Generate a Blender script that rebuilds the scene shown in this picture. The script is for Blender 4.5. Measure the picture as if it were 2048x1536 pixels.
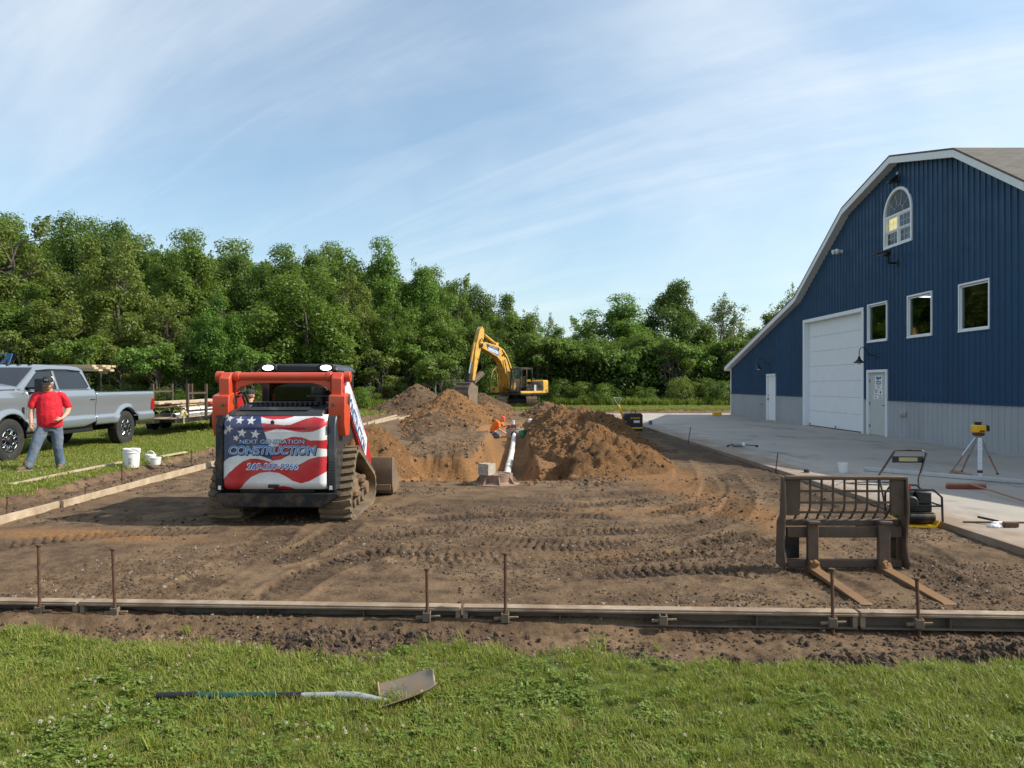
import bpy, bmesh, math, random
import numpy as np
from mathutils import Vector, Matrix, Euler
random.seed(7); R = math.radians
for o in list(bpy.data.objects): bpy.data.objects.remove(o)
S = bpy.context.scene; COL = S.collection
# ---------------------------------------------------------------- camera
H = 1.7; F = 1420.0
cd = bpy.data.cameras.new('camera'); cam = bpy.data.objects.new('camera', cd); COL.objects.link(cam)
cam.location = (0, 0, H); cam.rotation_euler = (R(90), 0, 0)
cd.sensor_width = 36; cd.lens = 36 * F / 2048; cd.clip_start = .05; cd.clip_end = 6000
S.camera = cam
# ---------------------------------------------------------------- sky, sun, exposure
SUN_EL = 40.0; SUN_DIR = Vector((1, -.04, 0)).normalized() * math.cos(R(SUN_EL)) + Vector((0, 0, math.sin(R(SUN_EL))))
W = bpy.data.worlds.new('World'); S.world = W; W.use_nodes = True
nt = W.node_tree; nt.nodes.clear()
def N(t, ty, **kw):
    n = t.nodes.new(ty)
    for k, v in kw.items():
        if k.startswith('i_'):
            n.inputs[k[2:].replace('_', ' ')].default_value = v
        else: setattr(n, k, v)
    return n
def L(t, a, b): t.links.new(a, b)
def MATH(t, op, a, b=None, c=None, clamp=False):
    n = t.nodes.new('ShaderNodeMath'); n.operation = op; n.use_clamp = clamp
    for i, v in enumerate((a, b, c)):
        if v is None: continue
        if isinstance(v, (int, float)): n.inputs[i].default_value = v
        else: t.links.new(v, n.inputs[i])
    return n.outputs[0]
def RAMP(t, f, stops):
    n = t.nodes.new('ShaderNodeValToRGB'); e = n.color_ramp.elements
    while len(e) < len(stops): e.new(.5)
    for q, (p, c) in zip(e, stops):
        q.position = p; q.color = (c, c, c, 1) if isinstance(c, (int, float)) else (*c, 1)
    t.links.new(f, n.inputs[0]); return n.outputs[0]
def MIX(t, f, a, b, mode='MIX'):
    n = t.nodes.new('ShaderNodeMix'); n.data_type = 'RGBA'; n.blend_type = mode
    for s, v in ((n.inputs[0], f), (n.inputs[6], a), (n.inputs[7], b)):
        if isinstance(v, (int, float)): s.default_value = v
        elif isinstance(v, tuple): s.default_value = (*v, 1)
        else: t.links.new(v, s)
    return n.outputs[2]
sky = N(nt, 'ShaderNodeTexSky', sky_type='NISHITA', sun_disc=False)
sky.sun_elevation = R(SUN_EL); sky.sun_rotation = math.atan2(SUN_DIR.x, SUN_DIR.y)
sky.air_density = 1.0; sky.dust_density = 1.6; sky.ozone_density = 1.3
bg = N(nt, 'ShaderNodeBackground'); bg.inputs[1].default_value = .135; L(nt, MIX(nt, 1.0, sky.outputs[0], (.90, 1.06, 1.05), 'MULTIPLY'), bg.inputs[0])
# high thin cirrus, mapped on a flat layer overhead
tc = N(nt, 'ShaderNodeTexCoord'); sp = N(nt, 'ShaderNodeSeparateXYZ'); L(nt, tc.outputs['Generated'], sp.inputs[0])
zz = MATH(nt, 'ADD', MATH(nt, 'MAXIMUM', sp.outputs[2], 0.0), .34)
cx = MATH(nt, 'DIVIDE', sp.outputs[0], zz); cy = MATH(nt, 'DIVIDE', sp.outputs[1], zz)
cb = N(nt, 'ShaderNodeCombineXYZ'); L(nt, cx, cb.inputs[0]); L(nt, cy, cb.inputs[1])
def cloud(rot, sx, sy, scale, det, rough, dist, off):
    m = N(nt, 'ShaderNodeMapping', vector_type='TEXTURE'); m.inputs[1].default_value = off; m.inputs[2].default_value = (0, 0, R(rot)); m.inputs[3].default_value = (sx, sy, 1)
    L(nt, cb.outputs[0], m.inputs[0]); n = N(nt, 'ShaderNodeTexNoise'); L(nt, m.outputs[0], n.inputs[0])
    n.inputs['Scale'].default_value = scale; n.inputs['Detail'].default_value = det; n.inputs['Roughness'].default_value = rough; n.inputs['Distortion'].default_value = dist
    return n.outputs[0]
c1 = RAMP(nt, cloud(-24, 2.6, .75, 1.5, 11, .60, .9, (3.1, 1.7, 0)), [(.40, 0), (.74, 1)])
c2 = RAMP(nt, cloud(20, 1.3, 1, .8, 5, .55, .5, (-1.0, 1.2, 0)), [(.36, 0), (.66, 1)])
c3 = RAMP(nt, cloud(-30, 3.6, .42, 1.7, 12, .60, 1.2, (7.0, .3, 0)), [(.50, 0), (.76, 1)])
veil = MATH(nt, 'ADD', MATH(nt, 'MULTIPLY', c1, MATH(nt, 'ADD', MATH(nt, 'MULTIPLY', c2, .62), .14)), MATH(nt, 'MULTIPLY', c2, .32))
veil = MATH(nt, 'ADD', veil, MATH(nt, 'MULTIPLY', c3, .30))
hz = MATH(nt, 'POWER', MATH(nt, 'SUBTRACT', 1.0, MATH(nt, 'MAXIMUM', sp.outputs[2], 0.0)), 7.0)
veil = MATH(nt, 'ADD', MATH(nt, 'ADD', veil, .10), MATH(nt, 'MULTIPLY', hz, .30), clamp=True)
veil = MATH(nt, 'MULTIPLY', veil, .86)
bc = N(nt, 'ShaderNodeBackground'); bc.inputs[0].default_value = (.76, .82, .87, 1); bc.inputs[1].default_value = .92
mx = N(nt, 'ShaderNodeMixShader'); L(nt, veil, mx.inputs[0]); L(nt, bg.outputs[0], mx.inputs[1]); L(nt, bc.outputs[0], mx.inputs[2])
wo = N(nt, 'ShaderNodeOutputWorld'); L(nt, mx.outputs[0], wo.inputs[0])
sl = bpy.data.lights.new('sun', 'SUN'); sl.energy = 4.5; sl.angle = R(.6); sl.color = (1, .93, .82)
sun = bpy.data.objects.new('sun', sl); COL.objects.link(sun); sun.rotation_euler = SUN_DIR.to_track_quat('Z', 'Y').to_euler(); sun.location = (30, -4, 30)
S.view_settings.view_transform = 'Standard'; S.view_settings.look = 'None'; S.view_settings.exposure = 0.45; S.view_settings.gamma = 1; S.view_settings.use_curve_mapping = False
S.render.engine = 'CYCLES'; S.render.resolution_x = 1024; S.render.resolution_y = 768
S.cycles.max_bounces = 6; S.cycles.transparent_max_bounces = 6; S.cycles.diffuse_bounces = 3
# ---------------------------------------------------------------- helpers
def G(px, py, z=0.0):
    "point of a photo pixel on the level z"
    y = F * (H - z) / (py - 768); return Vector(((px - 1024) / F * y, y, z))
def AT(px, py, y):
    "point of a photo pixel at the distance y"
    return Vector(((px - 1024) / F * y, y, H + (768 - py) / F * y))
class MB:
    def __init__(s): s.v = []; s.f = []
    def add(s, v, f):
        n = len(s.v); s.v += [tuple(p) for p in v]; s.f += [tuple(i + n for i in q) for q in f]; return s
    def box(s, c, d, rot=None, taper=1.0):
        x, y, z = d[0] / 2, d[1] / 2, d[2] / 2; t = taper
        v = [Vector(p) for p in ((-x, -y, -z), (x, -y, -z), (x, y, -z), (-x, y, -z), (-x * t, -y * t, z), (x * t, -y * t, z), (x * t, y * t, z), (-x * t, y * t, z))]
        if rot is not None:
            m = Euler(rot).to_matrix() if not isinstance(rot, Matrix) else rot
            v = [m @ p for p in v]
        c = Vector(c)
        return s.add([p + c for p in v], [(0, 3, 2, 1), (4, 5, 6, 7), (0, 1, 5, 4), (1, 2, 6, 5), (2, 3, 7, 6), (3, 0, 4, 7)])
    def bx(s, x0, x1, y0, y1, z0, z1): return s.box(((x0 + x1) / 2, (y0 + y1) / 2, (z0 + z1) / 2), (abs(x1 - x0), abs(y1 - y0), abs(z1 - z0)))
    def bar(s, a, b, w, h, up=(0, 0, 1), taper=1.0):
        a, b = Vector(a), Vector(b); d = (b - a).normalized(); u = Vector(up)
        x = d.cross(u)
        if x.length < 1e-4: x = d.cross(Vector((0, 1, 0)))
        x.normalize(); z = x.cross(d)
        v = []
        for p, t in ((a, 1), (b, taper)):
            for q, r in ((-1, -1), (1, -1), (1, 1), (-1, 1)): v.append(p + x * q * w / 2 * t + z * r * h / 2 * t)
        return s.add(v, [(3, 2, 1, 0), (4, 5, 6, 7), (0, 1, 5, 4), (1, 2, 6, 5), (2, 3, 7, 6), (3, 0, 4, 7)])
    def tube(s, pts, r, seg=8, cap=True, ell=1.0):
        pts = [Vector(p) for p in pts]; rs = r if isinstance(r, (list, tuple)) else [r] * len(pts)
        n0 = None; v = []
        for i, p in enumerate(pts):
            d = ((pts[min(i + 1, len(pts) - 1)] - pts[max(i - 1, 0)])).normalized()
            if n0 is None:
                n0 = d.cross(Vector((0, 0, 1)))
                if n0.length < 1e-3: n0 = d.cross(Vector((0, 1, 0)))
            n0 = (n0 - d * n0.dot(d)).normalized(); b = d.cross(n0)
            for k in range(seg):
                a = 2 * math.pi * k / seg; v.append(p + (n0 * math.cos(a) + b * math.sin(a) * ell) * rs[i])
        f = []
        for i in range(len(pts) - 1):
            for k in range(seg):
                k2 = (k + 1) % seg; f.append((i * seg + k, i * seg + k2, (i + 1) * seg + k2, (i + 1) * seg + k))
        if cap: f.append(tuple(range(seg))[::-1]); f.append(tuple((len(pts) - 1) * seg + k for k in range(seg)))
        return s.add(v, f)
    def cyl(s, a, b, r, r2=None, seg=16): return s.tube([a, b], [r, r if r2 is None else r2], seg)
    def prism(s, pts, axis, a, b):
        "outline of 2-D points swept along an axis (0,1,2) from a to b"
        def mk(p, t):
            if axis == 0: return (t, p[0], p[1])
            if axis == 1: return (p[0], t, p[1])
            return (p[0], p[1], t)
        n = len(pts); v = [mk(p, a) for p in pts] + [mk(p, b) for p in pts]
        f = [tuple(range(n))[::-1], tuple(range(n, 2 * n))] + [(i, (i + 1) % n, (i + 1) % n + n, i + n) for i in range(n)]
        return s.add(v, f)
    def lathe(s, prof, c=(0, 0, 0), seg=24, axis=2):
        v = []; f = []; n = len(prof); c = Vector(c)
        for k in range(seg):
            a = 2 * math.pi * k / seg
            for r, z in prof:
                p = (r * math.cos(a), r * math.sin(a), z)
                if axis == 0: p = (p[2], p[0], p[1])
                elif axis == 1: p = (p[0], p[2], p[1])
                v.append(c + Vector(p))
        for k in range(seg):
            k2 = (k + 1) % seg
            for i in range(n - 1): f.append((k * n + i, k2 * n + i, k2 * n + i + 1, k * n + i + 1))
        return s.add(v, f)
    def sphere(s, c, r, seg=12, rings=8, sc=(1, 1, 1)):
        prof = [(max(1e-4, math.sin(math.pi * i / rings)) * r, -math.cos(math.pi * i / rings) * r) for i in range(rings + 1)]
        n = len(s.v); s.lathe(prof, (0, 0, 0), seg)
        for i in range(n, len(s.v)): s.v[i] = (s.v[i][0] * sc[0] + c[0], s.v[i][1] * sc[1] + c[1], s.v[i][2] * sc[2] + c[2])
        return s
    def loft(s, rings, cap=True):
        n = len(rings[0]); v = [p for r in rings for p in r]; f = []
        for i in range(len(rings) - 1):
            for k in range(n):
                k2 = (k + 1) % n; f.append((i * n + k, i * n + k2, (i + 1) * n + k2, (i + 1) * n + k))
        if cap: f.append(tuple(range(n))[::-1]); f.append(tuple((len(rings) - 1) * n + k for k in range(n)))
        return s.add(v, f)
    def xf(s, m):
        s.v = [tuple(m @ Vector(p)) for p in s.v]; return s
    def build(s, name, mat, parent=None, bevel=0, smooth=True, world=False, label=None, fixn=True, seg=2):
        me = bpy.data.meshes.new(name); v = s.v
        if world and parent is not None:
            pl = parent.location; v = [(p[0] - pl[0], p[1] - pl[1], p[2] - pl[2]) for p in v]
        me.from_pydata(v, [], s.f)
        if fixn:
            b = bmesh.new(); b.from_mesh(me); bmesh.ops.recalc_face_normals(b, faces=b.faces); b.to_mesh(me); b.free()
        if smooth:
            me.polygons.foreach_set('use_smooth', [True] * len(me.polygons)); me.set_sharp_from_angle(angle=R(38))
        me.materials.append(M[mat] if isinstance(mat, str) else mat); me.update()
        o = bpy.data.objects.new(name, me); COL.objects.link(o)
        if parent is not None: o.parent = parent
        if bevel:
            md = o.modifiers.new('bevel', 'BEVEL'); md.width = bevel; md.segments = seg; md.limit_method = 'ANGLE'; md.angle_limit = R(40); md.harden_normals = False
        if label: o['label'] = label
        return o
def tag(o, label=None, cat=None, group=None, kind=None):
    if label: o['label'] = label
    if cat: o['category'] = cat
    if group: o['group'] = group
    if kind: o['kind'] = kind
    return o
def thing(name, label, cat, loc=(0, 0, 0), rz=0.0, group=None):
    o = bpy.data.objects.new(name, None); COL.objects.link(o); o.location = loc; o.rotation_euler = (0, 0, rz); o.empty_display_size = .2
    return tag(o, label, cat, group)
def copy_tree(o, parent=None):
    c = o.copy(); COL.objects.link(c); c.parent = parent
    for ch in list(o.children): copy_tree(ch, c)
    return c
# ---------------------------------------------------------------- noise for meshes
def _h(ix, iy, seed):
    n = (ix.astype(np.int64) * 374761393 + iy.astype(np.int64) * 668265263 + seed * 974634777) & 0x7fffffff
    n = ((n ^ (n >> 13)) * 1274126177) & 0x7fffffff
    n = n ^ (n >> 16)
    return (n & 0xffff) / 65535.0
def vnoise(x, y, seed=0):
    x0 = np.floor(x); y0 = np.floor(y); fx = x - x0; fy = y - y0
    fx = fx * fx * fx * (fx * (fx * 6 - 15) + 10); fy = fy * fy * fy * (fy * (fy * 6 - 15) + 10)
    a = _h(x0, y0, seed); b = _h(x0 + 1, y0, seed); c = _h(x0, y0 + 1, seed); d = _h(x0 + 1, y0 + 1, seed)
    return (a + (b - a) * fx + (c - a) * fy + (a - b - c + d) * fx * fy) * 2 - 1
def fbm(x, y, oct=4, seed=0, gain=.5, ridged=False):
    t = 0; a = 1.0; s = 0
    for k in range(oct):
        n = vnoise(x * 2 ** k + 17.3 * k, y * 2 ** k - 9.1 * k, seed + k * 7)
        if ridged: n = 1 - 2 * np.abs(n)
        t = t + n * a; s += a; a *= gain
    return t / s
def sstep(a, b, x):
    t = np.clip((x - a) / (b - a), 0, 1); return t * t * (3 - 2 * t)
def grid_mesh(name, X, Y, Z, mat, attrs=None, keep=None):
    "X, Y, Z: 2-D arrays"
    nr, nc = X.shape; me = bpy.data.meshes.new(name)
    co = np.stack([X, Y, Z], -1).reshape(-1, 3).astype(np.float32)
    i = np.arange(nr * nc).reshape(nr, nc)
    q = np.stack([i[:-1, :-1], i[:-1, 1:], i[1:, 1:], i[1:, :-1]], -1).reshape(-1, 4)
    if keep is not None: q = q[keep.reshape(-1)]
    me.vertices.add(len(co)); me.vertices.foreach_set('co', co.ravel())
    me.loops.add(q.size); me.loops.foreach_set('vertex_index', q.ravel().astype(np.int32))
    me.polygons.add(len(q)); me.polygons.foreach_set('loop_start', np.arange(0, q.size, 4, dtype=np.int32))
    me.polygons.foreach_set('use_smooth', np.ones(len(q), bool))
    for k, a in (attrs or {}).items():
        at = me.attributes.new(k, 'FLOAT', 'POINT'); at.data.foreach_set('value', a.ravel().astype(np.float32))
    me.update(calc_edges=True); me.validate()
    me.materials.append(M[mat]); o = bpy.data.objects.new(name, me); COL.objects.link(o); return o
# ---------------------------------------------------------------- materials
M = {}
def pmat(name, rough=.6, metal=0.0, spec=.5, coat=0.0):
    m = bpy.data.materials.new(name); m.use_nodes = True; t = m.node_tree; b = t.nodes['Principled BSDF']
    b.inputs['Roughness'].default_value = rough; b.inputs['Metallic'].default_value = metal
    b.inputs['Specular IOR Level'].default_value = spec; b.inputs['Coat Weight'].default_value = coat
    M[name] = m; return m, t, b
def TN(t, scale, det=4, rough=.55, vec=None, dist=0.0, stretch=None):
    if vec is None:
        c = t.nodes.new('ShaderNodeTexCoord'); vec = c.outputs['Object']
    if stretch:
        mp = t.nodes.new('ShaderNodeMapping'); mp.inputs[3].default_value = stretch; t.links.new(vec, mp.inputs[0]); vec = mp.outputs[0]
    n = t.nodes.new('ShaderNodeTexNoise'); t.links.new(vec, n.inputs[0]); n.inputs['Scale'].default_value = scale
    n.inputs['Detail'].default_value = det; n.inputs['Roughness'].default_value = rough; n.inputs['Distortion'].default_value = dist
    return n.outputs[0]
def BUMP(t, b, h, strength=.3, dist=.01):
    n = t.nodes.new('ShaderNodeBump'); n.inputs['Strength'].default_value = strength; n.inputs['Distance'].default_value = dist
    t.links.new(h, n.inputs['Height']); t.links.new(n.outputs[0], b.inputs['Normal'])
def sc(c, k): return tuple(min(1, x * k) for x in c)
def mat(name, col, rough=.6, metal=0.0, var=.14, scale=6, bump=0.0, bscale=60, bdist=.004, spec=.5, coat=0.0, dirt=None, dscale=3, damt=.5, stretch=None, rvar=.12):
    m, t, b = pmat(name, rough, metal, spec, coat)
    n = TN(t, scale, 5, .6, stretch=stretch)
    c = MIX(t, RAMP(t, n, [(.3, 0), (.7, 1)]), sc(col, 1 - var), sc(col, 1 + var))
    if dirt:
        d = RAMP(t, TN(t, dscale, 7, .68), [(max(0, 1 - damt - .22), 0), (min(1, 1 - damt + .12), 1)])
        c = MIX(t, d, c, dirt)
        rr = MIX(t, d, (rough,) * 3, (.85,) * 3); L(t, rr, b.inputs['Roughness'])
    elif rvar:
        rr = RAMP(t, TN(t, scale * 1.7, 4), [(.3, max(.02, rough - rvar)), (.7, min(1, rough + rvar))]); L(t, rr, b.inputs['Roughness'])
    if name in ('blue_steel', 'grey_steel'):
        oi = t.nodes.new('ShaderNodeObjectInfo'); c = MIX(t, MATH(t, 'MULTIPLY', oi.outputs['Random'], .16), c, sc(col, 1.9))
    L(t, c, b.inputs['Base Color'])
    if bump: BUMP(t, b, TN(t, bscale, 5, .6, stretch=stretch), bump, bdist)
    return m
DUST = (.20, .13, .075)
mat('black_steel', (.016, .016, .017), .45, .4, dirt=DUST, damt=.30, bump=.15)
mat('dark_grey_panel', (.030, .033, .037), .38, 0, dirt=DUST, damt=.22, coat=.2)
mat('rubber', (.016, .016, .016), .8, 0, dirt=(.07, .055, .04), damt=.25, bump=.4, bscale=40)
mat('muddy_rubber', (.045, .038, .032), .9, 0, dirt=(.22, .155, .09), damt=.52, bump=.6, bscale=30, bdist=.008)
mat('orange_paint', (.56, .058, .018), .36, 0, var=.10, coat=.3, dirt=(.26, .10, .055), damt=.30, dscale=6)
mat('yellow_paint', (.60, .33, .040), .48, 0, var=.12, coat=.1, dirt=(.26, .155, .06), damt=.36, dscale=2.2)
mat('bucket_steel', (.17, .135, .10), .55, .35, var=.3, scale=4, dirt=(.25, .16, .09), damt=.4, bump=.3, bscale=25)
mat('worn_steel', (.100, .074, .058), .6, .45, var=.35, scale=9, dirt=(.13, .085, .055), damt=.42, bump=.35, bscale=45)
mat('rust', (.11, .055, .032), .85, .2, var=.4, scale=30, bump=.5, bscale=120, bdist=.002)
mat('rusty_beam', (.14, .052, .022), .9, .1, var=.35, scale=3, bump=.3)
mat('fork_steel', (.17, .112, .068), .6, .5, var=.3, scale=5, dirt=(.24, .13, .06), damt=.5, bump=.2)
mat('chrome', (.62, .63, .65), .18, 1.0, var=.05)
mat('aluminium', (.55, .56, .58), .35, .9, var=.08, dirt=(.35, .30, .24), damt=.25)
mat('silver_paint', (.265, .295, .33), .25, .45, var=.02, coat=.9, scale=2, dirt=(.22, .21, .19), damt=.10, dscale=1.2)
mat('black_plastic', (.012, .012, .013), .5, 0, var=.2)
mat('dark_glass', (.006, .008, .010), .06, 0, var=.05, spec=.6, coat=.3)
mat('red_lens', (.30, .006, .010), .15, 0, var=.05, coat=.6)
mat('white_lens', (.7, .7, .7), .15, 0, var=.05, coat=.5)
mat('white_plastic', (.74, .74, .72), .38, 0, var=.05, dirt=(.42, .37, .30), damt=.24)
mat('white_pvc', (.80, .80, .77), .3, 0, var=.04, dirt=(.34, .25, .17), damt=.27, dscale=5)
mat('cast_iron', (.26, .155, .115), .85, .15, var=.3, scale=12, bump=.45, bscale=60, dirt=(.30, .22, .15), damt=.4)
mat('concrete_block', (.40, .35, .28), .95, 0, var=.22, scale=25, bump=.9, bscale=70, bdist=.006)
mat('manhole_concrete', (.50, .47, .42), .9, 0, var=.16, scale=9, bump=.35, dirt=(.30, .20, .12), damt=.33)
mat('lumber', (.46, .355, .23), .75, 0, var=.22, scale=5, stretch=(.6, 12, 12), bump=.2, bscale=40)
mat('form_wood', (.44, .35, .24), .85, 0, var=.22, scale=4, stretch=(1, 1, 1), dirt=(.24, .16, .10), damt=.36, bump=.3)
mat('form_steel', (.12, .098, .075), .75, .25, var=.25, scale=7, dirt=(.24, .18, .125), damt=.42, bump=.35)
mat('form_crust', (.36, .29, .21), .92, 0, var=.3, scale=7, dirt=(.20, .135, .085), damt=.5, bump=.6, bscale=50)
mat('green_fiberglass', (.010, .060, .046), .35, 0, var=.1)
mat('grey_fiberglass', (.27, .28, .29), .4, 0, var=.1, dirt=(.3, .25, .18), damt=.25)
mat('shovel_steel', (.27, .24, .20), .38, .75, var=.15, dirt=(.30, .20, .12), damt=.42, dscale=7, bump=.2)
mat('skin', (.52, .28, .19), .5, 0, var=.08, bump=.1)
mat('red_cloth', (.56, .008, .022), .85, 0, var=.10, scale=9, bump=.35, bscale=18, bdist=.012)
mat('orange_cloth', (.85, .17, .008), .8, 0, var=.08, bump=.3, bscale=18, bdist=.01)
mat('orange_hat', (.80, .10, .02), .75, 0, var=.08)
mat('denim', (.085, .135, .215), .9, 0, var=.25, scale=6, dirt=(.19, .165, .115), damt=.36, dscale=5, bump=.35, bscale=22, bdist=.01)
mat('black_cloth', (.018, .018, .02), .85, 0, var=.2, bump=.2)
mat('white_mesh', (.72, .71, .70), .8, 0, var=.06)
mat('hair', (.20, .12, .06), .8, 0, var=.35, scale=60, bump=.7, bscale=90)
mat('boot', (.14, .085, .05), .8, 0, var=.2)
mat('boot_sole', (.42, .30, .18), .8, 0, var=.1)
mat('white_paint', (.78, .79, .80), .45, 0, var=.03, scale=3, dirt=(.55, .54, .51), damt=.12)
mat('fascia_white', (.74, .74, .73), .45, 0, var=.04)
mat('soffit_white', (.66, .66, .66), .55, 0, var=.04)
mat('door_grey', (.50, .51, .47), .5, 0, var=.04, dirt=(.38, .36, .30), damt=.15)
mat('blue_steel', (.010, .049, .110), .42, .0, var=.07, scale=1.2, spec=.36, bump=.35, bscale=1.6, bdist=.02)
mat('grey_steel', (.34, .35, .36), .4, 0, var=.05, scale=1.2, spec=.45, bump=.3, bscale=1.6, bdist=.02, dirt=(.25, .22, .19), damt=.16)
mat('interior', (.35, .34, .32), .9, 0, var=.05)
mat('paper', (.80, .80, .78), .7, 0, var=.03)
mat('ink_black', (.015, .015, .018), .7, 0, var=.05)
mat('ink_blue', (.035, .16, .42), .6, 0, var=.05)
mat('yellow_plastic', (.80, .45, .012), .42, 0, var=.05, dirt=(.45, .28, .08), damt=.15)
mat('green_plastic', (.02, .20, .09), .4, 0, var=.05)
mat('broom_wood', (.33, .17, .10), .7, 0, var=.2, dirt=(.4, .2, .13), damt=.4)
mat('bristle_red', (.22, .05, .04), .9, 0, var=.3, scale=40, bump=.8, bscale=200)
mat('strap', (.42, .36, .18), .9, 0, var=.15)
mat('red_paint', (.42, .015, .02), .45, 0, var=.12, dirt=(.25, .12, .08), damt=.25)
mat('blue_paint', (.02, .12, .33), .4, 0, var=.1)
mat('decal_white', (.76, .76, .78), .35, 0, var=.03, coat=.2)
mat('decal_blue', (.085, .21, .46), .35, 0, var=.05, coat=.2)
mat('decal_lightblue', (.33, .50, .72), .35, 0, var=.05, coat=.2)
mat('decal_navy', (.012, .016, .045), .35, 0, var=.05, coat=.2)
mat('orange_soil_clod', (.22, .112, .046), .95, 0, var=.35, scale=14, bump=.9, bscale=40, bdist=.01)
mat('dark_soil_clod', (.060, .042, .029), .95, 0, var=.4, scale=14, bump=.9, bscale=40, bdist=.01)
mat('tan_soil_clod', (.135, .083, .046), .95, 0, var=.4, scale=14, bump=.9, bscale=40, bdist=.01)
mat('pebble', (.20, .165, .13), .85, 0, var=.35, scale=9)
mat('bark', (.10, .082, .064), .95, 0, var=.3, scale=5, stretch=(1, 1, .2), bump=.6, bscale=14, bdist=.03)
mat('pale_bark', (.26, .235, .20), .95, 0, var=.3, scale=5, stretch=(1, 1, .3), bump=.5, bscale=14, bdist=.03)
def emis(name, col, st):
    m, t, b = pmat(name, .3); b.inputs['Base Color'].default_value = (.8, .8, .8, 1); b.inputs['Emission Color'].default_value = (*col, 1); b.inputs['Emission Strength'].default_value = st
emis('lamp_glow', (.93, .97, 1), 5.0); emis('sunlit_interior_glow', (1, .72, .22), 1.1); emis('tube_glow', (.9, .97, 1), 3.0)
def glass(name, tint, rough=.0):
    m, t, b = pmat(name, rough); b.inputs['Base Color'].default_value = (*tint, 1)
    tr = t.nodes.new('ShaderNodeBsdfTransparent'); tr.inputs[0].default_value = (*tint, 1)
    gl = t.nodes.new('ShaderNodeBsdfGlossy'); gl.inputs['Roughness'].default_value = .02
    fr = t.nodes.new('ShaderNodeLayerWeight'); fr.inputs[0].default_value = .5
    mx = t.nodes.new('ShaderNodeMixShader'); fa = MATH(t, 'ADD', MATH(t, 'MULTIPLY', MATH(t, 'POWER', fr.outputs[1], 4.0), .9), .04, clamp=True)
    L(t, fa, mx.inputs[0]); L(t, tr.outputs[0], mx.inputs[1]); L(t, gl.outputs[0], mx.inputs[2])
    L(t, mx.outputs[0], t.nodes['Material Output'].inputs[0])
glass('clear_glass', (.72, .76, .76)); glass('tinted_glass', (.10, .13, .14))
# soil / lawn sheet
def soil_nodes(t, vec):
    n1 = TN(t, .55, 6, .6, vec); n2 = TN(t, 3.5, 8, .68, vec); n3 = TN(t, 26, 6, .7, vec); n4 = TN(t, 140, 3, .6, vec)
    base = MIX(t, RAMP(t, n1, [(.3, 0), (.7, 1)]), (.138, .087, .050), (.235, .155, .088))
    base = MIX(t, RAMP(t, n2, [(.42, 0), (.66, 1)]), base, (.066, .041, .025))
    base = MIX(t, MATH(t, 'MULTIPLY', RAMP(t, n3, [(.5, 0), (.75, 1)]), .5), base, (.24, .165, .10))
    at = t.nodes.new('ShaderNodeAttribute'); at.attribute_name = 'sand'
    s = MATH(t, 'ADD', at.outputs['Fac'], MATH(t, 'MULTIPLY', MATH(t, 'SUBTRACT', n2, .5), 1.1))
    sand = MIX(t, RAMP(t, n3, [(.35, 0), (.68, 1)]), (.170, .084, .032), (.320, .172, .074))
    base = MIX(t, RAMP(t, s, [(.38, 0), (.66, 1)]), base, sand)
    ad = t.nodes.new('ShaderNodeAttribute'); ad.attribute_name = 'damp'
    base = MIX(t, MATH(t, 'MULTIPLY', ad.outputs['Fac'], .85), base, (.040, .029, .022))
    base = MIX(t, MATH(t, 'MULTIPLY', RAMP(t, n4, [(.62, 0), (.74, 1)]), .25), base, (.28, .22, .165))
    return base, n2, n3, n4
m, t, b = pmat('ground', .95, spec=.2)
g = t.nodes.new('ShaderNodeNewGeometry'); vec = g.outputs['Position']
base, n2, n3, n4 = soil_nodes(t, vec)
gn = TN(t, 1.3, 6, .6, vec)
gc = MIX(t, RAMP(t, gn, [(.35, 0), (.68, 1)]), (.075, .115, .020), (.145, .165, .036))
gc = MIX(t, MATH(t, 'MULTIPLY', RAMP(t, TN(t, 60, 4, .7, vec), [(.4, 0), (.7, 1)]), .6), gc, (.030, .050, .012))
ag = t.nodes.new('ShaderNodeAttribute'); ag.attribute_name = 'grass'
gf = RAMP(t, MATH(t, 'ADD', ag.outputs['Fac'], MATH(t, 'MULTIPLY', MATH(t, 'SUBTRACT', n3, .5), .8)), [(.42, 0), (.58, 1)])
L(t, MIX(t, gf, base, gc), b.inputs['Base Color'])
BUMP(t, b, MATH(t, 'ADD', MATH(t, 'MULTIPLY', n3, .7), MATH(t, 'MULTIPLY', n4, .35)), .9, .035)
m, t, b = pmat('heap', .95, spec=.2)
g = t.nodes.new('ShaderNodeNewGeometry'); vec = g.outputs['Position']
base, n2, n3, n4 = soil_nodes(t, vec); L(t, base, b.inputs['Base Color'])
BUMP(t, b, MATH(t, 'ADD', MATH(t, 'MULTIPLY', n3, .8), MATH(t, 'MULTIPLY', n4, .3)), 1.0, .085)
m, t, b = pmat('lawn', .95, spec=.2)
g = t.nodes.new('ShaderNodeNewGeometry'); vec = g.outputs['Position']
gn = TN(t, .5, 6, .6, vec)
gc = MIX(t, RAMP(t, gn, [(.35, 0), (.68, 1)]), (.070, .110, .022), (.135, .150, .035))
gc = MIX(t, MATH(t, 'MULTIPLY', RAMP(t, TN(t, 9, 5, .7, vec), [(.4, 0), (.7, 1)]), .5), gc, (.035, .060, .014))
L(t, gc, b.inputs['Base Color']); BUMP(t, b, TN(t, 18, 4, .7, vec), .8, .06)
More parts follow.
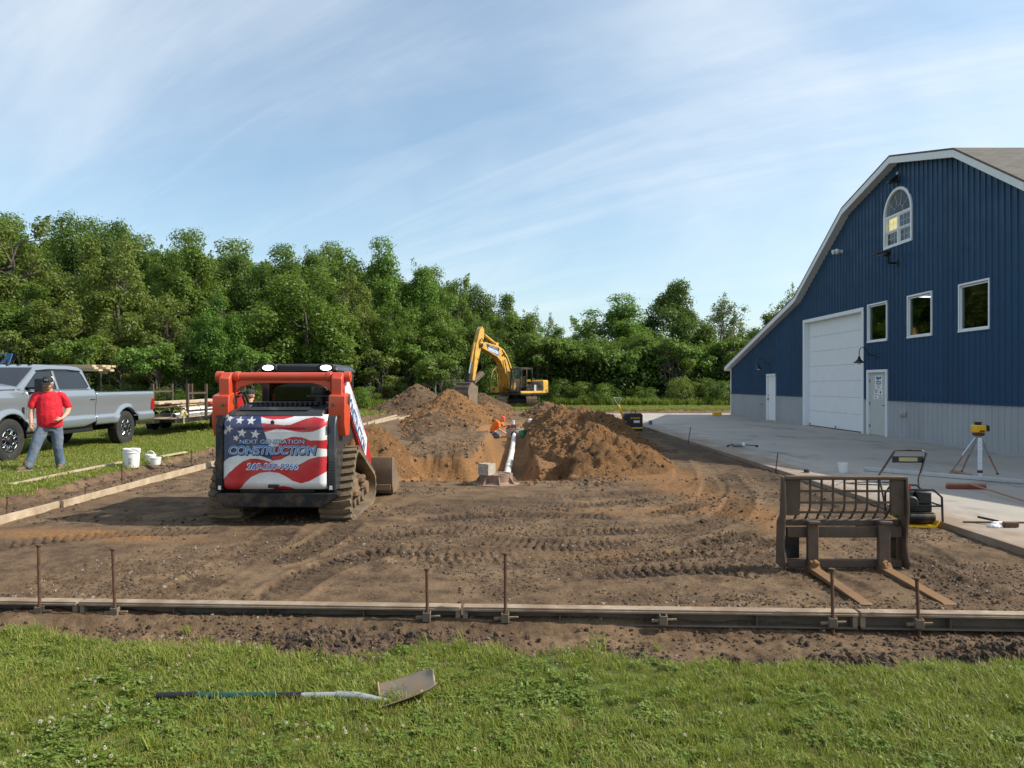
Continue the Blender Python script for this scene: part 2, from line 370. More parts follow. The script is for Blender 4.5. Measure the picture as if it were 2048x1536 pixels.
# concrete pad
m, t, b = pmat('pad_concrete', .8, spec=.35)
g = t.nodes.new('ShaderNodeNewGeometry'); vec = g.outputs['Position']
n1 = TN(t, .35, 6, .6, vec); n2 = TN(t, 2.2, 8, .7, vec, stretch=(1, .5, 1)); n3 = TN(t, 45, 5, .6, vec)
c = MIX(t, RAMP(t, n1, [(.35, 0), (.65, 1)]), (.34, .305, .26), (.41, .37, .32))
c = MIX(t, MATH(t, 'MULTIPLY', RAMP(t, n3, [(.4, 0), (.7, 1)]), .25), c, (.36, .34, .31))
st = RAMP(t, TN(t, .55, 5, .65, vec, 1.2, stretch=(1, .45, 1)), [(.52, 0), (.66, 1)])
c = MIX(t, MATH(t, 'MULTIPLY', MATH(t, 'MULTIPLY', st, RAMP(t, n2, [(.4, 0), (.62, 1)])), .9), c, (.12, .11, .10))
sx = t.nodes.new('ShaderNodeSeparateXYZ'); L(t, vec, sx.inputs[0])
ed = RAMP(t, MATH(t, 'ADD', sx.outputs[0], MATH(t, 'MULTIPLY', MATH(t, 'SUBTRACT', n2, .5), 2.6)), [(0, 1), (1, 1)])
edge = MATH(t, 'SUBTRACT', 1, MATH(t, 'MULTIPLY', MATH(t, 'SUBTRACT', MATH(t, 'ADD', sx.outputs[0], MATH(t, 'MULTIPLY', MATH(t, 'SUBTRACT', n2, .5), 3.5)), 5.25), .9), clamp=True)
c = MIX(t, MATH(t, 'MULTIPLY', edge, .85), c, (.22, .145, .09))
sp2 = RAMP(t, TN(t, 30, 4, .7, vec), [(.66, 0), (.72, 1)])
c = MIX(t, MATH(t, 'MULTIPLY', sp2, edge), c, (.07, .05, .035))
L(t, c, b.inputs['Base Color']); BUMP(t, b, n3, .15, .004)
# shingles
m, t, b = pmat('shingle', .95, spec=.2)
c0 = t.nodes.new('ShaderNodeTexCoord'); br = t.nodes.new('ShaderNodeTexBrick'); L(t, c0.outputs['UV'], br.inputs[0])
br.inputs['Color1'].default_value = (.15, .135, .12, 1); br.inputs['Color2'].default_value = (.10, .092, .085, 1); br.inputs['Mortar'].default_value = (.05, .046, .043, 1)
br.inputs['Scale'].default_value = 1.0; br.inputs['Mortar Size'].default_value = .010; br.inputs['Brick Width'].default_value = .33; br.inputs['Row Height'].default_value = .14
L(t, MIX(t, MATH(t, 'MULTIPLY', TN(t, 7, 5), .5), br.outputs[0], (.21, .185, .16)), b.inputs['Base Color']); BUMP(t, b, br.outputs[1], -.6, .01)
# leaves
def leafmat(name, a, bcol, trans=.35):
    m = bpy.data.materials.new(name); m.use_nodes = True; t = m.node_tree; t.nodes.clear(); M[name] = m
    g = t.nodes.new('ShaderNodeNewGeometry'); oi = t.nodes.new('ShaderNodeObjectInfo')
    v = MATH(t, 'ADD', MATH(t, 'MULTIPLY', g.outputs['Random Per Island'], .7), MATH(t, 'MULTIPLY', oi.outputs['Random'], .3))
    c = MIX(t, v, a, bcol)
    d = t.nodes.new('ShaderNodeBsdfPrincipled'); d.inputs['Roughness'].default_value = .5; d.inputs['Specular IOR Level'].default_value = .35
    tr = t.nodes.new('ShaderNodeBsdfTranslucent'); mx = t.nodes.new('ShaderNodeMixShader'); mx.inputs[0].default_value = trans
    L(t, c, d.inputs['Base Color']); L(t, MIX(t, .35, c, (.22, .30, .02)), tr.inputs[0])
    L(t, d.outputs[0], mx.inputs[1]); L(t, tr.outputs[0], mx.inputs[2])
    o = t.nodes.new('ShaderNodeOutputMaterial'); L(t, mx.outputs[0], o.inputs[0])
leafmat('leaf_dark', (.050, .104, .017), (.104, .164, .031), .44)
leafmat('leaf_mid', (.082, .150, .020), (.155, .228, .038), .44)
leafmat('leaf_bright', (.085, .182, .024), (.155, .260, .044), .42)
leafmat('leaf_olive', (.118, .160, .030), (.200, .240, .055), .44)
leafmat('leaf_pale', (.125, .160, .075), (.185, .215, .110))
leafmat('grass_blade', (.118, .184, .022), (.345, .355, .068), .38)
leafmat('grass_dry', (.22, .20, .065), (.36, .30, .12), .3)
leafmat('clover_leaf', (.100, .170, .022), (.22, .275, .050), .38)
leafmat('clover_bloom', (.50, .38, .31), (.70, .62, .52), .2)
# ================================================================ ground
def poly_dist(X, Y, pts):
    "distance to a polyline and the length along it"
    best = np.full(X.shape, 1e9); S_ = np.zeros(X.shape); Sg = np.zeros(X.shape); acc = 0.0
    for (ax, ay), (bx, by) in zip(pts[:-1], pts[1:]):
        dx, dy = bx - ax, by - ay; l2 = dx * dx + dy * dy; l = math.sqrt(l2)
        t = np.clip(((X - ax) * dx + (Y - ay) * dy) / l2, 0, 1)
        d = np.hypot(X - ax - t * dx, Y - ay - t * dy); sg = np.sign((X - ax) * dy - (Y - ay) * dx)
        k = d < best; best = np.where(k, d, best); S_ = np.where(k, acc + t * l, S_); Sg = np.where(k, sg, Sg); acc += l
    return best, S_, Sg
def spline(pts, n=7):
    out = []; P = [pts[0]] + list(pts) + [pts[-1]]
    for i in range(1, len(P) - 2):
        p0, p1, p2, p3 = [np.array(P[i + k], float) for k in (-1, 0, 1, 2)]
        for k in range(n):
            t = k / n; out.append(tuple(.5 * ((2 * p1) + (-p0 + p2) * t + (2 * p0 - 5 * p1 + 4 * p2 - p3) * t * t + (-p0 + 3 * p1 - 3 * p2 + p3) * t ** 3)))
    out.append(tuple(P[-2])); return out
def gp(*pp): return spline([tuple(G(x, y, -.07)[:2]) for x, y in pp])
TRACKS = [gp((1500, 930), (1548, 985), (1500, 1040), (1380, 1072), (1180, 1090), (960, 1085)), gp((1400, 925), (1430, 970), (1390, 1010), (1240, 1035), (1000, 1030), (820, 1045)),
          gp((1700, 1180), (1560, 1125), (1420, 1108), (1240, 1116), (1060, 1122), (900, 1135)), gp((560, 1060), (520, 1095), (440, 1140), (380, 1175)),
          gp((690, 1048), (640, 1085), (560, 1120)), gp((1880, 1130), (1820, 1090), (1740, 1050), (1640, 1010), (1540, 960)), gp((1640, 1190), (1520, 1150), (1380, 1140), (1200, 1150)),
          gp((1300, 1000), (1150, 1010), (950, 1005), (780, 1010)), gp((860, 1100), (760, 1105), (640, 1140), (560, 1185)), gp((1450, 950), (1480, 1000), (1430, 1045), (1300, 1062), (1100, 1066), (900, 1062), (740, 1075)), gp((1600, 1080), (1500, 1090), (1350, 1096), (1150, 1104), (1000, 1110), (820, 1120)), gp((1960, 1180), (1880, 1160), (1800, 1110)), gp((1340, 900), (1370, 940), (1340, 975), (1200, 990), (1060, 992)), gp((420, 1060), (300, 1065), (150, 1075), (20, 1090)), gp((1750, 1110), (1650, 1070), (1560, 1060), (1420, 1085))]
def front_edge(X): return np.interp(X, [-6, -3.6, -2.2, -1.2, -.5, .6, 1.1, 2, 3.2, 6], [5.0, 4.86, 4.58, 4.50, 4.62, 4.48, 4.28, 4.22, 4.30, 4.35])
def left_edge(Y): return np.interp(Y, [4, 8, 10.5, 14, 19, 28, 44], [-8.5, -7.6, -7.35, -7.45, -7.9, -7.7, -7.3])
def trench_x(Y): return np.interp(Y, [12, 17, 31, 36], [-.18, -.10, .16, .2])
LUMPS = [(-1.10, 4.47, .13, .30), (-2.62, 4.78, .12, .17), (.06, 4.52, .11, .14), (1.42, 4.5, .15, .24), (2.2, 4.52, .12, .30), (2.75, 4.42, .10, .26), (3.15, 4.62, .13, .25), (-1.35, 5.0, .07, .28), (-.6, 5.02, .06, .3), (-3.4, 4.95, .08, .12), (.8, 4.72, .05, .2)]
def ground_z(X, Y):
    n_b = fbm(X * .35, Y * .35, 3, 3); n_m = fbm(X * 1.6, Y * 1.6, 4, 5); n_f = fbm(X * 7, Y * 7, 3, 9, .6)
    ef = front_edge(X) + .20 * fbm(X * 2.4, Y * .8, 4, 21); el = left_edge(Y) + .14 * fbm(Y * 1.3, X * .6, 3, 22)
    d = np.minimum(np.minimum(Y - ef, X - el), 46.0 + 1.2 * n_b - Y)
    lawn = np.where(Y < 8, .015, .055) + .012 * n_m + .02 * n_b
    rough = .35 + .65 * sstep(-.2, .5, fbm(X * .5, Y * .5, 2, 33))
    n_r = fbm(X * 11, Y * 11, 3, 13, .65, True)
    soil = -.075 + .018 * n_b + .026 * n_m * rough + .016 * n_f * rough + .016 * n_r * rough
    front = sstep(5.42, 5.25, Y + .0 * X)
    soil = soil + front * (-.060 - .035 * sstep(-.8, 1.5, X) + .030 * n_m + .020 * fbm(X * 5, Y * 5, 3, 41, .6, True))
    leftb = sstep(-6.62, -6.9, X)
    soil = soil + leftb * (.02 + .04 * fbm(X * 3, Y * 3, 3, 43, .6, True))
    sand = np.clip(.18 + .30 * fbm(X * .30, Y * .22, 3, 51), 0, 1); damp = np.clip(.5 * fbm(X * .6, Y * .8, 4, 61), 0, 1)
    # ruts with lug prints
    for k, pts in enumerate(TRACKS):
        xs = [p[0] for p in pts]; ys = [p[1] for p in pts]
        sel = (X > min(xs) - .5) & (X < max(xs) + .5) & (Y > min(ys) - .5) & (Y < max(ys) + .5)
        if not sel.any(): continue
        dd, ss, sg = poly_dist(X[sel], Y[sel], pts); w = .20
        band = sstep(w + .03, w - .02, dd); fade = np.clip(.55 + 1.2 * fbm(ss * .8 + k * 9, dd * 0 + k, 2, 71), .15, 1)
        ph = ss / .095 + dd * 2.2 + .12 * fbm(ss * 5, dd * 12 + k * 3, 2, 79)
        lug = sstep(-.55, .10, np.sin(2 * math.pi * ph)) - .5
        lip = np.exp(-((dd - w - .05) / .05) ** 2) * .018
        soil[sel] += band * (-.018 + .046 * lug * fade * (.75 + .5 * fbm(ss * 9, dd * 9 + k, 2, 77))) + lip * fade
        damp[sel] = np.maximum(damp[sel], band * .5 * fade)
    # plateau west of the trench, spread of orange sand
    pl = sstep(-3.0, -2.3, X + .25 * n_m) * sstep(-.45, -.75, X - trench_x(Y) + .10 * n_m) * sstep(14.3, 15.0, Y + .3 * n_m) * sstep(24.5, 22.0, Y)
    soil = soil + pl * (.34 + .08 * n_b + .06 * n_m + .03 * n_r)
    edge_pl = np.clip(4 * pl * (1 - pl), 0, 1)
    # pit and trench
    tx = trench_x(Y); a = np.abs(X - tx + .04 * n_m)
    wide = .12 * sstep(20, 14, Y)
    floor = -.64 + .03 * n_m
    f_t = sstep(.34 + wide, .62 + wide + .06 * n_m, a)
    f_t = np.maximum(f_t, sstep(14.0, 13.0, Y)); f_t = np.maximum(f_t, sstep(33.5, 36.5, Y))
    pit = sstep(-2.25, -1.85, X + .22 * n_m) * sstep(1.25, .95, X - .2 * n_m) * sstep(13.0, 13.25, Y + .05 * n_m) * sstep(15.3, 14.5, Y + .35 * n_m)
    soil = soil - pit * (.42 + .08 * n_m) * (1 - .35 * sstep(-.6, -1.3, X))
    soil = soil * f_t + floor * (1 - f_t)
    kn = 1 - sstep(.72, 1.0, (((X + .62) / 1.0) ** 4 + ((Y - 28.8) / 6.2) ** 4) ** .25); soil = soil * (1 - kn) + np.minimum(soil, -.64) * kn
    cut = np.clip((1 - f_t) + pit + edge_pl, 0, 1)
    sand = np.clip(sand + cut * .85 - .5 * sstep(.6, 1, pl) * (1 - cut), 0, 1)
    sand = np.clip(sand + .75 * sstep(2.2, .9, np.abs(X - tx)) * sstep(13.2, 14.2, Y) * sstep(36, 33, Y) * (1 - pl * .9), 0, 1)
    for (x, y, rx, ry, am) in ((-5.4, 8.45, 1.0, .30, .55), (-4.2, 8.1, .8, .2, .35), (3.0, 12.5, .8, 2.2, .55), (1.9, 9.9, 1.8, .35, .4), (3.4, 9.0, .5, 1.6, .4), (-3.2, 14, 1.3, 1.2, .6), (2.6, 14.2, 1.4, 1.0, .7), (1.2, 5.6, .8, .2, .5), (1.0, 7.4, 2.2, .25, .4)):
        sand = np.clip(sand + am * np.exp(-((X - x) / rx) ** 2 - ((Y - y) / ry) ** 2), 0, 1)
    damp = np.clip(damp + .55 * np.exp(-((X - 4.9) / .5) ** 2) * (Y > 9) + .5 * np.exp(-((Y - 9.7) / 1.0) ** 2 - ((X + .2) / 3.2) ** 2) * sstep(-.2, .3, n_m) + .5 * np.exp(-((Y - 13.2) / .5) ** 2 - ((X - .9) / .8) ** 2) * 0, 0, 1)
    for (x, y, h_, r_) in LUMPS:
        q = np.exp(-(((X - x) / r_) ** 2 + ((Y - y) / (r_ * .7)) ** 2)); soil = soil + q * h_ * (.75 + .5 * fbm(X * 6, Y * 6, 3, 81, .6, True)); damp = np.clip(damp + q * .9, 0, 1); d = d + q * .22 
    k = sstep(-.02, .16, d); z = lawn * (1 - k) + soil * k
    grass = 1 - sstep(-.10, .08, d + .05 * n_f)
    pad = sstep(5.27, 5.30, X) * (Y < 42); z = np.where(X > 5.31, np.where(Y < 42, -.16, z), z)
    grass = np.where((X > 5.2) & (Y < 42), 0, grass)
    return z, grass, sand, damp
NR, NC = 900, 900
yr = 1.0 * (49.0 / 1.0) ** (np.linspace(0, 1, NR)); u = np.linspace(-1, 1, NC)
GX = u[None, :] * (.92 * yr[:, None] + 1.6); GY = np.repeat(yr[:, None], NC, 1)
GZ, gg, gs, gd = ground_z(GX, GY)
ground = grid_mesh('ground', GX, GY, GZ, 'ground', dict(grass=gg, sand=gs, damp=gd)); tag(ground, kind='structure')
def gz(x, y):
    return float(ground_z(np.array([[float(x)]]), np.array([[float(y)]]))[0][0, 0])
def on(px, py, it=4):
    "point of a photo pixel on the real ground"
    z = 0.0
    for _ in range(it):
        p = G(px, py, z); z = gz(p.x, p.y)
    p = G(px, py, z); return p
b = MB(); w1, w2 = .92 * 1 + 1.6, .92 * 49 + 1.6; q = .05; E_ = 1500
b.add([(-w1, 1, q), (-w2, 49, q), (-E_, 49, q), (-E_, 1, q)], [(0, 1, 2, 3)]); b.add([(w1, 1, q), (w2, 49, q), (E_, 49, q), (E_, 1, q)], [(3, 2, 1, 0)])
b.add([(-E_, 49, q), (E_, 49, q), (E_, 2500, q), (-E_, 2500, q)], [(0, 1, 2, 3)]); b.add([(-E_, -400, q), (E_, -400, q), (E_, 1, q), (-E_, 1, q)], [(0, 1, 2, 3)])
tag(b.build('lawn', 'lawn', smooth=False), kind='structure')
# concrete pad, cast in bays with saw joints
PADX = 5.3
pr = thing('concrete_pad', None, None, (PADX, 1, 0)); pr['kind'] = 'structure'
ys = [-2.0, 4.3, 10.3, 16.3, 22.3, 28.3, 34.3, 41.2]; xs = [PADX, 12.10]
for y0, y1 in zip(ys[:-1], ys[1:]):
    bb = MB(); bb.bx(PADX, 12.2, y0 + .004, y1 - .004, -.17, 0); bb.build('slab', 'pad_concrete', pr, world=True, bevel=.008)
bb = MB(); bb.bx(12.2, 31, -2, 41.2, -.17, -.004); bb.build('slab', 'pad_concrete', pr, world=True)
# ================================================================ heaps
def heap(name, label, bumps, ext, res, seed, sandv=.9, dampv=0.0, group=None, amp=.13, base=-.10):
    x0, x1, y0, y1 = ext; nx = max(8, int((x1 - x0) / res)); ny = max(8, int((y1 - y0) / res))
    X, Y = np.meshgrid(np.linspace(x0, x1, nx), np.linspace(y0, y1, ny))
    n1 = fbm(X * .9, Y * .9, 4, seed, .55); n2 = fbm(X * 3.2, Y * 3.2, 4, seed + 3, .6, True); n3 = fbm(X * 9, Y * 9, 3, seed + 5, .6)
    h = np.full(X.shape, -1.0)
    for (x, y, hh, rx, ry) in bumps:
        r = np.sqrt(((X - x + .10 * rx * n1) / rx) ** 2 + ((Y - y) / ry) ** 2 + .012)
        c = hh * (1 - r); k = .10; h = np.log(np.exp(np.clip(h / k, -60, 60)) + np.exp(np.clip(c / k, -60, 60))) * k
    f = np.clip((h + .1) * 3, 0, 1)
    z = base + h + amp * 1.15 * n1 * f + amp * .95 * n2 * f + .075 * n3 * f + .045 * fbm(X * 16, Y * 16, 3, seed + 15, .7, True) * f
    gz_ = ground_z(X, Y)[0]
    sand = np.clip(sandv + .45 * fbm(X * .8, Y * .8, 3, seed + 9), 0, 1); damp = np.clip(dampv + .9 * np.clip(fbm(X * 1.4, Y * 1.4, 4, seed + 11) - .02, 0, 1), 0, 1)
    kv = z > gz_ - .16; keep = kv[:-1, :-1] | kv[1:, 1:] | kv[:-1, 1:] | kv[1:, :-1]
    dig = sstep(-.30, -.16, gz_); z = z * dig + (gz_ - .2) * (1 - dig); kv = z > gz_ - .16; keep = kv[:-1, :-1] | kv[1:, 1:] | kv[:-1, 1:] | kv[1:, :-1]
    z = np.maximum(z, gz_ - .2)
    o = grid_mesh(name, X, Y, z, 'heap', dict(sand=sand, damp=damp), keep); tag(o, label, 'dirt pile', group); return o
heap('dirt_pile', 'long orange sand spoil heap right of the pipe trench', [(1.8, 15.0, .55, .85, 1.5), (1.95, 17.2, .78, 1.2, 2.2), (2.45, 15.6, .55, 1.1, 1.7), (1.35, 19, .70, 1.0, 2.2), (2.9, 20, .48, 1.3, 2.5), (2.2, 23.5, .95, 1.6, 2.8), (1.75, 26.5, .95, 1.3, 2.6), (3.2, 25.5, .82, 1.3, 2.6), (3.0, 28, .85, 1.2, 2.5), (1.5, 29.5, .62, .9, 2.2)], (.1, 5.2, 12.6, 33), .045, 101, .82, 0, 'spoil heaps', .18)
heap('dirt_pile', 'orange sand heap beyond the loader bucket of the compact track loader', [(-2.9, 15.0, .98, .95, 1.3), (-3.6, 14.8, .85, 1.2, 1.2), (-4.6, 15.5, .5, 1, 1)], (-6.0, -1.2, 13.0, 17.0), .04, 131, .95, 0, 'spoil heaps')
heap('dirt_pile', 'pointed orange sand heap under the raised excavator bucket', [(-3.0, 36, 1.55, 2.3, 4.5), (-2.7, 34, .8, 1.7, 3.2), (-3.7, 32, .7, 1.3, 4), (-1.4, 38, .8, 1.6, 2.6)], (-6.2, .0, 27, 42), .07, 161, .9, 0, 'spoil heaps')
heap('dirt_pile', 'dark brown topsoil heap in front of the flatbed trailer', [(-5.9, 44, 1.95, 2.6, 3.2), (-6.9, 43, .9, 2.2, 2.8), (-4.8, 42.5, 1.0, 1.8, 2.5)], (-9.2, -2.6, 39.5, 48.5), .08, 191, .06, .15, 'spoil heaps')
heap('dirt_pile', 'smooth grey brown heap behind the excavator bucket', [(-2.2, 47, 1.35, 2.7, 2.6)], (-5.4, .8, 44, 50), .09, 221, .12, .2, 'spoil heaps', .06)
heap('dirt_pile', 'low grey brown mound left of the trench worker', [(-3.1, 29.5, .62, 1.5, 4.6), (-2.5, 24.5, .42, 1.2, 3.0)], (-4.2, -.55, 20, 35), .06, 241, .15, .1, 'spoil heaps', .08)
heap('dirt_pile', 'brown spoil bank at the far end of the trench below the excavator', [(-1.4, 40.5, .75, 1.6, 2.5), (1.9, 39.5, .85, 1.5, 3.0), (3.2, 37, .6, 1.5, 3), (2.2, 34.5, .8, 1.3, 2.4), (-1.3, 36.5, .55, 1.0, 2.2)], (-3.4, 4.9, 31.5, 43.5), .07, 261, .45, .1, 'spoil heaps')
# ================================================================ scatter with geometry nodes (uncountable stuff only)
def proto_col(name, objs):
    c = bpy.data.collections.new(name)
    for o in objs:
        for k in list(o.users_collection): k.objects.unlink(o)
        c.objects.link(o)
    return c
def scatter(name, P, rot, scl, col, nproto, label=None):
    n = len(P); me = bpy.data.meshes.new(name); me.vertices.add(n); me.vertices.foreach_set('co', np.asarray(P, np.float32).ravel())
    a = me.attributes.new('rot', 'FLOAT_VECTOR', 'POINT'); a.data.foreach_set('vector', np.asarray(rot, np.float32).ravel())
    a = me.attributes.new('scl', 'FLOAT', 'POINT'); a.data.foreach_set('value', np.asarray(scl, np.float32))
    a = me.attributes.new('pid', 'INT', 'POINT'); a.data.foreach_set('value', np.random.RandomState(n).randint(0, nproto, n).astype(np.int32))
    o = bpy.data.objects.new(name, me); COL.objects.link(o)
    g = bpy.data.node_groups.new(name, 'GeometryNodeTree'); g.interface.new_socket('Geometry', in_out='INPUT', socket_type='NodeSocketGeometry'); g.interface.new_socket('Geometry', in_out='OUTPUT', socket_type='NodeSocketGeometry')
    gi = g.nodes.new('NodeGroupInput'); go = g.nodes.new('NodeGroupOutput'); ip = g.nodes.new('GeometryNodeInstanceOnPoints'); ci = g.nodes.new('GeometryNodeCollectionInfo')
    ci.inputs[0].default_value = col; ci.inputs[1].default_value = True; ci.inputs[2].default_value = True
    def na(nm, ty):
        q = g.nodes.new('GeometryNodeInputNamedAttribute'); q.data_type = ty; q.inputs[0].default_value = nm; return q.outputs[0]
    L(g, gi.outputs[0], ip.inputs['Points']); L(g, ci.outputs[0], ip.inputs['Instance']); ip.inputs['Pick Instance'].default_value = True
    L(g, na('pid', 'INT'), ip.inputs['Instance Index']); L(g, na('rot', 'FLOAT_VECTOR'), ip.inputs['Rotation']); L(g, na('scl', 'FLOAT'), ip.inputs['Scale'])
    L(g, ip.outputs[0], go.inputs[0]); md = o.modifiers.new('scatter', 'NODES'); md.node_group = g
    tag(o, label, kind='stuff'); return o
rs = np.random.RandomState(5)
def clod(mat_, seed, sub=1):
    bm = bmesh.new(); bmesh.ops.create_icosphere(bm, subdivisions=sub, radius=.5); r = random.Random(seed)
    s = (1, r.uniform(.7, 1.1), r.uniform(.5, .75))
    for v in bm.verts: v.co = Vector((v.co.x * s[0], v.co.y * s[1], v.co.z * s[2])) * r.uniform(.72, 1.2)
    me = bpy.data.meshes.new('clod'); bm.to_mesh(me); bm.free(); me.materials.append(M[mat_]); o = bpy.data.objects.new('clod', me); COL.objects.link(o); return o
C_dark = proto_col('dark clods', [clod('dark_soil_clod', i, 2) for i in range(3)] + [clod('tan_soil_clod', i + 5, 2) for i in range(4)])
C_tan = proto_col('tan clods', [clod('tan_soil_clod', i + 20) for i in range(7)] + [clod('dark_soil_clod', 28), clod('pebble', 30)])
C_mix = proto_col('mixed clods', [clod('tan_soil_clod', i + 60, 2) for i in range(6)] + [clod('dark_soil_clod', i + 70, 2) for i in range(3)])
C_or = proto_col('orange clods', [clod('orange_soil_clod', i + 40, 2) for i in range(6)] + [clod('tan_soil_clod', 47, 2), clod('dark_soil_clod', 48, 2)])
def rnd_rot(n): return rs.uniform(-3.14, 3.14, (n, 3))
def field(n, x0, x1, y0, y1, dens=None, sink=.0):
    X = rs.uniform(x0, x1, n); Y = rs.uniform(y0, y1, n) if y0 < 20 else rs.uniform(y0, y1, n)
    z, g_, s_, d_ = ground_z(X[None], Y[None]); z = z[0]; k = (g_[0] < .4)
    if dens is not None: k &= rs.uniform(0, 1, n) < dens(X, Y)
    return np.stack([X, Y, z - sink], -1)[k]
P = field(95000, -4.4, 5.2, 4.2, 9.0, lambda X, Y: np.clip(.35 + 1.3 * fbm(X * .9, Y * 1.6, 3, 301), .03, 1) * np.clip(6.2 / Y, 0, 1))
scatter('soil_crumbs', P, rnd_rot(len(P)), .006 + .038 * rs.uniform(0, 1, len(P)) ** 5, C_tan, 9, 'brown soil crumbs and pebbles strewn over the graded dirt')
P = field(16000, -6.4, 5.2, 9.0, 13.5, lambda X, Y: np.clip(.25 + 1.3 * fbm(X * .7, Y * 1.2, 3, 305), .03, 1))
scatter('soil_crumbs', P, rnd_rot(len(P)), .012 + .045 * rs.uniform(0, 1, len(P)) ** 4, C_dark, 7, 'dark soil crumbs around the track prints')
P1 = field(9000, -4.4, 4.6, 4.2, 5.32, lambda X, Y: np.clip(.3 + 1.5 * fbm(X * 1.1, Y * 2, 3, 311), .05, 1))
Q = []
for (x, y, h_, r_) in LUMPS:
    n = int(330 * r_ / .2); a = np.stack([x + rs.normal(0, r_ * .6, n), y + rs.normal(0, r_ * .42, n)], -1); zz_ = ground_z(a[None, :, 0], a[None, :, 1])[0][0]; Q.append(np.column_stack([a, zz_]))
P = np.concatenate([P1] + Q); sc_ = np.concatenate([.010 + .045 * rs.uniform(0, 1, len(P1)) ** 4, .014 + .06 * rs.uniform(0, 1, len(P) - len(P1)) ** 3])
scatter('soil_clods', P, rnd_rot(len(P)), sc_, C_mix, 9, 'loose clods along the torn lawn edge')
P = field(2600, -8.2, -6.6, 7.5, 30, None); scatter('soil_clods', P, rnd_rot(len(P)), .02 + .07 * rs.uniform(0, 1, len(P)) ** 4, C_dark, 7, 'clods on the cut bank beside the left form boards')
# clods on and round the heaps: dropped on the heap surface
dg = bpy.context.evaluated_depsgraph_get()
heaps = [o for o in COL.objects if o.name.startswith('dirt_pile')]; PH = []; PS = []
for o in heaps:
    v = np.zeros(len(o.data.vertices) * 3, np.float32); o.data.vertices.foreach_get('co', v); v = v.reshape(-1, 3)
    gzv = ground_z(v[None, :, 0], v[None, :, 1])[0][0]; v = v[v[:, 2] > gzv - .02]
    n = min(5200, len(v) // 5); k = rs.choice(len(v), n, replace=False); PH.append(v[k]); PS.append((.018 + .13 * rs.uniform(0, 1, n) ** 6) * np.clip(v[k][:, 1] / 18, .8, 1.6))
PH = np.concatenate(PH); PS = np.concatenate(PS)
scatter('soil_clods', PH, rnd_rot(len(PH)), PS, C_or, 8, 'orange and brown clods lying on the spoil heaps')
P = field(2200, -3.2, 2.0, 12.3, 18, None); scatter('soil_clods', P, rnd_rot(len(P)), .02 + .10 * rs.uniform(0, 1, len(P)) ** 5, C_or, 8, 'sandy clods round the pit and trench')
# ---------------------------------------------------------------- grass
def tuft(mat_, seed, n, hgt, spread, wid):
    r = random.Random(seed); v = []; f = []
    for i in range(n):
        a = r.uniform(0, 6.283); d = spread * math.sqrt(r.random()); bx_, by_ = d * math.cos(a), d * math.sin(a)
        h_ = hgt * r.uniform(.45, 1.15); ln = r.uniform(.15, .85) * h_; da = r.uniform(0, 6.283); dx, dy = math.cos(da), math.sin(da); w = wid * r.uniform(.7, 1.3)
        px_, py_ = -dy * w, dx * w; k = len(v)
        v += [(bx_ - px_, by_ - py_, -.01), (bx_ + px_, by_ + py_, -.01), (bx_ - px_ * .8 + dx * ln * .3, by_ - py_ * .8 + dy * ln * .3, h_ * .6), (bx_ + px_ * .8 + dx * ln * .3, by_ + py_ * .8 + dy * ln * .3, h_ * .6), (bx_ + dx * ln, by_ + dy * ln, h_ * r.uniform(.75, 1))]
        f += [(k, k + 1, k + 3, k + 2), (k + 2, k + 3, k + 4)]
    me = bpy.data.meshes.new('tuft'); me.from_pydata(v, [], f); me.materials.append(M[mat_]); o = bpy.data.objects.new('tuft', me); COL.objects.link(o); return o
def clover(seed, n):
    r = random.Random(seed); v = []; f = []
    for i in range(n):
        a = r.uniform(0, 6.283); d = .07 * math.sqrt(r.random()); cx_, cy_, cz_ = d * math.cos(a), d * math.sin(a), r.uniform(.02, .055); a0 = r.uniform(0, 6.28); s = r.uniform(.006, .0115); tl = r.uniform(-.5, .5)
        for q in range(3):
            aa = a0 + q * 2.094; k = len(v); ring = []
            for (u_, w_) in ((0, 0), (.7, -.75), (1.7, -.8), (2.1, 0), (1.7, .8), (.7, .75)):
                x, y = u_ * s * math.cos(aa) - w_ * s * math.sin(aa), u_ * s * math.sin(aa) + w_ * s * math.cos(aa); v.append((cx_ + x, cy_ + y, cz_ + u_ * s * .35 + x * tl))
            f.append(tuple(range(k, k + 6)))
    me = bpy.data.meshes.new('clover'); me.from_pydata(v, [], f); me.materials.append(M['clover_leaf']); o = bpy.data.objects.new('clover', me); COL.objects.link(o); return o
def bloom(seed):
    r = random.Random(seed); v = []; f = []; hh = r.uniform(.06, .095); b = MB()
    for i in range(26):
        z = r.uniform(-.4, 1); a = r.uniform(0, 6.28); q = math.sqrt(max(0, 1 - z * z)); d = Vector((q * math.cos(a), q * math.sin(a), z)); p = Vector((0, 0, hh)); rr = .0095
        t_ = d.cross(Vector((0, 0, 1.01))).normalized() * .0022; b.add([p + d * rr * .4 - t_, p + d * rr * .4 + t_, p + d * rr + t_ * .6, p + d * rr - t_ * .6], [(0, 1, 2, 3)])
    return b.build('bloom', 'clover_bloom', fixn=False, smooth=False)
C_grass = proto_col('grass tufts', [tuft('grass_blade', i, 26, .060, .045, .0016) for i in range(4)] + [tuft('grass_dry', 9 + i, 18, .052, .05, .0013) for i in range(2)])
C_clov = proto_col('clover', [clover(i, 22) for i in range(4)]); C_blm = proto_col('blooms', [bloom(i) for i in range(4)])
C_lawn = proto_col('lawn tufts', [tuft('grass_blade', 50 + i, 30, .07, .13, .005) for i in range(4)] + [tuft('grass_dry', 59, 22, .06, .13, .004)])
C_far = proto_col('far tufts', [tuft('grass_blade', 70 + i, 40, .085, .38, .014) for i in range(3)] + [tuft('grass_dry', 79, 30, .08, .38, .012)])
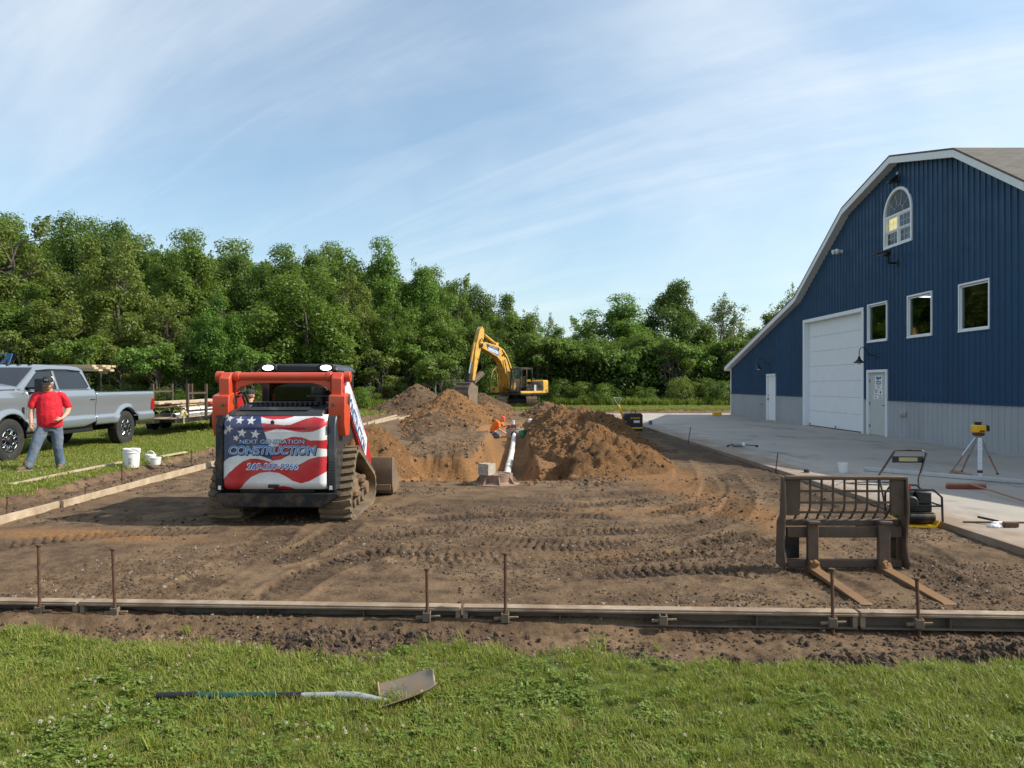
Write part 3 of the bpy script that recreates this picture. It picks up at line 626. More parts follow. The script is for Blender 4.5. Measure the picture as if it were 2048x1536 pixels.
C_tall = proto_col('tall tufts', [tuft('grass_blade', 90 + i, 30, .14, .05, .003) for i in range(3)])
def gfield(n, x0, x1, y0, y1, dens=None, geo=False):
    X = rs.uniform(x0, x1, n); Y = rs.uniform(y0, y1, n)
    z, g_, s_, d_ = ground_z(X[None], Y[None]); k = rs.uniform(.3, .75, n) < g_[0]
    if dens is not None: k &= rs.uniform(0, 1, n) < dens(X, Y)
    return np.stack([X, Y, z[0]], -1)[k]
def up_rot(n, tilt=.2): return np.column_stack([rs.uniform(-tilt, tilt, n), rs.uniform(-tilt, tilt, n), rs.uniform(0, 6.28, n)])
patch = lambda X, Y: np.clip(.42 + 1.5 * fbm(X * 1.1, Y * 1.5, 3, 401), 0, 1)
P = gfield(36000, -4.2, 4.2, 2.3, 5.1, lambda X, Y: 1 - .25 * patch(X, Y)); P = P[rs.uniform(0, 1, len(P)) < .35 + .65 * sstep(-.45, -.05, fbm(P[:, 0] * 1.7, P[:, 1] * 2.3, 3, 451))]; scatter('grass', P, up_rot(len(P), .35), rs.uniform(.5, 1.15, len(P)) * (.95 + .6 * fbm(P[:, 0] * 1.4, P[:, 1] * 1.8, 3, 455)), C_grass, 6, 'short green lawn grass in the foreground')
P = gfield(6500, -4.2, 4.2, 2.3, 4.9, lambda X, Y: .08 + .7 * patch(X, Y) ** 1.6); scatter('clover', P, up_rot(len(P), .15), rs.uniform(.45, .78, len(P)), C_clov, 4, 'clover leaves growing through the foreground lawn')
P = gfield(1500, -4.2, 4.2, 2.5, 4.7, lambda X, Y: (.12 + .88 * sstep(1.6, -.6, X)) * np.clip(.3 + 2.2 * fbm(X * 1.9, Y * 2.5, 3, 461), 0, 1)); scatter('clover_blooms', P, up_rot(len(P), .35), rs.uniform(.45, 1.05, len(P)), C_blm, 4, 'white clover blooms dotted over the foreground lawn')
P = gfield(260, -4.2, 4.2, 2.6, 4.9, lambda X, Y: np.clip(2 * fbm(X * 2, Y * 2, 2, 433), 0, 1)); T_ = [(-2.58, 4.72), (-2.5, 4.76), (-2.55, 4.8), (-1.0, 4.52), (-1.35, 4.55), (-1.25, 4.6), (1.3, 4.4), (.55, 4.5), (1.02, 4.95), (3.6, 4.7), (-2.4, 5.25)]
P = np.concatenate([P, np.array([(x, y, gz(x, y)) for x, y in T_])]); scatter('grass', P, up_rot(len(P), .5), rs.uniform(.5, 1.0, len(P)), C_tall, 3, 'longer loose grass tufts along the lawn edge')
P = gfield(34000, -24, -7.0, 8, 24, lambda X, Y: np.clip(11 / Y, 0, 1) * (X > -.85 * Y - 2)); scatter('grass', P, up_rot(len(P)), rs.uniform(.6, 1.2, len(P)), C_lawn, 5, 'mown lawn between the truck and the left form boards')
P = gfield(1200, -16, -7.3, 9, 16, None); scatter('clover_blooms', P, up_rot(len(P), .2), rs.uniform(.9, 1.6, len(P)), C_blm, 4, 'clover blooms in the lawn by the truck')
P1 = gfield(14000, -42, -6.5, 24, 48, lambda X, Y: (X > -.85 * Y - 2)); P2 = gfield(9000, -8, 24, 41, 48.5); n = 14000
P3 = np.column_stack([rs.uniform(-60, 45, n), rs.uniform(48.8, 58, n), np.full(n, .05)]); P = np.concatenate([P1, P2, P3])
scatter('grass', P, up_rot(len(P)), rs.uniform(.6, 1.15, len(P)), C_far, 4, 'sunlit far lawn in front of the tree line')
# ================================================================ barn
BX = 12.05; PKY = 22.13; PKZ = 8.78
GAM = [(0, PKZ), (3.2, 7.95), (7.5, 5.30), (17.2, 2.62)]
def roof_z(y):
    a = abs(y - PKY); return float(np.interp(a, [g[0] for g in GAM], [g[1] for g in GAM]))
barn = thing('barn', 'blue ribbed steel gambrel barn with grey wainscot and white trim', 'barn', (BX, PKY, 0))
Y0, Y1 = PKY - 16.9, PKY + 16.9
OPEN = [(24.32, 29.28, lambda y: 0.0, lambda y: 4.28), (22.78, 24.02, lambda y: 0.0, lambda y: 2.14), (32.42, 33.5, lambda y: 0.0, lambda y: 2.14)]
for a, c in ((22.77, 24.0), (20.34, 21.58), (17.88, 19.10)): OPEN.append((a, c, lambda y: 3.10, lambda y: 4.36))
AY = 22.15; AR = .78
OPEN.append((AY - AR, AY + AR, lambda y: 6.05, lambda y: 7.02 + math.sqrt(max(0, AR ** 2 - (y - AY) ** 2))))
def siding(name, matn, zlo, zhi, pitch=.2286, npan=4):
    "one sheet = 4 ribs; every sheet is a mesh of its own"
    w = pitch * npan; y = Y0
    prof = [(0, 0), (.016, -.030), (.052, -.030), (.068, 0), (.112, 0), (.119, -.006), (.127, 0), (.165, 0), (.172, -.006), (.18, 0)]
    while y < Y1 - .01:
        ye = min(y + w, Y1); ps = []
        for k in range(npan):
            for (dy, dx) in prof:
                if y + k * pitch + dy < ye: ps.append((y + k * pitch + dy, dx))
        ps.append((ye, 0))
        cuts = sorted({c for o_ in OPEN for c in o_[:2]} | {AY + AR * math.cos(math.pi * k / 12) for k in range(13)} | {PKY + s_ * g[0] for g in GAM for s_ in (-1, 1)})
        full = []
        for (a, b_) in zip(ps[:-1], ps[1:]):
            full.append(a)
            for c in cuts:
                if a[0] + 1e-4 < c < b_[0] - 1e-4:
                    t_ = (c - a[0]) / (b_[0] - a[0]); full.append((c, a[1] + (b_[1] - a[1]) * t_))
        full.append(ps[-1]); b = MB()
        for (a, c) in zip(full[:-1], full[1:]):
            m_ = (a[0] + c[0]) / 2; iv = [(lambda q: zlo, lambda q: zhi(q))]
            for (o0, o1, fl, fh) in OPEN:
                if o0 - 1e-5 <= m_ <= o1 + 1e-5:
                    nv = []
                    for lo, hi in iv:
                        if fl(m_) > lo(m_) + 1e-4: nv.append((lo, lambda q, fl=fl, hi=hi: min(fl(q), hi(q))))
                        if fh(m_) < hi(m_) - 1e-4: nv.append((lambda q, fh=fh, lo=lo: max(fh(q), lo(q)), hi))
                    iv = nv
            for lo, hi in iv:
                if hi(m_) - lo(m_) < .003: continue
                b.add([(BX + a[1], a[0], lo(a[0])), (BX + a[1], a[0], hi(a[0])), (BX + c[1], c[0], hi(c[0])), (BX + c[1], c[0], lo(c[0]))], [(0, 1, 2, 3)])
        if b.f: b.build(name, matn, barn, world=True, smooth=False, fixn=False)
        y = ye
siding('siding_panel', 'blue_steel', 1.20, lambda y: roof_z(y) - .06)
siding('wainscot_panel', 'grey_steel', .0, lambda y: 1.17)
b = MB()
seg = [(Y0, 22.70), (24.10, 24.20), (29.4, 32.34), (33.58, Y1)]
for a, c in seg: b.bx(BX - .040, BX - .0, a, c, 1.165, 1.205)
b.build('wainscot_trim', 'blue_steel', barn, world=True)
b = MB()
for a, c in seg: b.bx(BX - .036, BX - .0, a, c, .0, .045)
b.build('base_trim', 'grey_steel', barn, world=True)
for y in (Y1 + .0, Y0 - .0):
    b = MB(); b.bx(BX - .03, BX + .1, y - .05, y + .05, 0, roof_z(y) - .06); b.build('corner_trim', 'fascia_white', barn, world=True, bevel=.004)
# other walls
DX = 30.0
b = MB(); b.bx(BX + .01, DX, Y1 - .06, Y1, 0, roof_z(Y1) - .1); b.build('side_wall', 'blue_steel', barn, world=True)
b = MB(); b.bx(BX + .01, DX, Y0, Y0 + .06, 0, roof_z(Y0) - .1); b.build('side_wall', 'blue_steel', barn, world=True)
pk = [(Y0, 0)] + [(PKY - g[0] * 16.9 / 17.2, g[1] - .12) for g in GAM[::-1]] + [(PKY + g[0] * 16.9 / 17.2, g[1] - .12) for g in GAM[1:]] + [(Y1, 0)]
b = MB(); b.prism(pk, 0, DX - .1, DX); b.build('gable_wall', 'blue_steel', barn, world=True)
# inside: room behind the windows
b = MB(); b.bx(BX + .16, BX + 9, 14, 24.2, 2.92, 3.0); b.build('upper_floor', 'interior', barn, world=True)
b = MB(); b.bx(BX + .16, BX + 9, 14, 30, 5.0, 5.08); b.build('ceiling', 'interior', barn, world=True)
b = MB(); b.bx(BX + 8.9, BX + 9, 14, 30, 0, 5.0); b.build('partition', 'interior', barn, world=True)
# roof: each slope a slab with UVs for the shingle courses, overhanging the gable by .27
OV = .27
for sgn in (-1, 1):
    for k in range(3):
        (a0, z0), (a1, z1) = GAM[k], GAM[k + 1]; ya, yb = PKY + sgn * a0, PKY + sgn * a1
        ln = math.hypot(yb - ya, z1 - z0); nrm = Vector((0, -(z1 - z0) * sgn, abs(yb - ya))).normalized() * .05
        v = [(BX - OV - .03, ya, z0), (DX + .3, ya, z0), (DX + .3, yb, z1), (BX - OV - .03, yb, z1)]
        b = MB(); b.add(v, [(0, 1, 2, 3)]); b.add([(p[0] + nrm.x, p[1] + nrm.y, p[2] + nrm.z + .0) for p in v], [(0, 1, 2, 3)])
        b.f += [(0, 1, 5, 4), (1, 2, 6, 5), (2, 3, 7, 6), (3, 0, 4, 7)]
        o = b.build('roof_slope', 'shingle', barn, world=True, smooth=False); me = o.data; uv = me.uv_layers.new(name='uv')
        for lp in me.loops:
            p = me.vertices[lp.vertex_index].co; uv.data[lp.index].uv = (p.x, math.hypot(p.y + PKY - ya, p.z - z0))
        # fascia and soffit along the rake
        b = MB(); fd = .20
        b.add([(BX - OV - .026, ya, z0 - .004), (BX - OV - .026, yb, z1 - .004), (BX - OV - .026, yb, z1 - fd), (BX - OV - .026, ya, z0 - fd), (BX - OV, ya, z0 - .004), (BX - OV, yb, z1 - .004), (BX - OV, yb, z1 - fd), (BX - OV, ya, z0 - fd)],
              [(0, 1, 2, 3), (4, 5, 6, 7), (0, 1, 5, 4), (1, 2, 6, 5), (2, 3, 7, 6), (3, 0, 4, 7)])
        b.build('fascia_board', 'fascia_white', barn, world=True, smooth=False)
        b = MB(); e = fd - .012
        b.add([(BX - OV + .001, ya, z0 - e), (BX - OV + .001, yb, z1 - e), (BX - .002, yb, z1 - e), (BX - .002, ya, z0 - e), (BX - OV + .001, ya, z0 - e + .015), (BX - OV + .001, yb, z1 - e + .015), (BX - .002, yb, z1 - e + .015), (BX - .002, ya, z0 - e + .015)],
              [(0, 1, 2, 3), (4, 5, 6, 7), (0, 1, 5, 4), (1, 2, 6, 5), (2, 3, 7, 6), (3, 0, 4, 7)])
        b.build('soffit', 'soffit_white', barn, world=True, smooth=False)
    b = MB(); ye, ze = PKY + sgn * 17.2, GAM[-1][1]; b.bx(BX - OV - .02, DX + .3, ye - .02 * sgn, ye + .01 * sgn, ze - .2, ze + .0); b.build('eave_board', 'fascia_white', barn, world=True)
def jamb(y0, y1, z0, z1, w, parent, matn, sill=False, dep=.05, inn=.14, name='frame'):
    b = MB(); x0, x1 = BX - dep, BX + inn
    b.bx(x0, x1, y0 - w * .35, y0 + w * .65, z0, z1); b.bx(x0, x1, y1 - w * .65, y1 + w * .35, z0, z1); b.bx(x0 - .002, x1, y0 - w * .35, y1 + w * .35, z1 - w * .65, z1 + w * .35)
    if sill: b.bx(x0 - .012, x1, y0 - w * .35, y1 + w * .35, z0 - w * .35, z0 + w * .65)
    return b.build(name, matn, parent, world=True, bevel=.004)
def piv(name, loc):
    "part holder: a small mesh-free child is avoided, so parts hang on the frame mesh"
    return None
# overhead door
gd = jamb(24.32, 29.28, 0, 4.28, .13, barn, 'white_paint', dep=.045, inn=.28, name='overhead_door')
gd['label'] = 'white sectional overhead door, tall and closed'
def child_world(b, name, matn, part, **k):
    o = b.build(name, matn, None, **k); o.parent = part; o.location = (-barn.location.x, -barn.location.y, -barn.location.z); return o
nS = 7; zs = np.linspace(.02, 4.20, nS + 1)
for z0, z1 in zip(zs[:-1], zs[1:]):
    b = MB(); b.bx(BX + .17, BX + .215, 24.40, 29.20, z0 + .003, z1 - .003); child_world(b, 'door_section', 'white_paint', gd, bevel=.009)
b = MB(); b.bx(BX + .165, BX + .22, 24.40, 29.20, 0.0, .025); child_world(b, 'bottom_seal', 'rubber', gd)
for y in (24.5, 26.8, 29.1): b = MB(); b.bx(BX + .15, BX + .17, y - .03, y + .03, .05, .11); child_world(b, 'door_bracket', 'black_plastic', gd)
def entry(y0, y1, matn, label):
    fr = jamb(y0, y1, 0, 2.14, .09, barn, 'white_paint', name='entry_door'); fr['label'] = label
    b = MB(); b.bx(BX + .03, BX + .075, y0 + .06, y1 - .06, .02, 2.08); child_world(b, 'door_leaf', matn, fr, bevel=.004)
    b = MB(); b.bx(BX - .01, BX + .05, y0 + .06, y1 - .06, -.0, .019); child_world(b, 'threshold', 'aluminium', fr)
    return fr
d1 = entry(22.78, 24.02, 'door_grey', 'grey steel entry door with white paper signs')
b = MB(); b.tube([(BX + .03, 22.93, 1.0), (BX - .03, 22.93, 1.0), (BX - .035, 23.06, 1.0)], .011, 8); b.cyl((BX + .031, 22.93, 1.0), (BX + .022, 22.93, 1.0), .035); child_world(b, 'lever_handle', 'black_plastic', d1)
for z in (.3, 1.05, 1.8):
    b = MB(); b.cyl((BX + .02, 23.955, z - .05), (BX + .02, 23.955, z + .05), .012, seg=8); child_world(b, 'hinge', 'black_plastic', d1)
d2 = entry(32.42, 33.5, 'white_paint', 'white entry door near the far corner of the barn')
b = MB(); b.sphere((BX - .02, 33.37, 1.0), .035); child_world(b, 'door_knob', 'black_plastic', d2); b = MB(); b.sphere((BX + .0, 33.37, 1.18), .025); child_world(b, 'door_lock', 'black_plastic', d2)
for (a, c), lb in zip(((22.77, 24.0), (20.34, 21.58), (17.88, 19.10)), ('square window above the grey entry door', 'square window in the middle of the row of three', 'square window nearest the camera')):
    fr = jamb(a, c, 3.10, 4.36, .05, barn, 'white_paint', True, .045, .10, name='window'); fr['label'] = lb
    b = MB(); b.bx(BX + .03, BX + .036, a + .045, c - .045, 3.145, 4.31); child_world(b, 'pane', 'clear_glass', fr, smooth=False)
    b = MB()
    for (p, q) in ((a + .03, a + .055), (c - .055, c - .03)): b.bx(BX + .005, BX + .06, p, q, 3.14, 4.315)
    b.bx(BX + .006, BX + .059, a + .075, c - .075, 3.14, 3.175); b.bx(BX + .006, BX + .059, a + .075, c - .075, 4.28, 4.315); child_world(b, 'sash', 'white_paint', fr)
# arched window
def arc(r, n=20, cy=AY, cz=7.02): return [(cy + r * math.cos(math.pi * k / n), cz + r * math.sin(math.pi * k / n)) for k in range(n + 1)]
o_, i_ = arc(AR + .035), arc(AR - .05); b = MB(); x0, x1 = BX - .045, BX + .10
outer = [(AY + AR + .035, 6.02)] + o_ + [(AY - AR - .035, 6.02)]; inner = [(AY + AR - .05, 6.10)] + i_ + [(AY - AR + .05, 6.10)]
n = len(outer); v = [(x0, *p) for p in outer] + [(x0, *p) for p in inner] + [(x1, *p) for p in outer] + [(x1, *p) for p in inner]; f = []
for k in range(n):
    k2 = (k + 1) % n; f += [(k, k2, n + k2, n + k), (2 * n + k, 3 * n + k, 3 * n + k2, 2 * n + k2), (k, 2 * n + k, 2 * n + k2, k2), (n + k, n + k2, 3 * n + k2, 3 * n + k)]
b.add(v, f); aw = b.build('arched_window', 'white_paint', barn, world=True); aw['label'] = 'arched white window with a sunburst top in the gable'
b = MB(); b.bx(BX - .02, BX + .06, AY - AR + .05, AY + AR - .05, 6.985, 7.045); b.bx(BX - .019, BX + .059, AY - .035, AY + .035, 6.10, 6.985); child_world(b, 'mullion', 'white_paint', aw)
for s_ in (-1, 1):
    ya, yb = sorted((AY + s_ * .035, AY + s_ * (AR - .05)))
    for (z0, z1, dx) in ((6.10, 6.54, .03), (6.54, 6.985, .0)):
        b = MB(); x = BX + dx
        b.bx(x, x + .03, ya, ya + .04, z0, z1); b.bx(x, x + .03, yb - .04, yb, z0, z1); b.bx(x + .001, x + .029, ya + .04, yb - .04, z0, z0 + .04); b.bx(x + .001, x + .029, ya + .04, yb - .04, z1 - .04, z1); child_world(b, 'sash', 'white_paint', aw)
        b = MB(); b.bx(x + .012, x + .017, ya + .038, yb - .038, z0 + .038, z1 - .038); child_world(b, 'pane', 'clear_glass', aw, smooth=False)
        b = MB(); zc = (z0 + z1) / 2
        for q in (1, 2): yq = ya + .04 + (yb - ya - .08) * q / 3; b.bx(x + .005, x + .011, yq - .0035, yq + .0035, z0 + .04, z1 - .04)
        b.bx(x + .0045, x + .0115, ya + .04, yb - .04, zc - .0035, zc + .0035); child_world(b, 'muntin', 'white_paint', aw)
b = MB(); pts = arc(AR - .048); b.add([(BX + .02, *p) for p in pts], [tuple(range(len(pts)))]); child_world(b, 'pane', 'clear_glass', aw, smooth=False)
b = MB()
for k in range(1, 5):
    a = math.pi * k / 5; b.bar((BX + .012, AY + .26 * math.cos(a), 7.03 + .26 * math.sin(a)), (BX + .012, AY + .73 * math.cos(a), 7.03 + 0.73 * math.sin(a)), .006, .008, (1, 0, 0))
ps = [(BX + .012, *p) for p in arc(.26, 10, AY, 7.03)]; b.tube(ps, .004, 4); child_world(b, 'muntin', 'white_paint', aw)
# glowing panel behind the upper left sash, emission stands in for sunlit interior
b = MB(); b.bx(BX + .09, BX + .095, AY + .08, AY + .7, 6.56, 6.97); b.build('interior_glow_panel', 'sunlit_interior_glow', barn, world=True)
# outlets
for y, z in ((21.8, .78), (34.2, .80)):
    b = MB(); b.bx(BX - .07, BX - .0, y - .14, y - .01, z - .075, z + .075); b.bx(BX - .085, BX - .0, y + .01, y + .14, z - .08, z + .07); b.build('outlet_box', 'aluminium', barn, world=True, bevel=.008)
# lamps and fixtures on the wall
def gooseneck(y, z, label):
    t_ = thing('gooseneck_lamp', label, 'wall lamp', (BX - .02, y, z), 0, 'gooseneck barn lamps')
    b = MB(); b.lathe([(.001, -.05), (.05, -.05), (.075, -.02), (.085, 0), (.085, .012)], (0, 0, 0), 20, 0); b.xf(Matrix.Diagonal((1, 1, 1, 1))); b.build('wall_plate', 'black_steel', t_)
    b = MB(); pts = [(-.02, 0, 0), (-.16, 0, .0), (-.27, 0, .05), (-.35, 0, .20), (-.44, 0, .27), (-.53, 0, .25), (-.575, 0, .16), (-.58, 0, .02), (-.58, 0, -.04)]; b.tube(pts, .014, 10); b.build('arm', 'black_steel', t_)
    b = MB(); b.lathe([(.001, 0), (.035, 0), (.045, -.06), (.06, -.10), (.13, -.17), (.175, -.20), (.178, -.215), (.17, -.21), (.10, -.16), (.05, -.11), (.001, -.10)], (-.58, 0, -.03), 24); b.build('lamp_shade', 'black_steel', t_)
    b = MB(); b.lathe([(.001, -.27), (.05, -.26), (.075, -.22), (.07, -.17), (.05, -.14)], (-.58, 0, -.03), 16); b.build('lamp_globe', 'white_lens', t_)
gooseneck(23.42, 2.64, 'black gooseneck lamp above the grey entry door with paper signs'); gooseneck(33.0, 2.64, 'black gooseneck lamp above the far white entry door')
t_ = thing('floodlight', 'black flat floodlight on an elbow bracket below the arched window', 'floodlight', (BX - .02, 22.2, 5.48))
b = MB(); b.bx(-.03, 0, -.07, .07, -.09, .09); b.build('wall_plate', 'black_steel', t_, bevel=.006)
b = MB(); b.tube([(-.02, 0, 0), (-.24, 0, 0), (-.27, 0, .03), (-.27, 0, .22)], .03, 10); b.build('arm', 'black_steel', t_)
b = MB(); m_ = Euler((0, R(-14), 0)).to_matrix(); b.box((-.47, 0, .31), (.46, .30, .055), m_); b.box((-.30, 0, .27), (.16, .16, .10), m_); b.build('lamp_head', 'black_steel', t_, bevel=.01)
b = MB(); b.box((-.50, 0, .268), (.30, .24, .012), m_); b.build('lens', 'white_lens', t_)
t_ = thing('security_camera', 'white camera horn on the blue gable near the left rake', 'camera', (BX - .02, 25.85, 6.52))
b = MB(); b.lathe([(.001, -.10), (.06, -.10), (.065, 0)], (0, 0, 0), 16, 0); b.build('base', 'white_plastic', t_)
b = MB(); b.sphere((-.20, .0, 0), .105, 16, 10); b.cyl((-.28, 0, -.0), (-.36, .0, -.02), .07, .085); b.build('housing', 'white_plastic', t_)
t_ = thing('peak_lamp', 'small black angled lamp just under the barn peak', 'wall lamp', (BX - .02, 22.1, 8.06))
b = MB(); b.bx(-.05, 0, -.05, .05, -.02, .24); b.build('wall_plate', 'grey_steel', t_, bevel=.005)
b = MB(); b.prism([(-.05, .16), (-.34, -.06), (-.34, -.12), (-.05, -.10)], 1, -.09, .09); b.build('lamp_head', 'black_steel', t_, bevel=.008)
# papers on the door
def paper(y0, y1, z0, z1, label, ink):
    t_ = thing('paper_sign', label, 'sign', (BX + .027, (y0 + y1) / 2, z0), 0, 'paper signs on the entry door'); w = (y1 - y0) / 2; h_ = z1 - z0
    b = MB(); b.bx(-.002, .0015, -w, w, 0, h_); b.build('sheet', 'paper', t_, smooth=False)
    for (nm, mt, rects) in ink:
        b = MB()
        for (a0, a1, c0, c1) in rects: b.bx(-.0035, -.0022, w - 2 * w * a1, w - 2 * w * a0, h_ * c0, h_ * c1)
        b.build(nm, mt, t_, smooth=False)
paper(23.17, 23.62, 1.55, 1.98, 'largest white paper sign on the grey door, with a blue emblem', [('emblem', 'ink_blue', [(.15, .4, .72, .92), (.42, .62, .7, .86), (.66, .86, .72, .92)]), ('print', 'ink_black', [(.3, .5, .62, .70), (.5, .85, .78, .84), (.12, .9, .50, .56), (.12, .9, .38, .44), (.2, .8, .28, .32), (.15, .85, .18, .21), (.3, .7, .08, .12)])])
paper(23.42, 23.68, 1.20, 1.52, 'white paper sign at lower left on the grey door', [('print', 'ink_black', [(.12, .88, .8, .9), (.15, .85, .62, .68), (.12, .88, .42, .48), (.3, .5, .1, .3), (.5, .75, .06, .12)])])
paper(23.15, 23.39, 1.20, 1.52, 'white paper sign at lower right with a black dot', [('print', 'ink_black', [(.36, .64, .56, .84), (.15, .85, .32, .40), (.12, .88, .14, .19), (.2, .8, .05, .09)])])
t_ = thing('ceiling_light', 'white strip ceiling light seen through the middle barn window', 'ceiling light', (15.6, 26.2, 4.93))
b = MB(); b.bx(-.9, .9, -.16, .16, 0, .07); b.build('housing', 'white_paint', t_); b = MB(); b.bx(-.86, .86, -.13, .13, -.02, -.001); b.build('diffuser', 'tube_glow', t_)
# ================================================================ trees
def leaf_mesh(name, P, D, size, rng, mat_, wr=.55):
    n = len(P); a = rng.normal(0, 1, (n, 3)); nrm = D * .8 + rng.normal(0, .55, (n, 3)) + np.array([0, 0, .45]); nrm /= np.linalg.norm(nrm, axis=1)[:, None]
    t_ = np.cross(nrm, a); t_ /= np.linalg.norm(t_, axis=1)[:, None] + 1e-9; b_ = np.cross(nrm, t_)
    s = (size * rng.uniform(.6, 1.35, n))[:, None]
    v = np.stack([P - t_ * s * .5, P + b_ * s * wr * .5 + nrm * s * .08, P + t_ * s * .5 - nrm * s * .10, P - b_ * s * wr * .5 + nrm * s * .08], 1).reshape(-1, 3).astype(np.float32)
    me = bpy.data.meshes.new(name); me.vertices.add(4 * n); me.vertices.foreach_set('co', v.ravel()); me.loops.add(4 * n); me.loops.foreach_set('vertex_index', np.arange(4 * n, dtype=np.int32))
    me.polygons.add(n); me.polygons.foreach_set('loop_start', np.arange(0, 4 * n, 4, dtype=np.int32)); me.update(calc_edges=True); me.materials.append(M[mat_]); return me
def unit(rng, n):
    d = rng.normal(0, 1, (n, 3)); return d / np.linalg.norm(d, axis=1)[:, None]
PROTO = {}
def proto(kind, seed, h, rx, bottom, nl, nleaf, size, lr=(.16, .30), shoots=0, flat=1.0, top_bias=1.0, stems=1, hollow=.55, bark='bark', twigs=0):
    "tree of height h, crown radius rx, crown from bottom*h upward"
    rng = np.random.RandomState(seed); cz = h * (1 + bottom) / 2; rz = h * (1 - bottom) / 2; C = []; Rr = []
    for i in range(nl):
        d = unit(rng, 1)[0]; q = rng.uniform(.25, .86) ** .6
        if top_bias > 1: d[2] = abs(d[2]) * rng.choice([1, 1, .3])
        zf = d[2] * q; wz = 1 - .22 * max(0, zf) ** 2
        c = np.array([d[0] * q * rx * wz, d[1] * q * rx * wz, cz + zf * rz]); C.append(c); Rr.append(rx * rng.uniform(*lr))
    C = np.array(C); Rr = np.array(Rr); w = Rr ** 2 / (Rr ** 2).sum(); k = rng.choice(nl, nleaf, p=w); d = unit(rng, nleaf)
    d[:, 2] = np.where(rng.uniform(0, 1, nleaf) < .35, np.abs(d[:, 2]), d[:, 2])
    rr = (hollow + (1 - hollow) * rng.uniform(0, 1, nleaf) ** .7) * np.where(rng.uniform(0, 1, nleaf) < .25, .6, 1) + .18 * np.clip(rng.normal(0, 1, nleaf), 0, 3)
    P = C[k] + d * (Rr[k] * rr)[:, None] * np.array([1, 1, flat]); D = d
    if shoots:
        m_ = 46; S0 = []; SD = []
        for i in range(shoots):
            j = rng.randint(nl); c = C[j]
            if c[2] < h * .4: continue
            a = rng.uniform(0, 6.28); base = c + np.array([math.cos(a), math.sin(a), .3]) * Rr[j] * rng.uniform(0, .7); top = base + np.array([math.cos(a) * .22, math.sin(a) * .22, 1]) * rng.uniform(.06, .125) * h
            t_ = rng.uniform(0, 1, m_)[:, None]; S0.append(base + (top - base) * t_ + rng.normal(0, .10, (m_, 3)) * (1.35 - t_) * np.array([2.0, 2.0, .6])); SD.append(unit(rng, m_) * np.array([1, 1, .4]))
        P = np.concatenate([P] + S0); D = np.concatenate([D] + SD)
    P[:, 2] = np.maximum(P[:, 2], .05)
    kz = h / max(P[:, 2].max(), h * .9); P[:, 2] *= kz; C[:, 2] *= kz * .97
    cm = leaf_mesh(kind + '_crown', P, D, size, rng, 'leaf_mid')
    b = MB(); r0 = h * .014 / stems ** .4 + .02
    for s_ in range(stems):
        a = rng.uniform(0, 6.28); off = np.array([math.cos(a), math.sin(a), 0]) * (0 if stems == 1 else rx * .30 * rng.uniform(.3, 1)); x = off.copy(); pts = []; m_ = 7; top = np.array([off[0] * 1.7, off[1] * 1.7, h * (.86 if stems == 1 else .72)])
        for i in range(m_):
            t_ = i / (m_ - 1); pts.append(tuple(off + (top - off) * t_ + rng.normal(0, .012 * h, 3) * np.array([1, 1, 0]) * (0 if i == 0 else 1)))
        b.tube(pts, [r0 * (1.25 - 1.1 * i / (m_ - 1)) for i in range(m_)], 7)
        near = sorted(range(nl), key=lambda j: np.hypot(*(C[j][:2] - off[:2])))[:max(6, (12 if stems == 1 else 5) + twigs)]
        for j in near:
            c = C[j]; z0 = max(h * .12, min(h * .74, c[2] - np.hypot(*(c[:2] - off[:2])) * .8)); t_ = z0 / (h * .86); p0 = np.array(pts[0]) + (np.array(pts[-1]) - np.array(pts[0])) * min(t_, .95); p0[2] = z0
            mid = (p0 + c) / 2 + rng.normal(0, .03 * h, 3); b.tube([tuple(p0), tuple(mid), tuple(c)], [r0 * .42, r0 * .28, r0 * .10], 5, cap=False)
            for q in range(1 + twigs // 4):
                e = c + unit(rng, 1)[0] * Rr[j] * .9; b.tube([tuple(mid), tuple((mid + e) / 2 + rng.normal(0, .02 * h, 3)), tuple(e)], [r0 * .2, r0 * .13, r0 * .05], 4, cap=False)
    tb = b.build(kind + '_trunk', bark, fixn=False); tm = tb.data; bpy.data.objects.remove(tb)
    PROTO[kind] = (cm, tm, h, rx)
proto('broad', 11, 12, 4.2, .05, 60, 27000, .235, (.17, .32)); proto('broad2', 12, 12, 4.0, .03, 64, 27000, .225, (.14, .28), shoots=8)
proto('upright', 13, 14, 3.2, .06, 66, 24000, .215, (.18, .34), shoots=60); proto('upright2', 14, 14, 3.4, .05, 70, 24000, .215, (.16, .34), shoots=50)
proto('feather', 15, 12, 3.8, .05, 84, 21000, .20, (.10, .22), shoots=40, hollow=.25, twigs=4); proto('sparse', 16, 11, 3.2, .14, 60, 4200, .19, (.10, .22), shoots=45, hollow=.1, bark='pale_bark', twigs=8)
proto('oak', 17, 12, 4.4, .22, 44, 24000, .25, (.17, .29), hollow=.6); proto('sumac', 18, 5.2, 2.3, .50, 20, 4200, .24, (.20, .34), flat=.55, stems=5, twigs=4); proto('sumac2', 19, 5.0, 2.5, .42, 24, 4600, .24, (.17, .32), flat=.6, stems=6, twigs=4, bark='pale_bark')
proto('shrub', 20, 2.6, 1.7, .0, 26, 4500, .15, (.24, .42), stems=3, shoots=24, hollow=.4); proto('willow', 21, 3.0, 1.8, .0, 40, 6000, .13, (.16, .30), stems=4, shoots=50, hollow=.3)
TG = 'trees of the woodland edge'
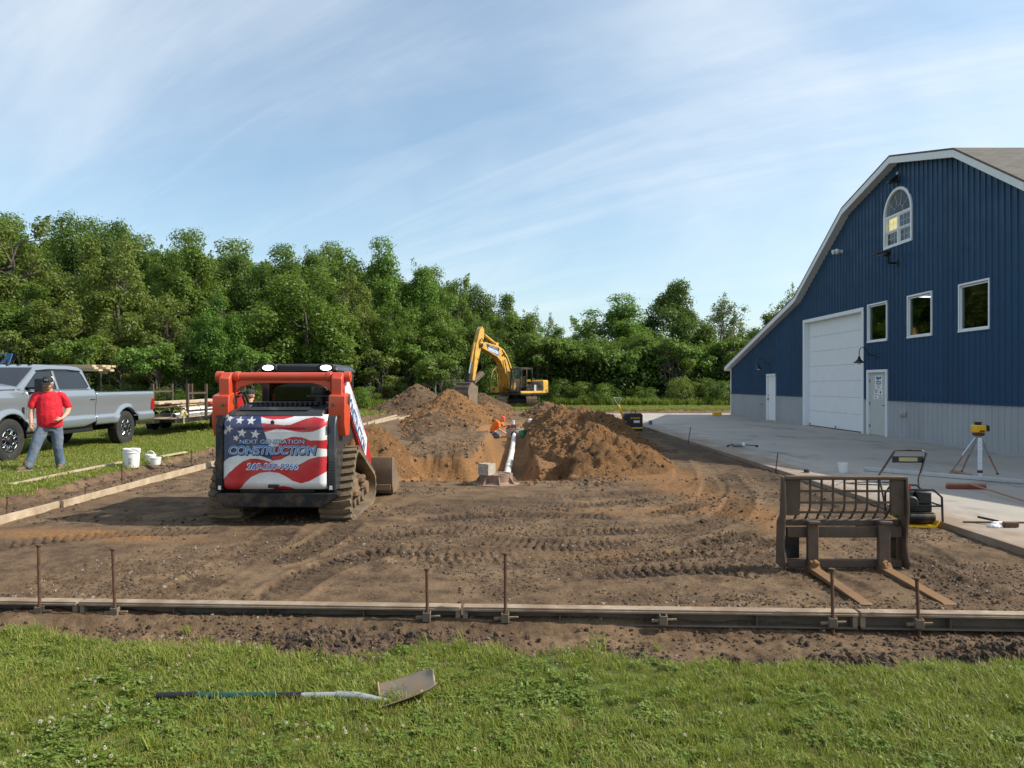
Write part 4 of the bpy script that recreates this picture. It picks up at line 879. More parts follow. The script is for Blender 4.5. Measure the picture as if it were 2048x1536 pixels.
def tree(kind, px, top, Y, hw, leaf, label, cat='tree', name='tree', group=TG, rz=None):
    cm, tm, h, rx = PROTO[kind]; X = (px - 1024) / F * Y; zt = H + (768 - top) / F * Y; s = hw * (1.12 if kind not in ('sumac', 'sumac2', 'shrub', 'willow') else 1) / F * Y / rx; sz = zt / h
    t_ = thing(name, label, cat, (X, Y, .03), rz if rz is not None else (px * 1.7) % 6.28, group); t_.scale = (s, s, sz)
    a = bpy.data.objects.new('crown', cm); COL.objects.link(a); a.parent = t_; a.material_slots[0].link = 'OBJECT'; a.material_slots[0].material = M[leaf]
    c = bpy.data.objects.new('trunk', tm); COL.objects.link(c); c.parent = t_; return t_
T = tree
T('feather', -130, 440, 55, 110, 'leaf_olive', 'feathery olive tree at the far left, mostly out of frame')
T('feather', 25, 428, 56, 112, 'leaf_olive', 'tall feathery olive green tree above the silver pickup hood')
T('upright', 148, 424, 62, 62, 'leaf_dark', 'dark pointed tree top, tallest on the left skyline')
T('broad', 226, 432, 64, 66, 'leaf_dark', 'dark rounded tree top right of the tallest left one')
T('feather', 240, 462, 50, 98, 'leaf_olive', 'big feathery olive tree behind the pickup cab')
T('upright2', 330, 474, 60, 52, 'leaf_mid', 'tree top right of the big feathery olive tree')
T('upright', 392, 458, 58, 64, 'leaf_mid', 'tall tree with upright shoots behind the lumber trailer')
T('upright2', 470, 484, 62, 64, 'leaf_dark', 'dark dense tree behind the bright green small tree')
T('upright', 548, 490, 60, 66, 'leaf_dark', 'dark dense tree above the left cab light of the loader')
T('upright2', 632, 487, 62, 62, 'leaf_dark', 'dark dense tree above the right cab light of the loader')
T('broad2', 440, 583, 46, 60, 'leaf_bright', 'small bright green tree standing out of the dark woods')
T('broad', 610, 526, 50, 112, 'leaf_mid', 'broad leafy tree right behind the track loader')
T('upright', 758, 474, 58, 66, 'leaf_bright', 'tall bright green tree, highest of the middle')
T('feather', 700, 545, 53, 66, 'leaf_olive', 'olive tree between the broad leafy tree and the tall bright one')
T('upright2', 850, 514, 58, 60, 'leaf_bright', 'tall bright tree left of the excavator stick')
T('feather', 915, 548, 62, 42, 'leaf_mid', 'slim tree just left of the excavator stick')
T('broad', 962, 566, 66, 48, 'leaf_dark', 'dark tree top above the excavator boom')
T('broad2', 1012, 582, 60, 62, 'leaf_mid', 'leafy tree directly behind the excavator')
T('sparse', 1072, 612, 70, 46, 'leaf_pale', 'thin grey green tree right of the excavator boom')
T('feather', 1105, 648, 66, 60, 'leaf_bright', 'light green low tree beyond the excavator cab')
T('feather', 1168, 632, 80, 48, 'leaf_mid', 'small distant tree in the gap of the skyline')
T('upright', 1238, 588, 66, 80, 'leaf_bright', 'light green tree left of the dark round one')
T('oak', 1348, 556, 70, 72, 'leaf_dark', 'dark round crowned tree, highest right of the excavator')
T('sparse', 1446, 584, 74, 66, 'leaf_pale', 'bare looking pale tree right of the dark round one')
T('broad2', 1532, 622, 70, 62, 'leaf_mid', 'leafy tree beside the barn eave')
T('sparse', 1588, 565, 66, 55, 'leaf_olive', 'thin tree showing over the barn rake')
T('broad2', 55, 560, 49, 95, 'leaf_mid', 'mid green tree low behind the pickup windshield')
T('feather', 140, 590, 47, 85, 'leaf_olive', 'low feathery tree behind the pickup doors')
T('feather', 335, 600, 49, 72, 'leaf_olive', 'low olive tree behind the pickup bed')
T('feather', 785, 600, 52, 72, 'leaf_mid', 'lower tree right of the loader cab')
T('broad2', 880, 610, 54, 66, 'leaf_mid', 'lower tree left of the excavator bucket')
T('broad', 965, 640, 55, 62, 'leaf_dark', 'low dark tree behind the excavator stick')
T('broad', 520, 600, 54, 75, 'leaf_dark', 'low dark tree left of the broad leafy tree')
ORD = 'first second third fourth fifth sixth seventh eighth ninth tenth eleventh twelfth thirteenth fourteenth fifteenth sixteenth seventeenth'.split()
i = 0
for px, top in ((15, 662), (85, 672), (160, 668), (235, 690), (300, 684), (365, 694), (425, 686), (490, 690), (690, 690), (745, 700), (820, 690), (860, 705)):
    i += 1; T('sumac' if i % 2 else 'sumac2', px, top, 43 + (i * 1.7) % 4 + (6 if px > 600 else 0), 58, ('leaf_mid', 'leaf_olive', 'leaf_bright')[i % 3], f'low spreading sumac with thin stems, {ORD[i - 1]} from the left along the woods', 'sumac', 'sumac_tree', 'sumacs along the left wood edge')
for px in range(1085, 1575, 42):
    i += 1; j_ = (px - 1085) // 42; T('sumac' if i % 2 else 'sumac2', px, 664 + (i * 37) % 30, 56.5 + (i * 1.9) % 4, 54, ('leaf_mid', 'leaf_mid', 'leaf_bright')[i % 3], f'front row sumac with bare stems, {ORD[j_]} from the excavator toward the barn', 'sumac', 'sumac_tree', 'sumacs along the right wood edge')
for px, top in ((1110, 700), (1190, 690), (1275, 705), (1360, 695), (1440, 700), (1515, 690)):
    i += 1; T('sumac2', px, top, 62, 70, 'leaf_dark', f'darker sumac of the back row, {ORD[[1110, 1190, 1275, 1360, 1440, 1515].index(px)]} from the excavator toward the barn', 'sumac', 'sumac_tree', 'deeper sumacs of the right thicket')
for px, top, Y, hw, lf, kd, lb in ((735, 772, 48, 36, 'leaf_mid', 'willow', 'pale bush left of the dark topsoil heap'), (795, 752, 50, 42, 'leaf_olive', 'willow', 'light green bush above the rusty beams on the flatbed'), (905, 730, 51, 38, 'leaf_pale', 'willow', 'grey green willow bush left of the excavator bucket'), (850, 758, 52, 30, 'leaf_olive', 'shrub', 'small bush behind the dark topsoil heap'), (968, 740, 55, 34, 'leaf_bright', 'shrub', 'bright bush behind the excavator thumb')):
    T(kd, px, top, Y, hw, lf, lb, 'bush', 'bush', 'bushes at the wood edge')
for k, px in enumerate(list(range(10, 720, 46)) + list(range(1000, 1580, 36))):
    right = px > 900; T('shrub', px, 752 + (k * 29) % 26, (54 if right else 43) + (k * 1.3) % 3, 34 + (k * 7) % 14, ('leaf_mid', 'leaf_dark', 'leaf_olive')[k % 3], f'dense low bush under the right thicket, {ORD[(px - 1000) // 36]} from the excavator toward the barn' if right else f'dense low bush at the foot of the left woods, {ORD[(px - 10) // 46]} from the left', 'bush', 'bush', 'undergrowth right' if right else 'undergrowth left')
# woods behind: one mass
objs = []
for k, lf in (('broad', 'leaf_dark'), ('upright', 'leaf_mid'), ('broad2', 'leaf_dark')):
    o = bpy.data.objects.new('wood_crown', PROTO[k][0]); COL.objects.link(o); o.material_slots[0].link = 'OBJECT'; o.material_slots[0].material = M[lf]; objs.append(o)
C_w = proto_col('wood crowns', objs); P = []; sw = []
sky_x = [-300, 0, 230, 400, 660, 760, 860, 960, 1050, 1110, 1170, 1300, 1500, 1700]; sky_y = [450, 448, 460, 482, 505, 505, 540, 588, 640, 678, 680, 650, 655, 630]
for rowY in (68, 76, 85):
    for px in range(-260, 1720, 52):
        Y = rowY + rs.uniform(-3, 3); q = px + rs.uniform(-20, 20); tp = np.interp(q, sky_x, sky_y) + rs.uniform(0, 22); hh = H + (768 - tp) / F * Y; P.append(((q - 1024) / F * Y, Y, 0)); sw.append(hh / 13)
objs2 = [bpy.data.objects.new('wood_shrub', PROTO[k][0]) for k in ('shrub',)]
for o in objs2: COL.objects.link(o); o.material_slots[0].link = 'OBJECT'; o.material_slots[0].material = M['leaf_dark']
C_u = proto_col('wood shrubs', objs2[:1]); Pu = [((q - 1024) / F * Y + rs.uniform(-1, 1), Y + rs.uniform(-1.5, 1.5), 0) for Y in (60, 64) for q in range(-260, 1720, 26)]
scatter('woodland', np.array(Pu), np.column_stack([np.zeros(len(Pu)), np.zeros(len(Pu)), rs.uniform(0, 6.28, len(Pu))]), rs.uniform(1.3, 2.3, len(Pu)), C_u, 1, 'dark undergrowth deep inside the woods')
scatter('woodland', np.array(P), np.column_stack([np.zeros(len(P)), np.zeros(len(P)), rs.uniform(0, 6.28, len(P))]), np.array(sw), C_w, 3, 'dark woods closing the view behind the trees')
# weeds at the foot of the woods
C_weed = proto_col('weeds', [tuft('clover_leaf', 120 + i, 36, .62, .30, .02) for i in range(3)] + [tuft('grass_blade', 125, 40, .6, .3, .012)])
n = 3200; X = rs.uniform(-48, 34, n); Y = np.where(X < -4, np.interp(X, [-48, -14, -4], [42, 42.5, 50]), 53.2) + rs.exponential(1.3, n); k = ~((X > 11) & (Y < 40)); P = np.column_stack([X, Y, np.full(n, .04)])[k]
scatter('weeds', P, up_rot(len(P), .25), rs.uniform(.5, 1.3, len(P)), C_weed, 4, 'tall weeds along the foot of the woods')
# ================================================================ text
def text_mesh(name, s, mat_, parent, loc, width, height, rot=(R(90), 0, 0), shear=0.0, bold=0.0, ext=.0008, font_space=1.0):
    c = bpy.data.curves.new('t', 'FONT'); c.body = s; c.size = 1; c.shear = shear; c.offset = bold; c.extrude = 0; c.align_x = 'CENTER'; c.align_y = 'CENTER'; c.space_character = font_space; c.resolution_u = 3
    o = bpy.data.objects.new('t', c); COL.objects.link(o); bpy.context.view_layer.update(); dgr = bpy.context.evaluated_depsgraph_get()
    me = bpy.data.meshes.new_from_object(o.evaluated_get(dgr)); bpy.data.objects.remove(o)
    v = np.zeros(len(me.vertices) * 3, np.float32); me.vertices.foreach_get('co', v); v = v.reshape(-1, 3); lo, hi = v.min(0), v.max(0); ctr = (lo + hi) / 2
    v = (v - ctr) * np.array([width / (hi[0] - lo[0]), height / (hi[1] - lo[1]), 1]); me.vertices.foreach_set('co', v.ravel().astype(np.float32)); me.update()
    me.materials.clear(); me.materials.append(M[mat_]); me.name = name
    t_ = bpy.data.objects.new(name, me); COL.objects.link(t_); t_.parent = parent; t_.location = loc; t_.rotation_euler = rot
    return t_
# ================================================================ compact track loader
m, t, b = pmat('flag_print', .32, coat=.35)
va = t.nodes.new('ShaderNodeVertexColor'); va.layer_name = 'print'
dn = RAMP(t, TN(t, 3, 6, .65), [(.45, 0), (.8, 1)]); L(t, MIX(t, MATH(t, 'MULTIPLY', dn, .35), va.outputs[0], (.30, .26, .22)), b.inputs['Base Color'])
SKX, SKY_ = -2.98, 8.95
sk = thing('track_loader', 'orange compact track loader with flag printed rear door, seen from behind', 'track loader', (SKX, SKY_, -.07))
# tracks -----------------------------------------------------------
def hull_loop(circ, n=14):
    pts = []
    for k, (y, z, r) in enumerate(circ):
        for a in range(24): pts.append((y + r * math.cos(a * math.pi / 12), z + r * math.sin(a * math.pi / 12)))
    pts = sorted(set(pts)); 
    def half(p):
        h_ = []
        for q in p:
            while len(h_) > 1 and (h_[-1][0] - h_[-2][0]) * (q[1] - h_[-2][1]) - (h_[-1][1] - h_[-2][1]) * (q[0] - h_[-2][0]) <= 0: h_.pop()
            h_.append(q)
        return h_
    a, b_ = half(pts), half(pts[::-1]); return a[:-1] + b_[:-1]
def along(loop, step):
    out = []; n = len(loop); carry = 0
    for i in range(n):
        p, q = Vector(loop[i]), Vector(loop[(i + 1) % n]); d = (q - p).length; s = carry
        while s < d: out.append((p + (q - p) * s / d, (q - p).normalized())); s += step
        carry = s - d
    return out
loop = hull_loop([(.62, .64, .25), (.40, .24, .235), (1.58, .24, .235)])
inner = hull_loop([(.62, .64, .21), (.40, .24, .195), (1.58, .24, .195)])
lugm = None
for s_ in (-1, 1):
    xa, xb = (.50, .92) if s_ > 0 else (-.92, -.50)
    b = MB(); n = len(loop); k_ = len(inner)
    dense = [p for p, d in along(loop, .05)]; dd = [d for p, d in along(loop, .05)]; n = len(dense)
    v = []
    for p, d in zip(dense, dd):
        q = p + Vector((-d.y, d.x)) * .035; v += [(xa, p.x, p.y), (xb, p.x, p.y), (xb, q.x, q.y), (xa, q.x, q.y)]
    f = []
    for i in range(n):
        j = (i + 1) % n
        for e in range(4): f.append((4 * i + e, 4 * i + (e + 1) % 4, 4 * j + (e + 1) % 4, 4 * j + e))
    b.add(v, f); tr = b.build('rubber_track', 'muddy_rubber', sk)
    if lugm is None:
        lb = MB()
        for q in (-1, 1):
            lb.bar((0, 0, .0), (q * .205, -.030, .0), .055, .06, (0, 0, 1)) 
        lo_ = lb.build('track_lug', 'muddy_rubber', None, bevel=.008); lugm = lo_.data; bpy.data.objects.remove(lo_)
    for i, (p, d) in enumerate(along(loop, .102)):
        o = bpy.data.objects.new('track_lug', lugm); COL.objects.link(o); o.parent = tr
        nr = Vector((d.y, -d.x)); p2 = p + nr * .018
        o.matrix_local = Matrix(((1, 0, 0, (xa + xb) / 2), (0, d.x, nr.x, p2.x), (0, d.y, nr.y, p2.y), (0, 0, 0, 1)))
    b = MB(); xm = (xa + xb) / 2; b.bx(xm - .10, xm + .10, .45, 1.52, .26, .44); b.prism([(.42, .30), (1.5, .30), (1.3, .46), (.75, .62), (.5, .62)], 0, xm - .07, xm + .07); b.build('track_frame', 'bucket_steel', sk, bevel=.01)
    for (y, z, r) in ((.62, .64, .205), (.40, .24, .19), (1.58, .24, .19), (.75, .16, .115), (1.0, .16, .115), (1.25, .16, .115)):
        b = MB(); b.lathe([(.001, -.13), (r * .5, -.13), (r * .55, -.09), (r, -.08), (r, .08), (r * .55, .09), (r * .5, .13), (.001, .13)], (xm, y, z), 20, 0); b.build('sprocket' if z > .5 else 'track_roller', 'bucket_steel', sk)
b = MB()
for k in range(30):
    r_ = random.Random(k); b.sphere((.62 + r_.uniform(0, .2), .60 + r_.uniform(0, .8), .28 + r_.uniform(0, .22) * (1 - abs(k - 12) / 40)), r_.uniform(.05, .10), 7, 5, (1, 1, .8))
o = b.build('packed_soil', 'tan_soil_clod', sk, fixn=False); o['kind'] = 'stuff'
# chassis ----------------------------------------------------------
b = MB(); b.bx(-.48, .48, .06, 2.0, .26, .62); b.build('chassis', 'black_steel', sk, bevel=.02)
b = MB(); b.prism([(-.76, .40), (.80, .40), (.80, .36), (.62, .22), (-.62, .22), (-.76, .36)], 1, -.05, .28); b.build('rear_bumper', 'black_steel', sk, bevel=.012)
for s_ in (-1, 1):
    b = MB(); b.prism([(-.01, .42), (.30, .42), (.42, .95), (1.2, 1.02), (1.2, 1.36), (.40, 1.40), (.06, 1.37), (-.01, 1.25)], 0, s_ * .655, s_ * .76); b.build('side_panel', 'dark_grey_panel' if s_ > 0 else 'black_steel', sk, bevel=.018)
b = MB()
for k in range(9): b.bx(.672, .742, -.016, -.012, .50 + k * .035, .512 + k * .035)
b.build('vent_slats', 'black_plastic', sk)
for s_ in (-1, 1):
    b = MB(); b.bx(s_ * .70 - .018, s_ * .70 + .018, -.018, -.0125, .44, .49); b.build('reflector', 'decal_white', sk)
# engine door with the flag print ----------------------------------
NU, NV = 250, 190; U, V = np.meshgrid(np.linspace(0, 1, NU), np.linspace(0, 1, NV))
ZX0, ZX1, ZY0, ZY1 = 183., 1058., 540., 1185.
zx = ZX0 + U * (ZX1 - ZX0); zy = ZY1 + V * (ZY0 - ZY1)
def cur(pts): return np.interp(zx, [p[0] for p in pts], [p[1] for p in pts], left=9e3, right=9e3)
def band(up, lo):
    a, c = cur(up), cur(lo); return (zy > a) & (zy < c) & (a < 8e3) & (c < 8e3)
red = band([(480, 530), (800, 530)], [(480, 556), (540, 572), (600, 582), (700, 578), (760, 562), (800, 545)])
red |= band([(500, 612), (600, 618), (700, 630), (760, 625), (820, 600), (880, 575), (950, 560), (1030, 575), (1060, 600)], [(500, 700), (580, 680), (640, 662), (700, 665), (800, 685), (870, 692), (950, 685), (1000, 665), (1060, 630)])
red |= band([(600, 890), (640, 820), (700, 752), (780, 728), (860, 735), (930, 762), (1060, 758)], [(600, 937), (680, 925), (740, 890), (820, 830), (900, 815), (980, 825), (1060, 838)])
red |= band([(183, 1100), (240, 1040), (300, 985), (360, 940), (420, 918), (480, 918), (540, 930), (600, 950), (680, 990), (760, 1000), (840, 965), (920, 920), (1000, 900), (1060, 900)], [(183, 1190), (300, 1190), (340, 1170), (380, 1120), (430, 1075), (500, 1040), (580, 1030), (660, 1040), (720, 1070), (780, 1110), (850, 1130), (920, 1110), (1000, 1065), (1060, 1030)])
red |= band([(580, 1190), (640, 1160), (700, 1152), (760, 1165), (800, 1190)], [(580, 1200), (800, 1200)])
def inpoly(P):
    r_ = np.zeros(zx.shape, bool); n = len(P)
    for i in range(n):
        (x1, y1), (x2, y2) = P[i], P[(i + 1) % n]
        c = ((y1 > zy) != (y2 > zy)) & (zx < (x2 - x1) * (zy - y1) / (y2 - y1 + 1e-9) + x1); r_ ^= c
    return r_
canton = inpoly([(170, 585), (235, 540), (490, 535), (525, 650), (560, 750), (612, 932), (540, 905), (470, 880), (330, 880), (240, 910), (170, 960)])
stars = np.zeros(zx.shape, bool)
for (sx_, sy_, r_, a0) in ((235, 572, 36, .2), (325, 590, 38, .1), (422, 592, 42, 0), (240, 660, 36, .3), (205, 690, 28, .1), (350, 697, 42, .1), (462, 708, 44, .15), (300, 740, 30, .3)):
    stars |= inpoly([(sx_ + (r_ if k % 2 == 0 else r_ * .42) * math.sin(a0 + k * math.pi / 5), sy_ - (r_ if k % 2 == 0 else r_ * .42) * math.cos(a0 + k * math.pi / 5)) for k in range(10)])
col = np.ones((NV, NU, 4), np.float32); col[..., :3] = (.66, .655, .66); col[red, :3] = (.46, .012, .022); col[canton, :3] = (.022, .034, .115); col[stars & canton, :3] = (.62, .60, .58)
wv = fbm(U * 5, V * 5, 3, 700); col[..., :3] *= (1 + .12 * wv)[..., None]
HW, Z0, Z1 = .65, .445, 1.385
rc = .09; ex = np.clip((np.abs(U - .5) * 2 * HW - (HW - rc)) / rc, 0, 1); ez = np.clip((Z0 + rc - (Z0 + V * (Z1 - Z0))) / rc, 0, 1); et = np.clip((V * (Z1 - Z0) - (Z1 - Z0 - .16)) / .16, 0, 1)
Yh = -.06 + .05 * ex ** 2.2 + .05 * ez ** 2.2 + .09 * et ** 2
Yh += .006 * np.exp(-((V - .80) / .012) ** 2) * (np.abs(U - .48) < .33)
Zh = Z0 + V * (Z1 - Z0); Xh = (U - .5) * 2 * HW
M['flag'] = M['flag_print']; door = grid_mesh('engine_door', Xh, Yh, Zh, 'flag'); door.parent = sk
ca = door.data.color_attributes.new('print', 'FLOAT_COLOR', 'POINT'); ca.data.foreach_set('color', col.reshape(-1, 4).ravel())
md = door.modifiers.new('thick', 'SOLIDIFY'); md.thickness = .03; md.offset = -1
door['label'] = 'engine door printed with a waving flag and company lettering'
def zpt(x, y, dy=-.064): return ((x - ZX0) / (ZX1 - ZX0) * 2 * HW - HW, dy, Z1 + (y - ZY0) / (ZY1 - ZY0) * (Z0 - Z1))
ku = 2 * HW / (ZX1 - ZX0); kv = (Z1 - Z0) / (ZY1 - ZY0)
text_mesh('lettering', 'NEXT GENERATION', 'decal_navy', door, zpt(607, 773), 555 * ku, 44 * kv, bold=.035); text_mesh('lettering', 'NEXT GENERATION', 'decal_lightblue', door, zpt(605, 771, -.0655), 545 * ku, 36 * kv, bold=.006)
for dx, dy_, mt, off, bo in ((8, 8, 'decal_navy', -.0640, .06), (0, 0, 'decal_navy', -.0650, .062), (0, 0, 'decal_white', -.0658, .042), (0, 0, 'decal_blue', -.0666, .018)):
    text_mesh('lettering', 'CONSTRUCTION', mt, door, zpt(608 + dx, 845 + dy_, off), 735 * ku * (1 + bo * .2), 78 * kv * (1 + bo), shear=.18, bold=bo, font_space=.92)
text_mesh('lettering', '269-209-9966', 'decal_white', door, zpt(607, 984, -.064), 446 * ku, 66 * kv, shear=.25, bold=.045); text_mesh('lettering', '269-209-9966', 'ink_blue', door, zpt(607, 984, -.0655), 430 * ku, 52 * kv, shear=.25, bold=.008)
b = MB(); b.lathe([(.001, -.004), (.022, -.004), (.026, .004)], zpt(607, 605, -.062), 14, 1); b.build('door_lock', 'black_plastic', door)
# bonnet -----------------------------------------------------------
b = MB(); b.prism([(.0, 1.36), (.06, 1.43), (.40, 1.49), (.95, 1.53), (.95, 1.36)], 0, -.60, .60); b.build('bonnet', 'dark_grey_panel', sk, bevel=.02)
b = MB(); b.prism([(.05, 1.44), (.16, 1.475), (.16, 1.45)], 0, -.5, .40); b.build('bonnet_lip', 'black_plastic', sk)
b = MB(); b.cyl((.42, .55, 1.48), (.42, .55, 1.60), .075, seg=18); b.bx(.26, .60, .45, .62, 1.60, 1.625); b.lathe([(.001, 1.625), (.125, 1.625), (.13, 1.64), (.13, 1.72), (.12, 1.735), (.001, 1.735)], (.42, .58, 0), 22); b.build('air_cleaner', 'black_plastic', sk)
# cab --------------------------------------------------------------
CX = .52; cy0, cy1, cz0, cz1 = .98, 2.1, 1.0, 2.05
for s_ in (-1, 1):
    b = MB(); b.prism([(cy0, cz0), (cy0 + .12, cz0), (cy0 + .10, 1.95), (cy0, 1.95)], 0, s_ * CX, s_ * (CX - .10)); b.build('cab_pillar', 'black_steel', sk, bevel=.012)
    b = MB(); b.prism([(cy1 - .1, cz0), (cy1, cz0), (cy1 - .02, 1.95), (cy1 - .14, 1.95)], 0, s_ * CX, s_ * (CX - .08)); b.build('cab_pillar', 'black_steel', sk, bevel=.012)
    b = MB(); b.bx(s_ * (CX - .03), s_ * CX, cy0 + .1, cy1 - .1, cz0, 1.16); b.bx(s_ * (CX - .031), s_ * (CX - .001), cy0 + .1, cy1 - .1, 1.86, 1.97); b.build('side_frame', 'black_steel', sk)
    for k in range(7):
        b = MB(); z = 1.22 + k * .095; b.bx(s_ * (CX - .02), s_ * (CX - .005), cy0 + .09, cy1 - .11, z, z + .016); b.build('guard_bar', 'black_steel', sk)
b = MB(); b.prism([(-CX - .02, 1.93), (CX + .02, 1.93), (CX + .03, 1.98), (CX - .08, 2.05), (-CX + .08, 2.05), (-CX - .03, 1.98)], 1, cy0 - .02, cy1); b.build('cab_roof', 'dark_grey_panel', sk, bevel=.025)
b = MB(); b.bx(-.34, .34, cy0 - .04, cy0 + .02, 1.93, 2.03); b.build('rear_trim', 'black_plastic', sk, bevel=.02)
b = MB(); b.bx(-CX + .1, CX - .1, cy0 + .02, cy0 + .03, 1.42, 1.90); b.build('rear_window', 'tinted_glass', sk, smooth=False)
b = MB(); b.bx(-CX + .08, CX - .08, cy1 - .06, cy1 - .05, 1.1, 1.92); b.build('front_window', 'clear_glass', sk, smooth=False)
b = MB(); b.bx(-.26, .26, 1.30, 1.75, 1.0, 1.14); b.bx(-.24, .24, 1.26, 1.38, 1.12, 1.62); b.build('operator_seat', 'black_cloth', sk, bevel=.04)
for x in (-.40, .40):
    b = MB(); b.bx(x - .115, x + .115, cy0 - .09, cy0 + .02, 1.945, 2.045); lh = b.build('work_lamp', 'black_plastic', sk, bevel=.02)
    b = MB(); b.lathe([(.001, -.012), (.045, -.010), (.05, .0)], (0, 0, 0), 20, 1); b.v = [(p[0] * 1.55 + x, p[1] + cy0 - .091, p[2] * .72 + 1.995) for p in b.v]; b.build('lamp_lens', 'lamp_glow', lh)
# lift arms --------------------------------------------------------
for s_ in (-1, 1):
    xo, xi = s_ * .85, s_ * .635
    b = MB(); b.prism([(.10, 1.28), (.16, 1.10), (.36, 1.10), (.42, 1.45), (.40, 1.60), (.30, 1.66), (.12, 1.62)], 0, xi, xo); b.build('rear_link', 'orange_paint', sk, bevel=.012)
    b = MB(); b.prism([(.18, 1.52), (.44, 1.52), (.50, 1.78), (.46, 1.90), (.26, 1.92), (.18, 1.84)], 0, xi + s_ * .02, xo - s_ * .06); b.build('arm_tower', 'orange_paint', sk, bevel=.010)
    b = MB(); b.cyl((xi - s_ * .01, .30, 1.56), (xo + s_ * .012, .30, 1.56), .055); b.build('pivot_pin', 'worn_steel', sk)
    b = MB(); b.prism([(.24, 1.90), (.50, 1.88), (1.75, .98), (2.05, .62), (2.02, .42), (1.80, .40), (1.55, .62), (.34, 1.58), (.22, 1.70)], 0, s_ * .745, s_ * .80); b.build('lift_arm', 'red_paint', sk, bevel=.012)
    b = MB(); b.prism([(.30, 1.84), (.50, 1.82), (1.70, .95), (1.62, .68), (.40, 1.55), (.30, 1.66)], 0, s_ * .801, s_ * .806); dc = b.build('arm_decal', 'decal_white', sk, smooth=False)
    if s_ > 0:
        dirv = Vector((0, 1.25, -.92)).normalized(); upv = Vector((0, .92, 1.25)).normalized(); ro = Matrix(((0, 0, 1), (dirv.y, upv.y, 0), (dirv.z, upv.z, 0))).to_euler()
        text_mesh('lettering', 'CONSTRUCTION', 'decal_navy', dc, (.8075, 1.00, 1.20), 1.34, .20, ro, .15, .04); text_mesh('lettering', 'CONSTRUCTION', 'decal_blue', dc, (.8082, 1.00, 1.20), 1.30, .165, ro, .15, .005)
        text_mesh('lettering', 'NEXT GENERATION', 'decal_lightblue', dc, (.8082, 1.10, 1.36), .95, .07, ro, 0, .01)
    b = MB(); b.cyl((s_ * .70, .62, .85), (s_ * .70, .46, 1.42), .042); b.build('lift_cylinder', 'black_steel', sk)
    b = MB(); b.cyl((s_ * .70, .50, 1.30), (s_ * .70, .40, 1.62), .024); b.build('cylinder_rod', 'chrome', sk)
b = MB(); b.tube([(-.84, .33, 1.865), (.84, .33, 1.865)], .058, 18); b.prism([(-.62, 1.86), (.62, 1.86), (.62, 1.66), (.55, 1.73), (.38, 1.78), (-.38, 1.78), (-.55, 1.73), (-.62, 1.66)], 1, .30, .37); b.build('arm_crossbar', 'orange_paint', sk, bevel=.008)
b = MB(); b.tube([(-.60, .34, 1.64), (-.575, .46, 1.68), (-.57, .58, 1.56), (-.585, .70, 1.44)], .016, 8); b.tube([(-.62, .36, 1.60), (-.60, .48, 1.62), (-.60, .62, 1.46)], .014, 8); b.build('hydraulic_hose', 'rubber', sk)
for x in (-.60, .60):
    b = MB(); b.tube([(x - .03, .33, 1.865), (x + .03, .33, 1.865)], .072, 18); b.build('crossbar_collar', 'orange_paint', sk, bevel=.006)
for s_ in (-1, 1):
    b = MB(); b.cyl((s_ * .79, .33, 1.865), (s_ * .875, .33, 1.865), .072, seg=20); b.build('pivot_boss', 'orange_paint', sk, bevel=.006)
    b = MB(); b.cyl((s_ * .70, .095, 1.50), (s_ * .70, .085, 1.50), .022, seg=6); b.build('bolt', 'worn_steel', sk); b = MB(); b.cyl((s_ * .78, .095, 1.36), (s_ * .78, .085, 1.36), .018, seg=6); b.build('bolt', 'worn_steel', sk)
    b = MB(); b.bx(s_ * .66, s_ * .69, -.03, .02, 1.16, 1.26); b.build('door_hinge', 'black_steel', sk, bevel=.006)
b = MB(); b.bx(-.07, .07, -.085, -.055, .47, .515); b.build('door_latch', 'black_plastic', sk, bevel=.01)
b = MB()
for k in range(14): b.bx(-.45 + k * .065, -.415 + k * .065, .30, .86, 1.5, 1.53)
o = b.build('bonnet_louvres', 'black_plastic', sk); o['kind'] = 'stuff'
b = MB(); b.tube([(.60, .42, 1.62), (.57, .55, 1.72), (.56, .75, 1.60), (.60, .9, 1.45)], .014, 8); b.build('hydraulic_hose', 'rubber', sk)
for x in (-.2, .2): b = MB(); b.bx(x - .05, x + .05, .10, .18, .27, .31); b.build('tie_down', 'worn_steel', sk, bevel=.01)
# bucket -----------------------------------------------------------
bo = MB(); prof = [(2.25, .62), (2.22, .45), (2.24, .16), (2.34, .03), (3.05, .02)]; w = 1.07
o2 = [(p[0] + .03, p[1] + (.0 if p[1] > .1 else .03)) for p in prof]
bo.prism(prof + o2[::-1], 0, -w, w); bo.build('loader_bucket', 'bucket_steel', sk, bevel=.006)
for s_ in (-1, 1):
    b = MB(); b.prism([(2.25, .62), (2.22, .45), (2.24, .16), (2.34, .03), (3.05, .02), (2.75, .30), (2.42, .60)], 0, s_ * (w + .001), s_ * (w + .026)); b.build('bucket_side', 'bucket_steel', sk, bevel=.005)
b = MB(); b.bx(-w, w, 2.205, 2.225, .10, .19); b.build('bucket_rib', 'bucket_steel', sk, bevel=.004)
b = MB(); b.bx(-.5, .5, 2.05, 2.21, .15, .55); b.build('quick_hitch', 'black_steel', sk, bevel=.02)
